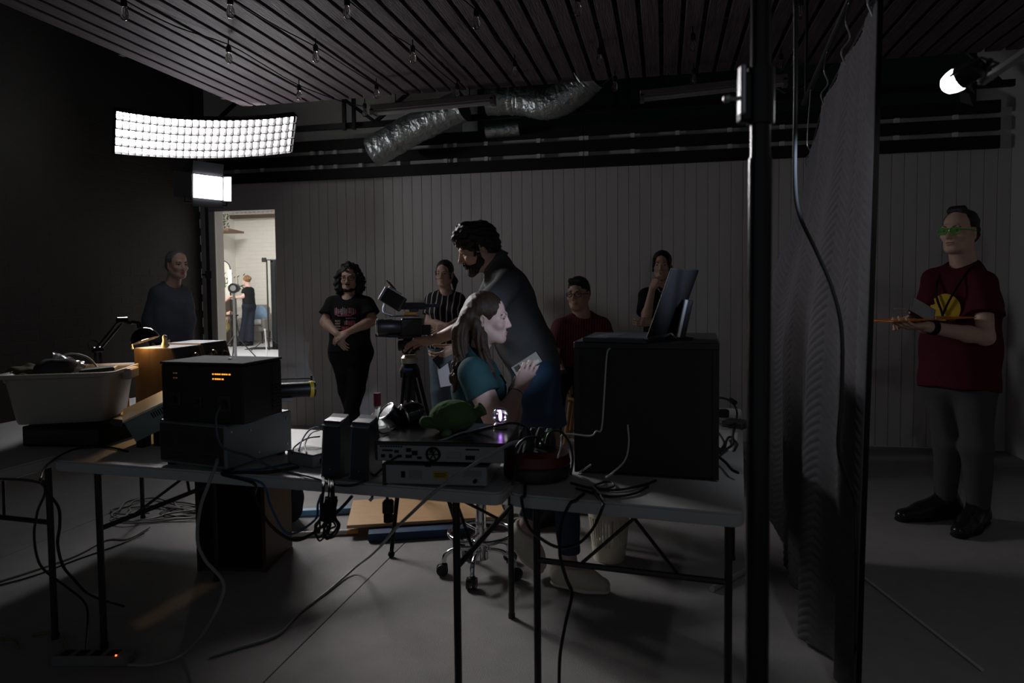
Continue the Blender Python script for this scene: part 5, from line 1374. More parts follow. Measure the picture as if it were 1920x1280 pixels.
# red-capped glass bottle
c = on_z(709, 848, TZ)
t = thing('glass_bottle', c, 'clear glass bottle with dark red cap behind the right speaker', 'bottle')
o = MB(); o.lathe([(.0005, .0), (.033, .0), (.035, .006), (.035, .115), (.028, .145), (.014, .165), (.0125, .18), (.0125, .20)], c, n=20); o.build('glass', mat('bottle_glass', (.82, .86, .85), .05, trans=.9, ior=1.45), t, smooth=True)
o = MB(); o.lathe([(.0145, .185), (.0145, .235), (.0005, .235)], c, n=18); o.build('cap', mat('cap_red', (.16, .012, .03), .4), t, smooth=True)
o = MB(); o.lathe([(.0352, .03), (.0355, .03), (.0355, .10), (.0352, .10)], c, n=20); o.build('paper_label', mat('bottle_label', (.30, .30, .30), .6), t, smooth=True)

# ================================================================== end table: cable reel, rack case, laptop
rc_ = on_z(1007, 893, TZ)
t = thing('cable_reel', rc_, 'squat red and black socket drum with plugs in its top', 'cable reel')
o = MB(); o.lathe([(.10, 0), (.112, .008), (.114, .04), (.108, .05)], rc_, n=32); o.build('base', m_blackp, t, smooth=True)
o = MB(); o.lathe([(.110, .048), (.114, .054), (.108, .085), (.085, .095), (.06, .096)], rc_, n=32); o.build('red_drum', mat('reel_red', (.11, .008, .009), .35), t, smooth=True)
o = MB(); o.lathe([(.075, .094), (.072, .10), (.0005, .10)], rc_, n=24); o.build('socket_plate', m_blackp, t, smooth=True)
for k, (dx, dy, hh) in enumerate(((-.04, -.02, .075), (.015, .0, .07), (.045, .03, .06), (-.01, .045, .06))):
    p = rc_ + R0 * dx + F0 * dy
    o = MB(); o.lathe([(.022, .098), (.023, .12), (.018, .098 + hh * .7), (.008, .098 + hh)], p, n=14); o.build('plug', mat('plug_grey', (.035, .038, .045), .35) if k == 0 else m_blackp, t, smooth=True)
F6 = pfrm((1079, 884), (1346, 900), TZ + .006, .50, .446)
t = thing('rack_case', F6.p(F6.w / 2, .25, -.006), 'big black equipment rack case with a laptop on its top', 'rack case')
m_case = mat('case_black', (.010, .0105, .011), .55, bump=.15, bscale=200)
F6.box(0, F6.w, 0, F6.d, 0, F6.h, .006).build('body', m_case, t)
F6.box(-.004, F6.w + .004, -.004, F6.d + .004, F6.h - .02, F6.h + .003, .003).build('lid', mat('case_lid', (.02, .02, .021), .45), t)
for k in range(7): screw(t, F6.p(-.001, .01, .05 + k * .058), -F6.ex, .005); 
for x in (.03, F6.w - .03): F6.box(x - .02, x + .02, .02, .06, -.006, 0).build('foot', m_blackm, t)
for x in (-.003, F6.w - .017):
    F6.box(x, x + .02, -.003, .006, .0, F6.h - .02).build('corner_rail', mat('rail_black', (.02, .02, .021), .4, .3), t)
CT = F6.p(0, 0, F6.h + .003)[2]
# laptop: base on the case, screen facing the seated woman
h0, h1 = on_z(1212, 645, CT), on_z(1262, 633, CT)
hd = flat(h1 - h0); fw_ = flat(np.cross(Z0, hd)); fw_ = fw_ if np.dot(fw_, R0) < 0 else -fw_        # towards the user
lt = thing('laptop', (h0 + h1) / 2, 'open black laptop on the rack case, seen from behind its tilted screen', 'laptop')
wl = .33; o0 = h0 + hd * .0
Fl = Frm(o0, hd, wl, .23, .018); 
if np.dot(Fl.ey, fw_) < 0: Fl.ey = -Fl.ey; Fl.M[:, 1] = Fl.ey
Fl.box(0, wl, 0, .225, .0, .016, .003).build('base', mat('laptop_base', (.035, .036, .04), .35, .3), lt)
Fl.box(.015, wl - .015, .012, .14, .016, .0175).build('keyboard', m_blackp, lt)
Fl.box(.10, wl - .10, .15, .215, .016, .017).build('touchpad', mat('touchpad', (.05, .05, .055), .3), lt)
tu = nrm(Z0 - Fl.ey * .36); tn = nrm(np.cross(hd, tu)); tn = tn if np.dot(tn, Fl.ey) > 0 else -tn
Ms = np.stack([hd, tn, tu], 1); sc = o0 + hd * wl / 2 + tu * .127 + Z0 * .012
MB().box(sc, (wl, .008, .235), Ms, .002).build('screen_lid', mat('laptop_lid', (.012, .012, .013), .6, .0, spec=.2), lt)
MB().box(sc + tn * .0045, (wl - .016, .001, .21), Ms).build('display', mat('laptop_emit', (.02, .02, .02), .3, emit=(.55, .72, 1.0), estr=LAP_E), lt)
o = MB(); o.cyl(o0 + hd * .03 + Z0 * .012, o0 + hd * .30 + Z0 * .012, .007, n=10); o.build('hinge', m_blackp, lt)
MB().box(sc - tn * .0042 + hd * .05, (.05, .0006, .012), Ms).build('maker_badge', mat('badge', (.06, .06, .065), .3, .6), lt)
# slim speaker bar behind the laptop
c0, c1 = on_z(1266, 640, CT), on_z(1288, 637, CT)
sb = thing('small_monitor', c0, 'slim dark device with bright silver front edge leaning behind the laptop', 'device')
ex = R0; upv = nrm(Z0 + R0 * .22); M4 = np.stack([nrm(np.cross(upv, F0)) , F0, upv], 1); M4[:, 0] = nrm(np.cross(F0, upv))
cc = (c0 + c1) / 2 + upv * .075 + F0 * .06 - R0 * .004
MB().box(cc, (.022, .16, .135), M4, .004).build('back_shell', m_blackp, sb)
MB().box(cc - M4[:, 0] * .012 - F0 * .072, (.012, .016, .13), M4, .002).build('silver_edge', mat('edge_silver', (.62, .62, .64), .3, .7), sb)
o = MB(); o.cyl(cc - upv * .07, V(cc[0], cc[1], CT + .008), .008, n=10); o.lathe([(.045, CT), (.045, CT + .006), (.012, CT + .012)], V(cc[0], cc[1], 0), n=20); o.build('stand', m_black, sb)

# ================================================================== left table
F7 = pfrm((42, 836), (190, 838), TZ + .004, .28, .082)
t = thing('flat_black_box', F7.p(F7.w / 2, .14, -.004), 'flat matt black box under the storage tub', 'box')
F7.box(0, F7.w, 0, F7.d, 0, F7.h, .004).build('body', m_blackm, t)
for x in (.02, F7.w - .02):
    for y in (.03, .25): F7.box(x - .012, x + .012, y - .012, y + .012, -.004, 0).build('foot', m_blackm, t)
F7.box(.01, F7.w - .01, -.002, .001, .01, F7.h - .01).build('panel', m_blackp, t)
# storage tub
bz = F7.p(0, 0, F7.h)[2]; A = on_z(28, 797, bz); B = on_z(198, 789, bz)
F8 = Frm(A, B - A, np.linalg.norm(B - A), .30, .215)
t = thing('storage_tub', F8.p(F8.w / 2, .15, 0), 'translucent white plastic tub heaped with cables and bags', 'tub')
m_tub = mat('tub_plastic', (.34, .31, .275), .38, trans=.03, var=.05, vscale=6)
def tubring(g, z): 
    pts = []; w, d, r = F8.w, F8.d, .035
    for cx, cy, a0 in ((r - g, r - g, math.pi), (w - r + g, r - g, 1.5 * math.pi), (w - r + g, d - r + g, 0), (r - g, d - r + g, .5 * math.pi)):
        for k in range(5): a = a0 + k * math.pi / 8; pts.append(F8.p(cx + r * math.cos(a), cy + r * math.sin(a), z))
    return pts
rings = [tubring(g, z) for g, z in ((-.02, .004), (0, .0), (.004, .012), (.030, .195), (.052, .198), (.054, .215), (.046, .216), (.026, .205), (.0, .02), (-.02, .012))]
o = MB(); nn_ = len(rings[0]); vs_ = sum(rings, []); fs_ = [[i * nn_ + j, i * nn_ + (j + 1) % nn_, (i + 1) * nn_ + (j + 1) % nn_, (i + 1) * nn_ + j] for i in range(len(rings) - 1) for j in range(nn_)]
fs_ += [list(range(nn_))[::-1], [(len(rings) - 1) * nn_ + j for j in range(nn_)]]; o.add(vs_, fs_); o.build('tub', m_tub, t, smooth=True)
for x in (-.06, F8.w + .06): F8.box(x - .02, x + .02, .09, .21, .165, .212, .006).build('handle', m_tub, t)
# things lying in the tub
def blob(px, py, r, label, m, name='cable_bag', cat='bag'):
    P = [ell(q(px, py, 3.05), r, rotz(YAW), .01)]
    o = sdf(name, P, .006, m, None, noise=wav(.006, 45, px)); tag(o, label, cat)
blob(112, 692, (.10, .09, .048), 'dark grey cloth bundle heaped in the storage tub', cloth('bundle', (.05, .05, .055)), 'cloth_bundle', 'bundle')
blob(44, 699, (.075, .08, .032), 'olive cable bundle at the left end of the storage tub', cloth('olive_b', (.09, .085, .03)), 'cable_bundle', 'bundle')
bp = [q(102, 700, 3.02), q(112, 672, 3.05), q(122, 674, 3.1), q(150, 700, 3.06), q(140, 708, 3.0)]
o = MB()
rr = random.Random(3); gv = []; NX = 12; NY = 8
for i in range(NX + 1):
    for j in range(NY + 1):
        u, v = i / NX, j / NY; p = (q(94, 696, 3.0) * (1 - u) + q(164, 700, 3.0) * u) * (1 - v) + (q(104, 664, 3.12) * (1 - u) + q(156, 680, 3.12) * u) * v
        gv.append(p + V(rr.uniform(-.006, .006), rr.uniform(-.006, .006), .035 * math.sin(math.pi * v) * (1 - u * .4) + rr.uniform(-.006, .006)))
o = link_mesh('plastic_bag', gv, [[i * (NY + 1) + j, (i + 1) * (NY + 1) + j, (i + 1) * (NY + 1) + j + 1, i * (NY + 1) + j + 1] for i in range(NX) for j in range(NY)], mat('clear_bag', (.55, .55, .56), .15, alpha=.45), smooth=False, fix=False)
sm_ = o.modifiers.new('s', 'SOLIDIFY'); sm_.thickness = .001
tag(o, 'crumpled clear plastic bag on top of the storage tub heap', 'bag')
a, b_ = q(190, 699, 3.05), q(218, 694, 3.05)
MB().bar(q(152, 696, 3.0), q(218, 689, 3.05), .10, .016, bev=.004).build('black_case', m_blackp, label='thin black case lying across the right end of the tub', cat='case')
def cable(pts, r, m, label, name='cable', n=6, step=6):
    o = MB(); o.tube(catmull(pts, step), r, n); return o.build(name, m, smooth='all', label=label, cat='cable')
m_cb = mat('cable_black', (.011, .011, .012), .4); m_cg = mat('cable_grey', (.26, .27, .28), .5); m_cw = mat('cable_white', (.62, .62, .62), .45); m_cblue = mat('cable_blue', (.03, .10, .24), .45)
m_cy = mat('cable_olive', (.16, .15, .05), .5)
cable([q(88, 708, 3.0), q(95, 685, 3.05), q(125, 664, 3.12), q(160, 668, 3.15), q(180, 685, 3.15), q(188, 703, 3.1)], .0045, m_cg, 'grey cable arching high over the storage tub')
cable([q(20, 712, 2.95), q(18, 702, 2.95), q(25, 697, 2.98), q(32, 704, 3.0), q(30, 712, 3.0)], .004, m_cy, 'small olive cable loop at the left rim of the tub')
cable([q(32, 712, 2.95), q(36, 703, 2.96), q(48, 702, 2.98), q(52, 710, 3.0)], .004, m_cy, 'olive cable loop beside the olive bundle')
cable([q(40, 706, 3.0), q(46, 697, 3.05), q(56, 697, 3.08), q(64, 704, 3.1)], .004, m_cy, 'higher olive cable loop behind the olive bundle')
cable([q(72, 708, 2.97), q(72, 694, 3.0), q(82, 688, 3.02), q(96, 694, 3.02), q(100, 704, 3.0)], .0045, m_cb, 'black cable loop over the grey bundle in the tub')
cable([q(96, 694, 3.0), q(104, 682, 3.02), q(112, 692, 3.0), q(125, 698, 2.98), q(150, 706, 2.98)], .004, m_cb, 'black cable draped over the clear bag')

# amber bottles behind the tub
for px, py, hh, lb in ((233, 806, .175, 'amber glass bottle behind the right end of the tub'), (222, 812, .06, 'short amber glass jar by the foot of the tilted box')):
    c = on_z(px, py - 8, TZ); t = thing('amber_bottle', c, lb, 'bottle')
    r_ = .026
    o = MB(); o.lathe([(.0005, .0), (r_, .0), (r_, hh * .7), (r_ * .8, hh * .86), (r_ * .42, hh * .92), (r_ * .42, hh)], c, n=18); o.build('glass', mat('amber_glass', (.75, .30, .05), .06, trans=.92), t, smooth=True)
    o = MB(); o.lathe([(r_ * .5, hh), (r_ * .5, hh + .018), (.0005, hh + .018)], c, n=14); o.build('cap', m_blackp, t)

# desk lamp
def desk_lamp():
    d = 3.24; b0 = on_z(188, 793, TZ)
    t = thing('desk_lamp', b0, 'black jointed desk lamp with dome shade, lit warm, behind the tub', 'desk lamp')
    mk = mat('lamp_black', (.010, .009, .011), .12)
    o = MB(); o.lathe([(.085, 0), (.088, .006), (.082, .018), (.02, .024)], b0, n=28); o.build('base', mk, t, smooth=True)
    e1 = q(181, 660, d); e1 = V(b0[0], b0[1], e1[2]); e2 = q(229, 600, d)
    sd = nrm(np.cross(e2 - e1, Z0)) * .012
    for sg in (-1, 1):
        o = MB(); o.cyl(V(b0[0], b0[1], TZ + .02) + sd * sg, e1 + sd * sg, .0055, n=8); o.build('lower_rod', mk, t)
        o = MB(); o.cyl(e1 + sd * sg, e2 + sd * sg, .0055, n=8); o.build('upper_rod', mk, t)
    o = MB(); o.cyl(e1 - sd * 1.8, e1 + sd * 1.8, .014, n=12); o.build('elbow', mk, t); o = MB(); o.cyl(e2 - sd * 1.8, e2 + sd * 1.8, .014, n=12); o.build('wrist', mk, t)
    o = MB(); o.torus(e1 + V(0, 0, .02) - R0 * .02, .026, .002, np.stack([R0, Z0, F0], 1), 20, 5); o.build('spring_loop', mk, t)
    o = MB(); o.tube([e1 + (e2 - e1) * .1 + Z0 * .02, e1 + (e2 - e1) * .55 + Z0 * .012], .0045, 6); o.build('spring', mat('spring_brass', (.35, .25, .12), .3, .8), t)
    # shade: dome opening down and a little towards the decks
    c = q(272, 637, d + .02); ax = nrm(V(0, 0, -1) + cv(.32, 0, .0) * .35)
    u = nrm(np.cross(ax, F0)); M = np.stack([u, np.cross(ax, u), ax], 1); R_ = .072
    SH = .90
    prof = [(.012, -.064), (.030, -.060), (.050, -.046), (.064, -.024), (.072, .004), (.070, .004), (.062, -.023), (.048, -.043), (.029, -.056), (.002, -.060)]
    o = MB(); o.lathe([(r_ * SH, z_ * SH) for r_, z_ in prof], c, M, 28); o.build('shade', mk, t, smooth=True)
    o = MB(); o.cyl(c - ax * .062, c - ax * .085, .013, .010, 12); nk = c - ax * .085; o.tube([nk, nk - R0 * .03 + Z0 * .004, (nk + e2) / 2 + Z0 * -.008, e2], .009, 8); o.build('neck', mk, t, smooth=True)
    bl = c - ax * .022
    o = MB(); o.ball(bl, .018, n=14); o.build('bulb', mat('lamp_bulb', (1, .9, .7), .4, emit=(1.0, .62, .26), estr=30), t, smooth='all')
    o = MB(); sw = q(247, 653, d - .02); o.cyl(q(246, 640, d - .02), q(248, 651, d - .02), .0035, n=8); o.ball(q(248, 653, d - .02), .006, n=10); o.build('pull_knob', mat('knob_cream', (.75, .6, .38), .5), t)
    L = bpy.data.lights.new('lamp_light', 'POINT'); L.energy = LAMP_W; L.color = (1.0, .60, .25); L.shadow_soft_size = .018
    lo = bpy.data.objects.new('lamp_light', L); COL.objects.link(lo); lo.parent = t; lo.location = Vector(bl + ax * .024) - t.location
desk_lamp()

# twin decks with wooden side and ringed controls
def decks():
    zt = 1.11; a, b_, c = on_z(262, 651, zt), on_z(321, 654.5, zt), on_z(425, 641, zt)
    fr_ = flat(c - b_); side = np.cross(fr_, Z0); W_ = .20; a = b_ - side * W_; L_ = np.linalg.norm(c - b_)
    mw = mat('deck_wood', (.17, .10, .045), .42, var=.35, vscale=7, stretch=(9, 9, .5)); mt_ = mat('deck_top', (.16, .16, .17), .7, .2, var=.3, vscale=60); mf = mat('deck_face', (.025, .023, .024), .4); mr = mat('deck_ring', (.34, .25, .16), .28, .85)
    for k in range(2):
        o_ = a + fr_ * (L_ / 2 * k); o_ = V(o_[0], o_[1], TZ); ll = L_ / 2 - .004; H = zt - TZ + (.0 if k == 0 else .006)
        t = thing('tape_deck', o_ + side * W_ / 2 + fr_ * ll / 2, 'wood-sided deck with sloping dark front and ringed controls, ' + ('nearer to the desk lamp' if k == 0 else 'nearer to the doorway'), 'deck', 'wood-sided decks')
        P = lambda x, y, z: o_ + side * x + fr_ * y + Z0 * z
        prof = [(0, 0), (W_ + .05, 0), (W_ + .05, H * .55), (W_, H), (0, H)]
        o = MB(); o.prism([P(x, .012, z) for x, z in prof], fr_ * (ll - .024)); o.build('body', mf, t)
        for y in (0, ll - .012):
            o = MB(); o.prism([P(x, y, z) for x, z in prof], fr_ * .012); o.build('side_panel', mw, t)
        o = MB(); o.prism([P(.002, .002, H), P(W_ - .002, .002, H), P(W_ - .002, ll - .002, H), P(.002, ll - .002, H)], Z0 * .004); o.build('top_grille', mt_, t)
        nf = nrm(np.cross(fr_, nrm(P(W_, 0, H) - P(W_ + .05, 0, H * .55)))); nf = nf if np.dot(nf, side) > 0 else -nf
        up_ = nrm(P(W_, 0, H) - P(W_ + .05, 0, H * .55)); M = np.stack([fr_, up_, nf], 1)
        for (y, s_, r_) in ((ll * .30, .09, .034), (ll * .62, .055, .020), (ll * .72, .11, .022)) if k == 0 else ((ll * .25, .06, .022), (ll * .68, .085, .036), (ll * .30, .12, .02)):
            pc = P(W_, y, H) - up_ * s_
            o = MB(); o.lathe([(r_, .0), (r_, .022), (r_ * .86, .026), (r_ * .72, .022), (r_ * .70, .0)], pc, M, 24); ring = o.build('ring', mr, t, smooth=True)
            o = MB(); o.lathe([(r_ * .25, .0), (r_ * .25, .022), (r_ * .1, .026), (.0005, .026)], pc, M, 14); hub = o.build('hub', mr, t, smooth=True)
            o = MB()
            for q_ in range(3):
                an = q_ * 2.094 + .5; dv = fr_ * math.cos(an) + up_ * math.sin(an); o.bar(pc + nf * .012, pc + nf * .012 + dv * r_ * .75, .004, .006, up=nf)
            o.build('spokes', mf, t)
    # little cream figurine
    c = on_z(316, 652, zt + .012); c = a + side * W_ * .72 + fr_ * .03; c[2] = zt + .004
    t = thing('figurine', c, 'tiny cream figurine sitting on the wood-sided deck', 'figurine')
    mc = mat('fig_cream', (.80, .62, .38), .6)
    sdf('body', [ell(c + V(0, 0, .012), (.015, .013, .013), ID, .008), cone(c + V(0, 0, .012), c + V(0, 0, .040), .012, .009, .01), ell(c + V(0, 0, .050), (.010, .011, .012), ID, .006), cone(c + V(0, 0, .030), c + R0 * .020 + V(0, 0, .028), .005, .0045, .005), ell(c + R0 * .020 + V(0, 0, .033), .0055, ID, .004), cone(c + V(0, 0, .008), c + R0 * .016 + V(0, 0, .012), .007, .006, .006)], .0022, mc, t)
    o = MB(); o.ball(c + R0 * .008 - F0 * .004 + V(0, 0, .052), .005, n=10); o.build('visor', mat('fig_green', (.02, .05, .015), .3), t)
decks()

# tilted cream box
ex = cv(.80, .40, -.35); ez = cv(-.42, .80, .35); Fb = Frm(q(231, 791, 2.78), ex, .21, .17, .10, ez)
t = thing('tilted_box', V(Fb.o[0], Fb.o[1], TZ), 'pale metal box tilted up on a black bracket beside the radio', 'box')
m_tb = mat('box_cream', (.60, .55, .45), .5, var=.06, vscale=10); m_tbs = mat('box_side', (.16, .20, .20), .5)
Fb.box(0, .205, -.0, .17, -.10, -.004, .003).build('body', m_tbs, t); Fb.box(-.003, .208, -.004, .172, -.004, .004, .002).build('lid', m_tb, t)
for k in range(10): Fb.box(.10 + k * .009, .1045 + k * .009, -.0015, .0, -.04, -.015).build('vent_slot', m_blackm, t)
screw(t, Fb.p(.195, -.004, -.01), -Fb.ey, .004); screw(t, Fb.p(.20, .0, .004), Fb.ez, .004)
for pb, pe in ((Fb.p(.0, .05, -.02), Fb.p(.0, .05, -.02) - R0 * .04 + Z0 * .005),) + tuple((p_, V(p_[0], p_[1], TZ)) for p_ in (Fb.p(.1, .05, -.10), Fb.p(.03, .05, -.1))):
    o = MB(); o.bar(pb, pe, .05, .03); o.build('bracket', m_blackp, t)
# lens tube with yellow ring
a, b_ = q(424, 737, 3.70), q(590, 729, 3.92); ax = nrm(b_ - a); L = np.linalg.norm(b_ - a); u = nrm(np.cross(ax, Z0)); M = np.stack([u, np.cross(ax, u), ax], 1)
t = thing('lens_tube', V(a[0], a[1], TZ), 'black optical tube with a yellow end ring sticking out behind the radio', 'telescope')
o = MB(); o.lathe([(.0005, 0), (.040, 0), (.042, .005), (.042, L - .03), (.044, L - .03), (.044, L), (.036, L), (.034, L - .01), (.0005, L - .01)], a, M, 26); o.build('tube', m_black, t, smooth=True)
o = MB(); o.lathe([(.0445, L - .032), (.047, L - .030), (.047, L - .012), (.0445, L - .010)], a, M, 26); o.build('yellow_ring', mat('ring_yellow', (.62, .43, .02), .45), t, smooth=True)
o = MB(); o.cyl(q(500, 711, 3.76), q(585, 709, 3.90), .004, n=8); p = q(584, 707, 3.9); o.cyl(p - V(0, 0, .018), p + V(0, 0, .012), .006, n=10); o.build('top_rod', m_black, t)
m1 = a + ax * L * .62; o = MB(); o.box(m1 - Z0 * .048 - ax * .06, (.22, .07, .02), frame(ax), .002); o.build('cradle', mat('mount_grey', (.30, .30, .31), .4, .4), t)
m2 = a + ax * .02; o = MB(); o.box(V(m2[0], m2[1], (TZ + m2[2] - .04) / 2), (.07, .07, m2[2] - .04 - TZ), rotz(YAW), .003); o.build('mount', mat('mount_grey', (.30, .30, .31), .4, .4), t)
# ================================================================== video camera on its tripod
def camera_rig():
    d = 3.95
    t = thing('tripod', V(*(q(768, 690, d)[:2]), 0), 'black video tripod with fluid head between the speakers and the seated woman', 'tripod')
    ap = q(768, 690, d); b0 = V(ap[0], ap[1], 0)
    mk = mat('tripod_black', (.014, .014, .015), .35, .3)
    o = MB(); o.lathe([(.055, -.05), (.06, -.02), (.05, .01), (.04, .03)], ap, n=16); o.build('spider', mk, t, smooth=True)
    for k, (px, dd) in enumerate(((725, -.45), (862, -.25), (775, .42))):
        ft = q(px, 900, d + dd); f = flat(ft - b0); foot = b0 + f * .42
        side = np.cross(f, Z0) * .018
        for sg in (-1, 1):
            o = MB(); o.cyl(ap + f * .05 + side * sg - Z0 * .02, b0 + f * .25 + Z0 * .36 + side * sg, .010, n=8); o.build('leg_tube', mk, t, smooth=True)
        o = MB(); o.cyl(b0 + f * .225 + Z0 * .42, foot + Z0 * .02, .013, .011, 10); o.build('leg', mk, t, smooth=True)
        o = MB(); o.box(b0 + f * .235 + Z0 * .40, (.045, .06, .06), frame(f), .006); o.build('leg_clamp', mk, t)
        o = MB(); o.ball(foot + Z0 * .016, .018, n=10); o.build('foot', m_blackm, t)
        o = MB(); o.cyl(b0 + Z0 * .40, b0 + f * .225 + Z0 * .40, .006, n=6); o.build('spreader', mk, t)
    o = MB(); o.box(ap - Z0 * .10 - F0 * .03, (.055, .03, .16), rotz(YAW), .004); o.build('centre_block', mat('tripod_slate', (.05, .06, .075), .4), t)
    o = MB(); o.box(ap - Z0 * .0 - F0 * .064, (.05, .004, .012), rotz(YAW)); o.build('blue_badge', mat('badge_blue', (.02, .12, .42), .4), t)
    # fluid head
    o = MB(); o.lathe([(.045, .03), (.048, .06), (.035, .075)], ap, n=16); o.build('bowl', mat('bowl_silver', (.45, .40, .33), .35, .7), t, smooth=True)
    o = MB(); o.box(ap + Z0 * .125, (.075, .07, .09), rotz(YAW), .012); o.cyl(ap + Z0 * .13 - R0 * .06, ap + Z0 * .13 + R0 * .06, .030, n=14); o.build('fluid_head', mk, t)
    o = MB(); o.box(ap + Z0 * .185 - R0 * .015, (.20, .05, .016), rotz(YAW), .003); o.build('slide_plate', mk, t)
    o = MB(); o.cyl(ap + Z0 * .19 - R0 * .19, ap + Z0 * .185 - R0 * .05, .009, .012, 8); o.build('pan_handle', mk, t)
    # camera
    c = q(775, 612, d); c = V(ap[0], ap[1], c[2]) + R0 * .01; M = rotz(YAW)
    v = thing('video_camera', V(c[0], c[1], c[2] - .05), 'black cinema camera with lens to the left, shotgun microphone and tilted monitor', 'camera')
    mb_ = mat('camera_body', (.013, .013, .014), .4)
    MB().box(c + R0 * .01, (.12, .09, .10), M, .008).build('body', mb_, v)
    MB().box(c - Z0 * .058 + R0 * .0, (.14, .06, .02), M, .003).build('base_plate', mb_, v)
    o = MB(); Ml = np.stack([F0, Z0, -R0], 1)
    o.lathe([(.035, .045), (.040, .05), (.040, .10), (.044, .105), (.044, .15), (.047, .155), (.047, .185), (.040, .188), (.036, .17), (.0005, .165)], c + Z0 * .0, Ml, 24); o.build('lens', mb_, v, smooth=True)
    o = MB(); o.lathe([(.046, .178), (.049, .180), (.049, .190), (.045, .192)], c, Ml, 24); o.build('lens_rim', m_steel, v, smooth=True)
    o = MB(); o.tube([c + V(0, 0, .06) - R0 * .12, c + V(0, 0, .062), c + V(0, 0, .062) + R0 * .05], .005, 6); o.build('cage_rail', m_steel, v)
    MB().box(c + Z0 * .075 + R0 * .0, (.07, .03, .02), M, .004).build('top_handle', mat('brass_part', (.42, .22, .05), .35, .6), v)
    MB().box(c + Z0 * .098 + R0 * .02, (.05, .03, .028), M, .004).build('mic_mount', mb_, v)
    mc = q(770, 573, d - .02); o = MB(); o.cyl(mc - R0 * .075, mc + R0 * .085, .022, n=14); o.ball(mc - R0 * .075, .022, n=14); o.cyl(mc + R0 * .085, mc + R0 * .16, .010, n=10); o.build('microphone', mat('mic_foam', (.010, .010, .011), .95, bump=.5, bscale=400), v, smooth=True)
    mo = q(738, 562, d - .03); ex = cv(.86, .42, .28); nz = cv(-.5, .3, .8); ez = nrm(np.cross(ex, nz)); ez = ez if ez[2] > 0 else -ez; Mm = np.stack([ex, np.cross(ez, ex), ez], 1)
    ex = cv(.80, -.45, .35); ez = cv(.42, .85, -.1); Mm = frame(ex, ez)
    MB().box(mo, (.135, .028, .085), Mm, .005).build('monitor', mb_, v)
    MB().box(mo + Mm[:, 2] * .05 - Mm[:, 0] * .02, (.07, .05, .010), Mm, .002).build('monitor_hood', mat('hood_pale', (.35, .35, .36), .35, .4), v)
    MB().box(mo - Mm[:, 0] * .073, (.008, .05, .085), Mm, .002).build('monitor_flap', mat('hood_pale', (.35, .35, .36), .35, .4), v)
    for k in range(2):
        p = mo + Mm[:, 2] * .055 - Mm[:, 0] * (.02 + .018 * k); o = MB(); o.cyl(p, p + cv(-.62, .75, 0) * .06, .0035, n=8); o.build('antenna', mb_, v)
    o = MB(); o.tube(catmull([mo - Mm[:, 2] * .045 - Mm[:, 0] * .04, mo - Mm[:, 2] * .09 - Mm[:, 0] * .02, c + V(0, 0, .062) - R0 * .10], 5), .005, 6); o.build('monitor_arm', m_steel, v)
    MB().box(c + R0 * .09 - Z0 * .02, (.05, .06, .06), M, .006).build('battery', mb_, v)
    MB().box(c + R0 * .08 - Z0 * .058 - F0 * .03, (.03, .02, .03), M, .003).build('side_lever', m_steel, v)
    o = MB(); o.ball(c + R0 * .125 - Z0 * .05 - F0 * .035, .006, n=8); o.build('status_light', mat('led_white', (.5, .5, .6), .4, emit=(.75, .8, 1), estr=1.5), v)
camera_rig()

# ================================================================== swivel stool under the seated woman
def stool():
    c = on_z(903, 1073, 0)
    t = thing('swivel_stool', c, 'chrome swivel stool with foot ring and black casters under the woman', 'stool')
    o = MB(); o.lathe([(.005, .455), (.17, .455), (.185, .465), (.19, .485), (.175, .505), (.005, .51)], c, n=28); o.build('seat', mat('seat_vinyl', (.014, .014, .015), .45), t, smooth=True)
    o = MB(); o.cyl(c + Z0 * .20, c + Z0 * .46, .026, n=16); o.build('column', m_chrome, t, smooth=True)
    o = MB(); o.cyl(c + Z0 * .07, c + Z0 * .22, .034, .030, 16); o.build('hub', m_chrome, t, smooth=True)
    o = MB(); o.torus(c + Z0 * .20, .155, .010, n=36); o.build('foot_ring', m_chrome, t, smooth='all')
    for k in range(3):
        a = k * 2.094 + .3; o = MB(); o.cyl(c + Z0 * .20, c + V(.155 * math.cos(a), .155 * math.sin(a), .20), .007, n=8); o.build('ring_spoke', m_chrome, t, smooth=True)
    for k in range(5):
        a = -1.55 + k * 2 * math.pi / 5; f = V(math.cos(a), math.sin(a), 0)
        o = MB(); o.tube(catmull([c + f * .03 + Z0 * .12, c + f * .11 + Z0 * .125, c + f * .17 + Z0 * .10, c + f * .185 + Z0 * .055], 5), .012, 8); o.build('leg', m_chrome, t, smooth='all')
        s_ = np.cross(f, Z0)
        o = MB()
        o.cyl(c + f * .19 + Z0 * .028 - s_ * .022, c + f * .19 + Z0 * .028 - s_ * .006, .028, n=16); o.cyl(c + f * .19 + Z0 * .028 + s_ * .006, c + f * .19 + Z0 * .028 + s_ * .022, .028, n=16); o.box(c + f * .185 + Z0 * .045, (.04, .03, .024), frame(f), .006); o.build('caster', m_blackp, t, smooth=True)
stool()

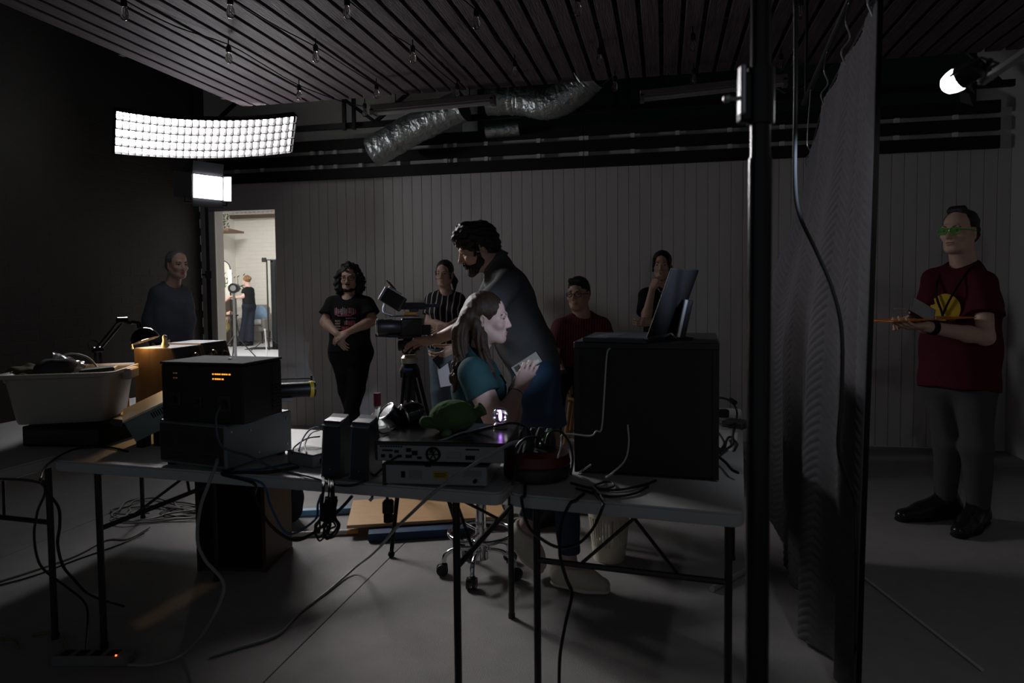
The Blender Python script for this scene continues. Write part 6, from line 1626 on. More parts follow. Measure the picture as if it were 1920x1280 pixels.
# ================================================================== waste basket
def basket():
    c = on_z(1142, 1046, 0)
    t = thing('waste_basket', c, 'cream slotted plastic waste basket under the end table', 'basket')
    mw = mat('basket_cream', (.68, .62, .50), .5)
    H = .27; r0, r1 = .080, .110
    rad = lambda z: r0 + (r1 - r0) * z / H
    o = MB(); o.lathe([(.0005, 0), (r0, 0), (rad(.085), .085), (rad(.085) - .003, .085), (r0 - .003, .004), (.0005, .004)], c, n=36); o.build('base', mw, t, smooth=True)
    o = MB(); o.lathe([(rad(.225), .225), (rad(H), H), (rad(H) + .006, H + .002), (rad(H) + .004, H + .008), (rad(H) - .004, H + .004), (rad(.225) - .003, .225), (rad(.225), .225)], c, n=36); o.build('rim', mw, t, smooth=True)
    for k in range(36):
        a = 2 * math.pi * k / 36; f = V(math.cos(a), math.sin(a), 0)
        MB().bar(c + f * (rad(.08) - .0015) + Z0 * .08, c + f * (rad(.23) - .0015) + Z0 * .23, .0095, .003, up=f).build('slat', mw, t)
    o = MB(); rr = random.Random(2)
    sdf('bin_liner', [ell(c + V(.0, 0, .06), (.07, .07, .05), ID, .02), ell(c + V(.02, -.03, .09), (.045, .03, .03), ID, .02)], .006, mat('liner', (.72, .70, .64), .5), t, noise=wav(.006, 70, 6))
basket()

# ================================================================== things on the floor
m_tan = mat('plywood', (.62, .38, .19), .5, var=.12, vscale=6, stretch=(1, 8, 8))
a, b_, c_ = on_z(650, 985, .07), on_z(660, 942, .07), on_z(950, 967, .07)
ex = flat(c_ - a); Fp = Frm(a, ex, np.linalg.norm(c_ - a), .47, .018)
Fp.box(0, Fp.w, 0, .47, -.018, 0, .002).build('plywood_board', m_tan, label='tan plywood board lying on other planks under the tables', cat='board')
Fq = Frm(on_z(690, 1002, .045), ex, .9, .10, .04)
Fq.box(.0, .55, .0, .10, -.04, .002, .002).build('blue_plank', mat('plank_blue', (.02, .05, .11), .6), label='dark blue plank under the front of the plywood board', cat='plank')
Fq.box(.02, .85, .30, .36, -.045, .0, .002).build('grey_plank', mat('plank_grey2', (.12, .12, .12), .6), label='grey plank under the back of the plywood board', cat='plank')
o = MB(); a, b_ = on_z(533, 962, .02), on_z(700, 953, .02); o.bar(a, b_, .05, .035, bev=.003); o.build('blue_bar', mat('bar_blue', (.16, .30, .44), .45), label='pale blue bar lying on the floor behind the pipes', cat='bar')
t = thing('floor_pipe', on_z(600, 1000, 0), 'long pale pipe on the floor with an orange end by the plywood', 'pipe')
a, b_ = on_z(500, 1004, .016), on_z(672, 996, .016); ax = nrm(b_ - a)
o = MB(); o.cyl(a, b_ - ax * .06, .015, n=12); o.build('pipe', mat('pipe_pale', (.62, .58, .54), .35), t, smooth=True)
o = MB(); o.cyl(b_ - ax * .06, b_, .0155, n=12); o.build('orange_end', mat('pipe_orange', (.60, .30, .08), .4), t, smooth=True)
o = MB(); a, b_ = on_z(920, 985, .014), on_z(1000, 968, .014); o.cyl(a, b_, .013, n=10); o.build('floor_pipe', mat('pipe_grey', (.30, .30, .29), .4), smooth=True, label='short grey pipe on the floor behind the stool column', cat='pipe')
o = MB(); a, b_ = on_z(1335, 1104, .016), on_z(1402, 1068, .016); o.cyl(a, b_, .013, n=10); o.build('floor_pipe', mat('pipe_metal', (.45, .44, .42), .35, .5), smooth=True, label='short pale metal tube on the floor by the black post', cat='pipe')
o = MB(); a, b_ = on_z(1604, 1070, .008), on_z(1842, 1256, .008); o.cyl(a, b_, .006, n=8); o.build('floor_rod', mat('rod_grey', (.55, .55, .54), .4, .2), smooth=True, label='thin grey rod on the floor right of the hanging blanket', cat='rod')
Fc = pfrm((372, 1070), (500, 1072), 0, .34, .52)
t = thing('wooden_cabinet', Fc.p(Fc.w / 2, .17, 0), 'dark brown wooden speaker cabinet in the shade under the middle table', 'cabinet')
m_cab = mat('cabinet_wood', (.055, .032, .018), .5, var=.25, vscale=8, stretch=(8, 8, .6))
Fc.box(0, Fc.w, 0, Fc.d, .0, Fc.h, .004).build('body', m_cab, t); Fc.box(.02, Fc.w - .02, -.004, .002, .02, Fc.h - .02, .002).build('grille', cloth('grille', (.018, .016, .015)), t)
Fc.box(-.002, .016, -.006, .004, 0, Fc.h).build('edge_strip', m_cab, t); Fc.box(Fc.w - .016, Fc.w + .002, -.006, .004, 0, Fc.h).build('edge_strip', m_cab, t)
bg = on_z(532, 985, 0); o = sdf('cloth_bag', [ell(bg + V(0, .05, .15), (.09, .10, .17), ID, .04), ell(bg + V(-.05, .05, .10), (.10, .10, .12), ID, .05), clip(bg + V(0, 0, .002), -Z0)], .008, cloth('bag_black', (.012, .012, .014)), None, noise=wav(.006, 30, 9))
tag(o, 'black cloth bag slumped beside the cabinet under the table', 'bag')
# power strip with a red light
Fs = pfrm((92, 1252), (238, 1252), 0, .07, .045)
t = thing('power_strip', Fs.p(Fs.w / 2, .03, 0), 'grey power strip with a tiny red light on the floor at lower left', 'power strip')
Fs.box(0, Fs.w, 0, .065, .0, .04, .008).build('housing', mat('strip_grey', (.16, .16, .16), .5), t)
for k in range(4): Fs.box(.03 + k * .058, .068 + k * .058, .012, .05, .040, .042, .001).build('socket', m_blackm, t)
o = MB(); o.ball(Fs.p(Fs.w - .045, .01, .042), .0035, n=8); o.build('red_light', mat('led_red', (.3, .02, .01), .4, emit=(1, .10, .03), estr=5), t)

# ================================================================== cables
cable([on_z(392, 1231, .006), on_z(440, 1216, .006), on_z(520, 1190, .006), on_z(560, 1150, .006), on_z(612, 1110, .006), on_z(668, 1062, .03), on_z(692, 1044, .18), on_z(715, 1022, .38), on_z(740, 992, .58), q(765, 968, 2.10), q(800, 935, 2.08), q(835, 906, 2.09), q(880, 876, 2.11), q(930, 846, 2.14), q(962, 830, 2.18), q(985, 828, 2.22)], .0058, m_cg, 'long grey cable from the table edge snaking across the floor')
cable([F1.p(F1.w - .03, -.004, .04), q(405, 872, 2.40), q(392, 905, 2.36), q(376, 950, 2.38), q(370, 1010, 2.42), q(385, 1050, 2.44), q(418, 1090, 2.46), q(412, 1130, 2.48), on_z(385, 1180, .15), on_z(345, 1225, .02), on_z(290, 1245, .006), on_z(240, 1246, .01)], .0062, m_cg, 'grey mains cable hanging from the instrument down to the power strip')
cable([F2.p(.265, -.016, .075), F2.p(.27, -.05, .03), F2.p(.29, -.05, -.06), q(468, 855, 2.45), on_z(520, 880, TZ + .006), on_z(580, 893, TZ + .006), on_z(620, 905, TZ + .006)], .0042, mat('cable_steel', (.07, .085, .10), .4), 'slate cable plugged into the black radio and draped over the grey instrument')
cable([on_z(560, 875, TZ + .006), on_z(500, 885, TZ + .006), TM.p(.78, -.01, TZ), q(475, 905, 2.30), q(478, 930, 2.32), q(500, 975, 2.34), q(530, 1003, 2.34), q(560, 1012, 2.32), q(600, 990, 2.28), q(640, 952, 2.26), q(660, 930, 2.24)], .0055, m_cb, 'thick black cable looping below the front edge of the middle table')
cable([on_z(545, 868, TZ + .006), on_z(495, 878, TZ + .008), TM.p(.80, -.012, TZ), q(490, 905, 2.28), q(508, 950, 2.30), q(540, 1000, 2.30), q(590, 975, 2.28), q(596, 945, 2.26), q(603, 925, 2.25)], .0040, m_cblue, 'dark blue cable looping beside the thick black one')
for k in range(7):
    rr = random.Random(k); x0 = 612 + rr.uniform(-10, 14)
    yf_ = 862 + 63 * (x0 - 95) / 845
    cable([on_z(x0, yf_ - 16, TZ + .004), on_z(x0, yf_ - 2, TZ + .004), q(x0, yf_ + 8, 2.20), q(x0 - 3 + rr.uniform(-4, 4), 940, 2.18 - .004 * k), q(x0 - 6 + rr.uniform(-4, 4), 970, 2.18), q(x0 - 14 + rr.uniform(-6, 12), 985 + rr.uniform(0, 20), 2.18), q(x0 + rr.uniform(-16, 4), 990 + rr.uniform(0, 26), 2.19), q(x0 + 12, 985, 2.19), q(x0 + 4, 968, 2.18), q(x0 + 6, 930, 2.18)], .0032, m_cb, 'thin black wire of the knotted bundle hanging off the table front', 'bundle_wire')['group'] = 'knotted wire bundle'
o = MB(); o.cyl(q(622, 935, 2.175), q(612, 975, 2.175), .020, .024, 12); o.build('wire_knot', m_blackm, smooth=True, label='dark wrapped middle of the hanging wire bundle', cat='cable tie')
cable([on_z(612, 905, TZ + .006), on_z(660, 910, TZ + .006), on_z(700, 893, TZ + .006), q(735, 862, 2.23), q(760, 850, 2.25)], .0045, m_cb, 'black cable running along the table in front of the speakers')
cable([on_z(560, 845, TZ + .055), q(566, 826, 2.62), q(580, 806, 2.66), q(598, 800, 2.7)], .003, m_cblue, 'blue network wire rising from the small grey box')
cable([on_z(548, 850, TZ + .052), q(552, 838, 2.6), q(575, 822, 2.64), q(600, 818, 2.66)], .003, m_cb, 'black wire rising from the small grey box')
cable([on_z(575, 850, TZ + .052), q(572, 832, 2.6), q(584, 812, 2.64), q(600, 806, 2.68)], .0026, m_cw, 'thin pale wire rising from the small grey box')
cable([q(712, 775, 2.46), q(706, 800, 2.44), on_z(715, 812, DZ5 + .004), on_z(728, 811, DZ5 + .004)], .003, m_cb, 'thin black lead curling from the left spot lamp')
cable([q(785, 838, 2.235), q(812, 830, 2.235), q(838, 822, 2.25), on_z(862, 812, DZ5 + .005), on_z(900, 804, DZ5 + .005), on_z(930, 797, DZ5 + .005)], .0035, m_cg, 'grey lead lying across the green plush')
cable([q(880, 812, 2.36), q(930, 798, 2.34), q(965, 793, 2.34), q(990, 805, 2.32), q(1000, 832, 2.28)], .0045, m_cb, 'black cable arching from the receiver to the socket drum')
cable([on_z(962, 908, TZ + .005), q(968, 868, 2.16), q(968, 840, 2.15), q(985, 822, 2.16), q(1008, 820, 2.18), q(1020, 838, 2.2)], .0045, m_cb, 'black plug lead arching over the front of the socket drum')
cable([q(1022, 835, 2.24), q(1030, 812, 2.26), q(1050, 808, 2.28), q(1068, 830, 2.28), q(1074, 860, 2.26), q(1070, 890, 2.24)], .0045, m_cb, 'black plug lead arching towards the rack case')
cable([q(1012, 836, 2.3), q(1020, 822, 2.32), q(1025, 812, 2.34), q(1034, 806, 2.36)], .005, mat('cable_green', (.02, .22, .04), .3), 'short green glossy lead at the socket drum')
cable([q(970, 850, 2.2), q(978, 832, 2.2), q(985, 828, 2.22), q(980, 848, 2.2)], .003, m_cw, 'small white lead on the socket drum')
cable([q(1046, 858, 2.22), q(1052, 835, 2.3), q(1054, 815, 2.34), q(1075, 814, 2.33), q(1107, 817, 2.30), q(1118, 808, 2.30), q(1128, 803, 2.31), q(1133, 740, 2.32), q(1138, 665, 2.33), q(1146, 652, 2.34), q(1162, 645, 2.40)], .0028, m_cw, 'thin white lead running up the front of the rack case to the laptop')
cable([q(1163, 646, 2.38), q(1170, 660, 2.33), q(1174, 690, 2.33), q(1185, 720, 2.33), q(1240, 760, 2.33), q(1300, 800, 2.33)], .0028, m_cb, 'thin black lead drooping across the rack case front')
cable([q(1177, 796, 2.31), q(1179, 830, 2.31), q(1172, 862, 2.28), q(1150, 885, 2.24), q(1136, 895, 2.22)], .003, m_cw, 'short white lead hanging low on the rack case front')
cable([on_z(1085, 886, TZ + .01), q(1095, 880, 2.30), q(1108, 871, 2.32)], .003, m_cw, 'tiny white lead end at the foot of the rack case')
cable([on_z(1070, 905, TZ + .005), on_z(1110, 915, TZ + .005), on_z(1160, 918, TZ + .005), on_z(1210, 908, TZ + .005), on_z(1230, 900, TZ + .005)], .004, m_cb, 'black cable lying on the end table before the rack case')
cable([on_z(1080, 915, TZ + .005), on_z(1140, 930, TZ + .005), on_z(1190, 925, TZ + .005), on_z(1215, 912, TZ + .005)], .004, m_cb, 'second black cable on the end table nearer its front edge')
cable([on_z(1120, 907, TZ + .005), on_z(1145, 903, TZ + .01), on_z(1150, 912, TZ + .005), on_z(1128, 916, TZ + .005), on_z(1115, 910, TZ + .008), on_z(1135, 902, TZ + .005)], .003, m_cb, 'small black cable coil on the end table')
cable([on_z(985, 905, TZ + .006), TR.p(.06, -.01, TZ), q(978, 935, 2.12), q(990, 985, 2.14), q(1018, 1012, 2.14), q(1050, 1026, 2.12), q(1085, 1018, 2.08), q(1112, 990, 2.04), q(1130, 950, 2.02), TR.p(.30, -.01, TZ), on_z(1112, 918, TZ + .006)], .0050, m_cb, 'black cable drooping in a big loop below the end table edge')
cable([on_z(1095, 925, TZ + .006), TR.p(.22, -.012, TZ), q(1068, 945, 2.04), q(1052, 985, 2.06), q(1050, 1040, 2.08), q(1062, 1085, 2.08), q(1072, 1115, 2.08), q(1060, 1170, 2.10), q(1050, 1230, 2.12), q(1048, 1300, 2.14), on_z(1046, 1390, .006)], .0055, m_cb, 'black cable hanging from the end table down to the floor')
cable([on_z(1112, 912, TZ + .01), on_z(1122, 922, TZ + .006), on_z(1130, 935, TZ + .006)], .0028, m_cw, 'short white cable end on the end table')
# cables behind the rack case
for k, pts in enumerate(([(1346, 745), (1362, 748), (1376, 758), (1382, 775), (1378, 800), (1374, 820), (1382, 832), (1378, 842)], [(1346, 838), (1356, 845), (1364, 822), (1372, 820), (1374, 832), (1362, 842), (1352, 850)], [(1348, 812), (1358, 830), (1352, 842), (1346, 848)], [(1346, 792), (1362, 798), (1382, 792), (1388, 786)], [(1350, 858), (1362, 868), (1372, 880), (1384, 886)])):
    cable([on_z(px, py, TZ + .012 + .004 * k) if py > 770 else q(px, py, 3.1) for px, py in pts], .0052, m_cb, ['black lead with a plug rising behind the rack case', 'black lead looped flat behind the rack case, largest loop', 'short black lead at the right side of the rack case', 'black lead lying across the power board behind the case', 'black lead nearest the front right of the rack case'][k])
p = on_z(1356, 782, TZ); MB().box(p + Z0 * .02, (.05, .04, .04), rotz(YAW), .006).build('plug_adapter', m_blackp, label='black plug adapter on the far end of the end table', cat='adapter')
p = q(1374, 752, 3.1); MB().box(p, (.04, .02, .02), frame(cv(.8, -.5, 0)), .005).build('inline_plug', m_blackp, label='black inline plug on the lead behind the rack case', cat='plug')
Fw = pfrm((1352, 800), (1392, 806), TZ, .10, .035); Fw.box(0, Fw.w, 0, .09, 0, .03, .006).build('power_board', mat('board_dark', (.05, .05, .05), .4), label='dark power board at the right rim behind the rack case', cat='power board')
# cables at the left table legs
cable([TL.p(.86, -.0, TZ), q(76, 905, 2.45), q(70, 960, 2.45), q(64, 1000, 2.45), q(70, 1045, 2.48), q(85, 1070, 2.5), q(125, 1100, 2.6), q(158, 1128, 2.7), on_z(165, 1160, .05), on_z(160, 1235, .03)], .0045, m_cb, 'black cable hanging by the left table leg down to the power strip')
cable([q(80, 900, 2.44), q(92, 925, 2.46), q(110, 952, 2.5), q(112, 985, 2.52), q(108, 1020, 2.52), q(118, 1060, 2.54), q(138, 1085, 2.6), q(170, 1115, 2.7), on_z(232, 1136, .006)], .0055, m_cb, 'thicker black cable crossing the left table leg towards the floor')
cable([on_z(75, 900, TZ + .006), on_z(90, 870, TZ + .006), on_z(140, 842, TZ + .006), on_z(200, 838, TZ + .006), on_z(240, 846, TZ + .006)], .0045, m_cb, 'black cable curving over the table tops beside the flat black box')
cable([on_z(193, 810, TZ + .006), on_z(206, 806, TZ + .006), on_z(208, 816, TZ + .006), on_z(196, 826, TZ + .006), on_z(180, 832, TZ + .006)], .003, m_cb, 'thin black wire loop in the lamp light beside the flat box')
# coil of cable on the floor
pts = []
for k in range(44):
    a = k * .55; r_ = .20 + .05 * math.sin(k * 1.7); cx = on_z(295 + 12 * math.sin(k * .31), 963 + 9 * math.cos(k * .23), 0)
    pts.append(cx + V(r_ * 1.35 * math.cos(a), r_ * .8 * math.sin(a), .008 + .004 * (k % 4)))
cable(pts, .0062, mat('cable_floor', (.30, .29, .28), .5), 'loose coil of grey cable on the floor behind the left table legs', n=5, step=4)
pts = []
for k in range(26):
    a = k * .62; r_ = .13 + .04 * math.sin(k * 1.3); cx = on_z(352 + 10 * math.sin(k * .4), 962, 0); pts.append(cx + V(r_ * math.cos(a), r_ * .9 * math.sin(a), .008 + .004 * (k % 3)))
cable(pts, .0035, m_cb, 'small coil of thin black wire beside the grey cable coil', n=5, step=4)
cable([on_z(-30, 1098, .006), on_z(60, 1070, .006), on_z(140, 1042, .006), on_z(200, 1012, .006), on_z(240, 1010, .006), on_z(280, 988, .012)], .006, mat('cable_floor', (.30, .29, .28), .5), 'grey cable running from the floor coil out of the left edge')
cable([on_z(-30, 1104, .005), on_z(60, 1080, .005), on_z(140, 1050, .005), on_z(220, 1022, .005), on_z(270, 1000, .01)], .004, m_cb, 'thin black cable beside the grey one leaving at left')
cable([on_z(0, 1196, .006), on_z(25, 1200, .006), on_z(35, 1215, .006)], .005, m_cy, 'faint olive cable on the floor at the left edge')
cable([on_z(60, 1190, .006), on_z(95, 1186, .006), on_z(118, 1200, .006), on_z(122, 1228, .03)], .005, m_cy, 'faint olive cable entering the power strip')
ad = q(728, 955, 2.55)
t = thing('hanging_adapter', ad, 'black adapter with a plug hanging under the middle table', 'adapter')
MB().box(ad + Z0 * .01, (.04, .035, .055), rotz(YAW), .008).build('body', m_blackp, t); o = MB(); o.cyl(ad - Z0 * .02, ad - Z0 * .045, .018, n=14); o.build('plug', m_blackp, t); o = MB(); o.tube(catmull([ad + Z0 * .03, ad + Z0 * .06 - R0 * .01, ad + Z0 * .07 - R0 * .045, ad + Z0 * .045 - R0 * .06], 5), .005, 6); o.build('lead', m_cb, t); MB().box(ad + Z0 * .04 - R0 * .062, (.016, .008, .012), frame(cv(-.6, -.6, 0))).build('connector', m_steel, t)

# ================================================================== black post and hanging quilted blanket
def post():
    c = q(1423, 640, 1.22); b0 = V(c[0], c[1], 0)
    t = thing('backdrop_post', b0, 'thick black upright stand pole in the right foreground, full height of the picture', 'stand')
    mk = mat('post_black', (.014, .014, .015), .22, .3)
    o = MB(); o.cyl(b0 + Z0 * .05, b0 + Z0 * 1.60, .0205, n=24); o.build('lower_pole', mk, t, smooth=True)
    o = MB(); o.cyl(b0 + Z0 * 1.58, b0 + Z0 * 2.75, .0175, n=24); o.build('upper_pole', mk, t, smooth=True)
    cl = q(1415, 190, 1.22)[2]
    o = MB(); o.cyl(b0 + Z0 * (cl - .045), b0 + Z0 * (cl + .05), .024, n=20); o.box(b0 + Z0 * cl - R0 * .028, (.02, .03, .085), rotz(YAW), .004); o.build('clamp', mk, t, smooth=True)
    o = MB(); o.box(b0 + Z0 * (cl + .012) - R0 * .034 - F0 * .006, (.010, .022, .085), rotz(YAW), .003); o.build('clamp_plate', mat('plate_silver', (.55, .55, .56), .3, .8), t)
    o = MB(); o.cyl(b0 + Z0 * cl - R0 * .035, b0 + Z0 * cl - R0 * .055, .004, n=8); o.ball(b0 + Z0 * cl - R0 * .058, .008, n=10); o.build('clamp_knob', m_steel, t)
    for k in range(3):
        a = k * 2.094 + .9; f = V(math.cos(a), math.sin(a), 0)
        o = MB(); o.bar(b0 + Z0 * .30 + f * .02, b0 + f * .42 + Z0 * .01, .03, .012); o.build('leg', mk, t)
post()
def blanket():
    Hh = 2.22; N = on_Y(0, 0, 1)
    def cam(xc, zc): return R0 * xc + F0 * zc
    pn, pf = cam(1.10, 2.10), cam(1.60, 3.75)
    NU, NV = 300, 560
    along = nrm(pf - pn); left = np.cross(Z0, along); left = left if np.dot(left, R0) < 0 else -left
    Ln = np.linalg.norm(pf - pn)
    t = thing('quilted_blanket', V(*((pn + pf) / 2)[:2], 0), 'dark grey quilted moving blanket hanging in folds beside the black post', 'blanket')
    U, Vv = np.meshgrid(np.linspace(0, 1, NU), np.linspace(0, 1, NV), indexing='ij')
    sag = np.where(U > .5, (U - .5) ** 2 * .9, 0)
    top = Hh - sag + .0 * U; bot = .02 + .0 * U + np.where(U > .80, (U - .80) * 2.6, 0)
    Zc = top + (bot - top) * Vv
    sm = np.clip(Vv / .55, 0, 1); sm = sm * sm * (3 - 2 * sm)
    off = .36 * np.clip((U - .10) / .90, 0, 1) * (1 - .40 * U) * sm + .030 * np.sin(U * 21 + .8) * (.25 + .75 * Vv) + .02 * np.sin(U * 43 + 2 * Vv) * Vv + .05 * np.sin(U * 7) * Vv
    A = U * Ln; s1 = (A * 9 + Zc * 16); s2 = (A * 9 - Zc * 16)
    zig = np.abs(((A * 5.5) % 1) - .5) * 2.0
    quilt = .0065 * np.abs(np.sin(math.pi * (Zc * 30 + zig * 2.0))) ** .6 + .002 * np.abs(np.sin(math.pi * A * 11)) ** .5
    quilt = quilt * np.clip(U / .03, 0, 1)
    offq = off + quilt
    Pt = pn[None, None, :] + along[None, None, :] * A[..., None] + left[None, None, :] * offq[..., None] + Z0[None, None, :] * Zc[..., None]
    Pb = pn[None, None, :] + along[None, None, :] * A[..., None] + left[None, None, :] * (off - .012 - quilt)[..., None] + Z0[None, None, :] * Zc[..., None]
    v = np.concatenate([Pt.reshape(-1, 3), Pb.reshape(-1, 3)]); n0 = NU * NV
    i, j = np.meshgrid(np.arange(NU - 1), np.arange(NV - 1), indexing='ij'); i = i.ravel(); j = j.ravel()
    f1 = np.stack([i * NV + j, (i + 1) * NV + j, (i + 1) * NV + j + 1, i * NV + j + 1], 1); f2 = f1[:, ::-1] + n0
    ed = []
    for k in range(NU - 1):
        for jj in (0, NV - 1): a, b_ = k * NV + jj, (k + 1) * NV + jj; ed.append([a, b_, b_ + n0, a + n0])
    for k in range(NV - 1):
        for ii in (0, NU - 1): a, b_ = ii * NV + k, ii * NV + k + 1; ed.append([a, b_, b_ + n0, a + n0])
    np_mesh('quilt', [(v, np.concatenate([f1, f2, np.array(ed)]))], cloth('quilt', (.082, .078, .084), .9, .15), t)
    o = MB(); o.tube([pn + along * Ln * u + Z0 * (Hh + .005 - (max(0, u - .5) ** 2) * .9) + left * .0 for u in np.linspace(0, 1, 14)], .008, 6); o.build('top_binding', m_blackm, t)
    o = MB(); o.tube([Pt[0, k] - along * .002 - left * .008 for k in range(0, NV, 10)], .008, 6); o.build('edge_binding', mat('binding', (.008, .008, .008), .95, spec=.05), t)
    # support: cross bar under the roof and hook wires
    o = MB(); o.cyl(pn - along * .3 + Z0 * 2.42, pf + along * .3 + Z0 * 2.42, .014, n=10); o.build('cross_bar', m_black, t)
    for u in (-.25, 1.1):
        p = pn + along * Ln * u; o = MB(); o.cyl(p + Z0 * 2.42, p + Z0 * 3.7, .008, n=8); o.build('hanger', m_black, t)
    for u, hz in ((.02, Hh), (.30, Hh), (.62, Hh - .013), (.97, Hh - .20)):
        p = pn + along * Ln * u; o = MB(); o.tube(catmull([p + Z0 * (hz - .03) + left * .01, p + Z0 * (hz + .02) + left * .025, p + Z0 * (hz + .06) - along * .02, p + Z0 * (hz + .11) + left * .02 - along * .05, p + Z0 * 2.42], 5), .0035, 6); o.build('hook_wire', m_steel, t)
    # cable hanging in front of the blanket
    cable([q(1492, -20, 1.75), q(1492, 180, 1.78), q(1490, 330, 1.85), q(1498, 400, 1.9), q(1530, 470, 1.92), q(1560, 540, 1.92), q(1578, 620, 1.92), q(1578, 740, 1.93), q(1572, 840, 1.94), q(1588, 900, 1.95), q(1602, 950, 1.97), q(1604, 1100, 2.0), on_z(1600, 1300, .01)], .0062, m_cb, 'black cable hanging in a slow curve down the blanket')
blanket()

# ================================================================== things in the hall
def hall_props():
    d = 13.2
    def hp(px, py, dd): return q(px, py, dd)
    # studio flash on a stand
    c = hp(438, 540, 13.0); b0 = V(c[0], c[1], 0)
    t = thing('studio_flash', b0, 'round black studio flash head on a grey stand inside the doorway', 'studio light')
    o = MB(); o.cyl(b0 + Z0 * .1, b0 + Z0 * (c[2] - .05), .028, .022, 10); o.build('pole', mat('stand_grey', (.14, .15, .16), .4, .3), t, smooth=True)
    Mh = np.stack([R0, Z0, -F0], 1); o = MB(); o.lathe([(.06, -.16), (.08, -.12), (.085, .0), (.10, .02), (.09, .03)], c, Mh, 20); o.build('head', m_black, t, smooth=True); o = MB(); o.lathe([(.085, .02), (.04, .035), (.0005, .04)], c, Mh, 20); o.build('front_glass', mat('flash_glass', (.22, .23, .24), .15), t, smooth=True)
    for k in range(3):
        a = k * 2.094 + .2; f = V(math.cos(a), math.sin(a), 0); o = MB(); o.bar(b0 + Z0 * .55, b0 + f * .5 + Z0 * .01, .025, .012); o.build('leg', m_black, t)
    c = hp(414, 544, 13.6); b0 = V(c[0], c[1], 0)
    t = thing('studio_flash', b0, 'second black flash head cut off by the door jamb', 'studio light')
    o = MB(); o.lathe([(.06, -.16), (.13, -.10), (.14, .0), (.12, .02), (.0005, .02)], c, np.stack([F0, Z0, R0], 1), 18); o.build('head', m_black, t, smooth=True); o = MB(); o.cyl(b0 + Z0 * .02, c, .02, n=8); o.build('pole', m_black, t)
    # curtain on a stand
    d2 = 16.0; c0 = hp(500, 487, d2); b0 = V(c0[0], c0[1], 0)
    t = thing('curtain_stand', b0, 'black stand with cross bar carrying the black curtain in the hall', 'stand')
    o = MB(); o.cyl(b0, V(b0[0], b0[1], c0[2]), .022, .016, 8); o.build('pole', m_black, t); o = MB(); o.cyl(c0 - R0 * .1, c0 + R0 * 1.2, .014, n=8); o.build('cross_bar', m_black, t); MB().box(c0 - R0 * .06 + Z0 * .0, (.10, .06, .10), rotz(YAW), .01).build('clamp', m_black, t)
    for k in range(3):
        a = k * 2.094; f = V(math.cos(a), math.sin(a), 0); o = MB(); o.bar(b0 + Z0 * .3, b0 + f * .45 + Z0 * .01, .025, .012); o.build('leg', m_black, t)
    gv = []; NU, NV = 40, 12; A = c0 + R0 * .08
    for i in range(NU + 1):
        for j in range(NV + 1): gv.append(A + R0 * (1.0 * i / NU) + F0 * (.05 * math.sin(i * 1.25)) - Z0 * ((c0[2] - .02) * j / NV))
    o = link_mesh('curtain', gv, [[i * (NV + 1) + j, (i + 1) * (NV + 1) + j, (i + 1) * (NV + 1) + j + 1, i * (NV + 1) + j + 1] for i in range(NU) for j in range(NV)], cloth('curtain', (.014, .015, .017)), smooth='all', fix=False)
    o.modifiers.new('s', 'SOLIDIFY').thickness = .006; tag(o, 'black pleated curtain hanging at the right of the doorway view', 'curtain')
    # armchair
    d3 = 17.6; b0 = on_z(488, 640, 0); Fa = Frm(b0 - R0 * .35 - F0 * .75, R0, .72, .7, .9)
    t = thing('armchair', Fa.p(.36, .3, 0), 'grey upholstered armchair against the hall wall', 'armchair')
    mg = cloth('chair_grey', (.20, .19, .18))
    Fa.box(.06, .66, .0, .6, .28, .46, .05).build('seat', mg, t); Fa.box(.04, .68, .52, .70, .30, 1.0, .08).build('backrest', mg, t); Fa.box(.0, .10, .05, .62, .28, .66, .05).build('armrest', mg, t); Fa.box(.62, .72, .05, .62, .28, .66, .05).build('armrest', mg, t)
    for x in (.06, .66):
        for y in (.06, .62): o = MB(); o.cyl(Fa.p(x, y, .29), Fa.p(x, y, 0), .025, .016, 8); o.build('leg', m_black, t)
    o = sdf('throw_blanket', [ell(Fa.p(.46, .46, .74), (.20, .10, .24), rotz(YAW), .05)], .015, cloth('throw_blue', (.20, .30, .42)), None, noise=wav(.012, 20, 3)); tag(o, 'pale blue throw over the grey armchair', 'blanket')
    o = sdf('cushion', [ell(Fa.p(.50, .20, .54), (.17, .12, .09), rotz(YAW), .05)], .015, cloth('cush_pale', (.50, .52, .55)), None); tag(o, 'pale cushion on the seat of the grey armchair', 'cushion')
    # mirror, tube lamp, sprigs and table
    m0 = hp(416, 520, 18.0)
    t = thing('arched_mirror', V(m0[0], m0[1], 0), 'tall arched mirror standing at the left of the doorway view', 'mirror')
    pts = [(-.22, -.55), (.22, -.55)] + [(.22 * math.cos(a), .22 + .22 * math.sin(a)) for a in np.linspace(0, math.pi, 13)]
    pts = [(x, z + .0) for x, z in pts]; P3 = [m0 + R0 * x + Z0 * z for x, z in pts]
    o = MB(); o.prism(P3, F0 * .02); o.build('glass', mat('mirror', (.75, .74, .70), .03, 1.0), t); o = MB(); o.tube(P3, .012, 6, closed=True); o.build('frame', m_black, t)
    fb = MB(); fb.box(V(m0[0], m0[1], (m0[2] - .55) / 2) + F0 * .12, (.5, .34, m0[2] - .55), rotz(YAW), .01); fb.build('stand', mat('dark_wood', (.06, .04, .03), .5), t)
    lc = hp(431, 521, 17.2); t = thing('tube_lamp', V(lc[0], lc[1], 0), 'glowing vertical tube lamp beside the arched mirror', 'lamp')
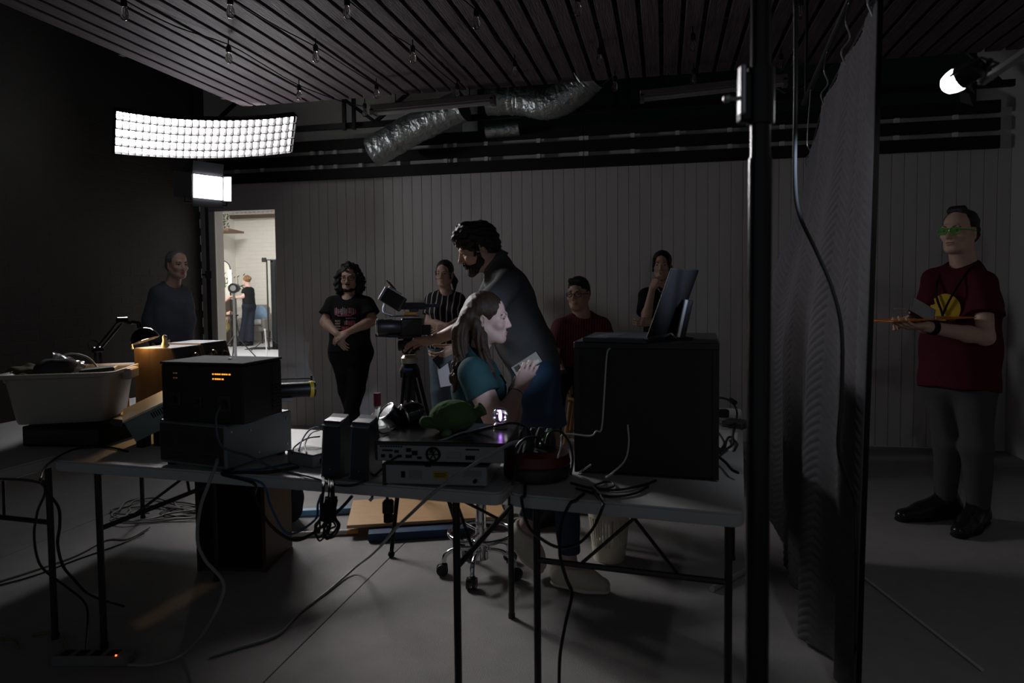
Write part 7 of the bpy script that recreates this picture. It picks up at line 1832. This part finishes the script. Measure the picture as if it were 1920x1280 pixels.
    o = MB(); o.cyl(lc - Z0 * .22, lc + Z0 * .20, .035, n=12); o.build('tube', mat('tube_emit', (1, 1, 1), .5, emit=(1, .86, .55), estr=6), t, smooth=True); o = MB(); o.cyl(V(lc[0], lc[1], 0), lc - Z0 * .22, .014, n=8); o.lathe([(.12, 0), (.12, .02), (.02, .03)], V(lc[0], lc[1], 0), n=16); o.build('stand', m_black, t)
    mlf = mat('sprig_leaf', (.05, .065, .03), .6); rr = random.Random(4)
    for (px, py, n_, lb) in ((422, 528, 16, 'dark leafy sprigs in front of the arched mirror'), (446, 530, 14, 'dark leafy sprigs behind the flash head'), (420, 418, 22, 'trailing green plant on the ledge above the mirror')):
        b0 = hp(px, py, 17.6); t = thing('sprig_plant', b0 - Z0 * .15, lb, 'plant')
        for k in range(n_):
            p = b0 + V(rr.uniform(-.16, .16), rr.uniform(-.1, .1), rr.uniform(-.18, .2)); dv = nrm(V(rr.uniform(-1, 1), rr.uniform(-1, 1), rr.uniform(.2, 1)))
            sd = nrm(np.cross(dv, F0)) * .018; MB().prism([p, p + dv * .05 + sd, p + dv * .11, p + dv * .05 - sd], F0 * .003).build('leaf', mlf, t)
        o = MB(); o.cyl(b0 - Z0 * .15, b0 + Z0 * .12, .008, n=6); o.build('stem', mlf, t)
    # ledge, small table, stool, short post on a disc
    lg = hp(420, 418, 17.6) - Z0 * .178; MB().box(lg - R0 * .08 + F0 * .3, (.55, 1.0, .05), rotz(YAW)).build('wall_ledge', mat('ledge_brown', (.20, .12, .08), .6), label='brown ledge high on the hall wall under the plant', cat='ledge')
    s0 = hp(434, 590, 17.2); t = thing('bar_stool', V(s0[0], s0[1], 0), 'dark bar stool beside the standing woman in the hall', 'stool')
    o = MB(); o.lathe([(.16, s0[2] - .03), (.17, s0[2]), (.0005, s0[2] + .01)], V(s0[0], s0[1], 0), n=16); o.build('seat', m_black, t)
    for k in range(4):
        a = k * math.pi / 2 + .4; f = V(math.cos(a), math.sin(a), 0); o = MB(); o.cyl(V(s0[0], s0[1], s0[2] - .02) + f * .10, V(s0[0], s0[1], 0) + f * .2, .012, n=6); o.build('leg', m_black, t)
    p0 = on_z(501, 671, 0); t = thing('round_base_post', p0, 'short chrome post on a white round base just inside the doorway', 'post')
    o = MB(); o.lathe([(.115, 0), (.115, .012), (.02, .02)], p0, n=24); o.build('base', m_white, t, smooth=True); o = MB(); o.cyl(p0 + Z0 * .015, p0 + Z0 * .58 - R0 * .03, .014, n=10); o.build('post', m_chrome, t, smooth=True); o = MB(); o.ball(p0 + Z0 * .59 - R0 * .03, .025, n=10); o.build('knob', m_chrome, t)
    r0 = on_z(495, 653, .0); MB().box(r0 + R0 * .15 + Z0 * .006, (1.0, .6, .012), rotz(YAW)).build('floor_mat', m_blackm, label='black mat on the hall floor below the curtain', cat='mat')
hall_props()
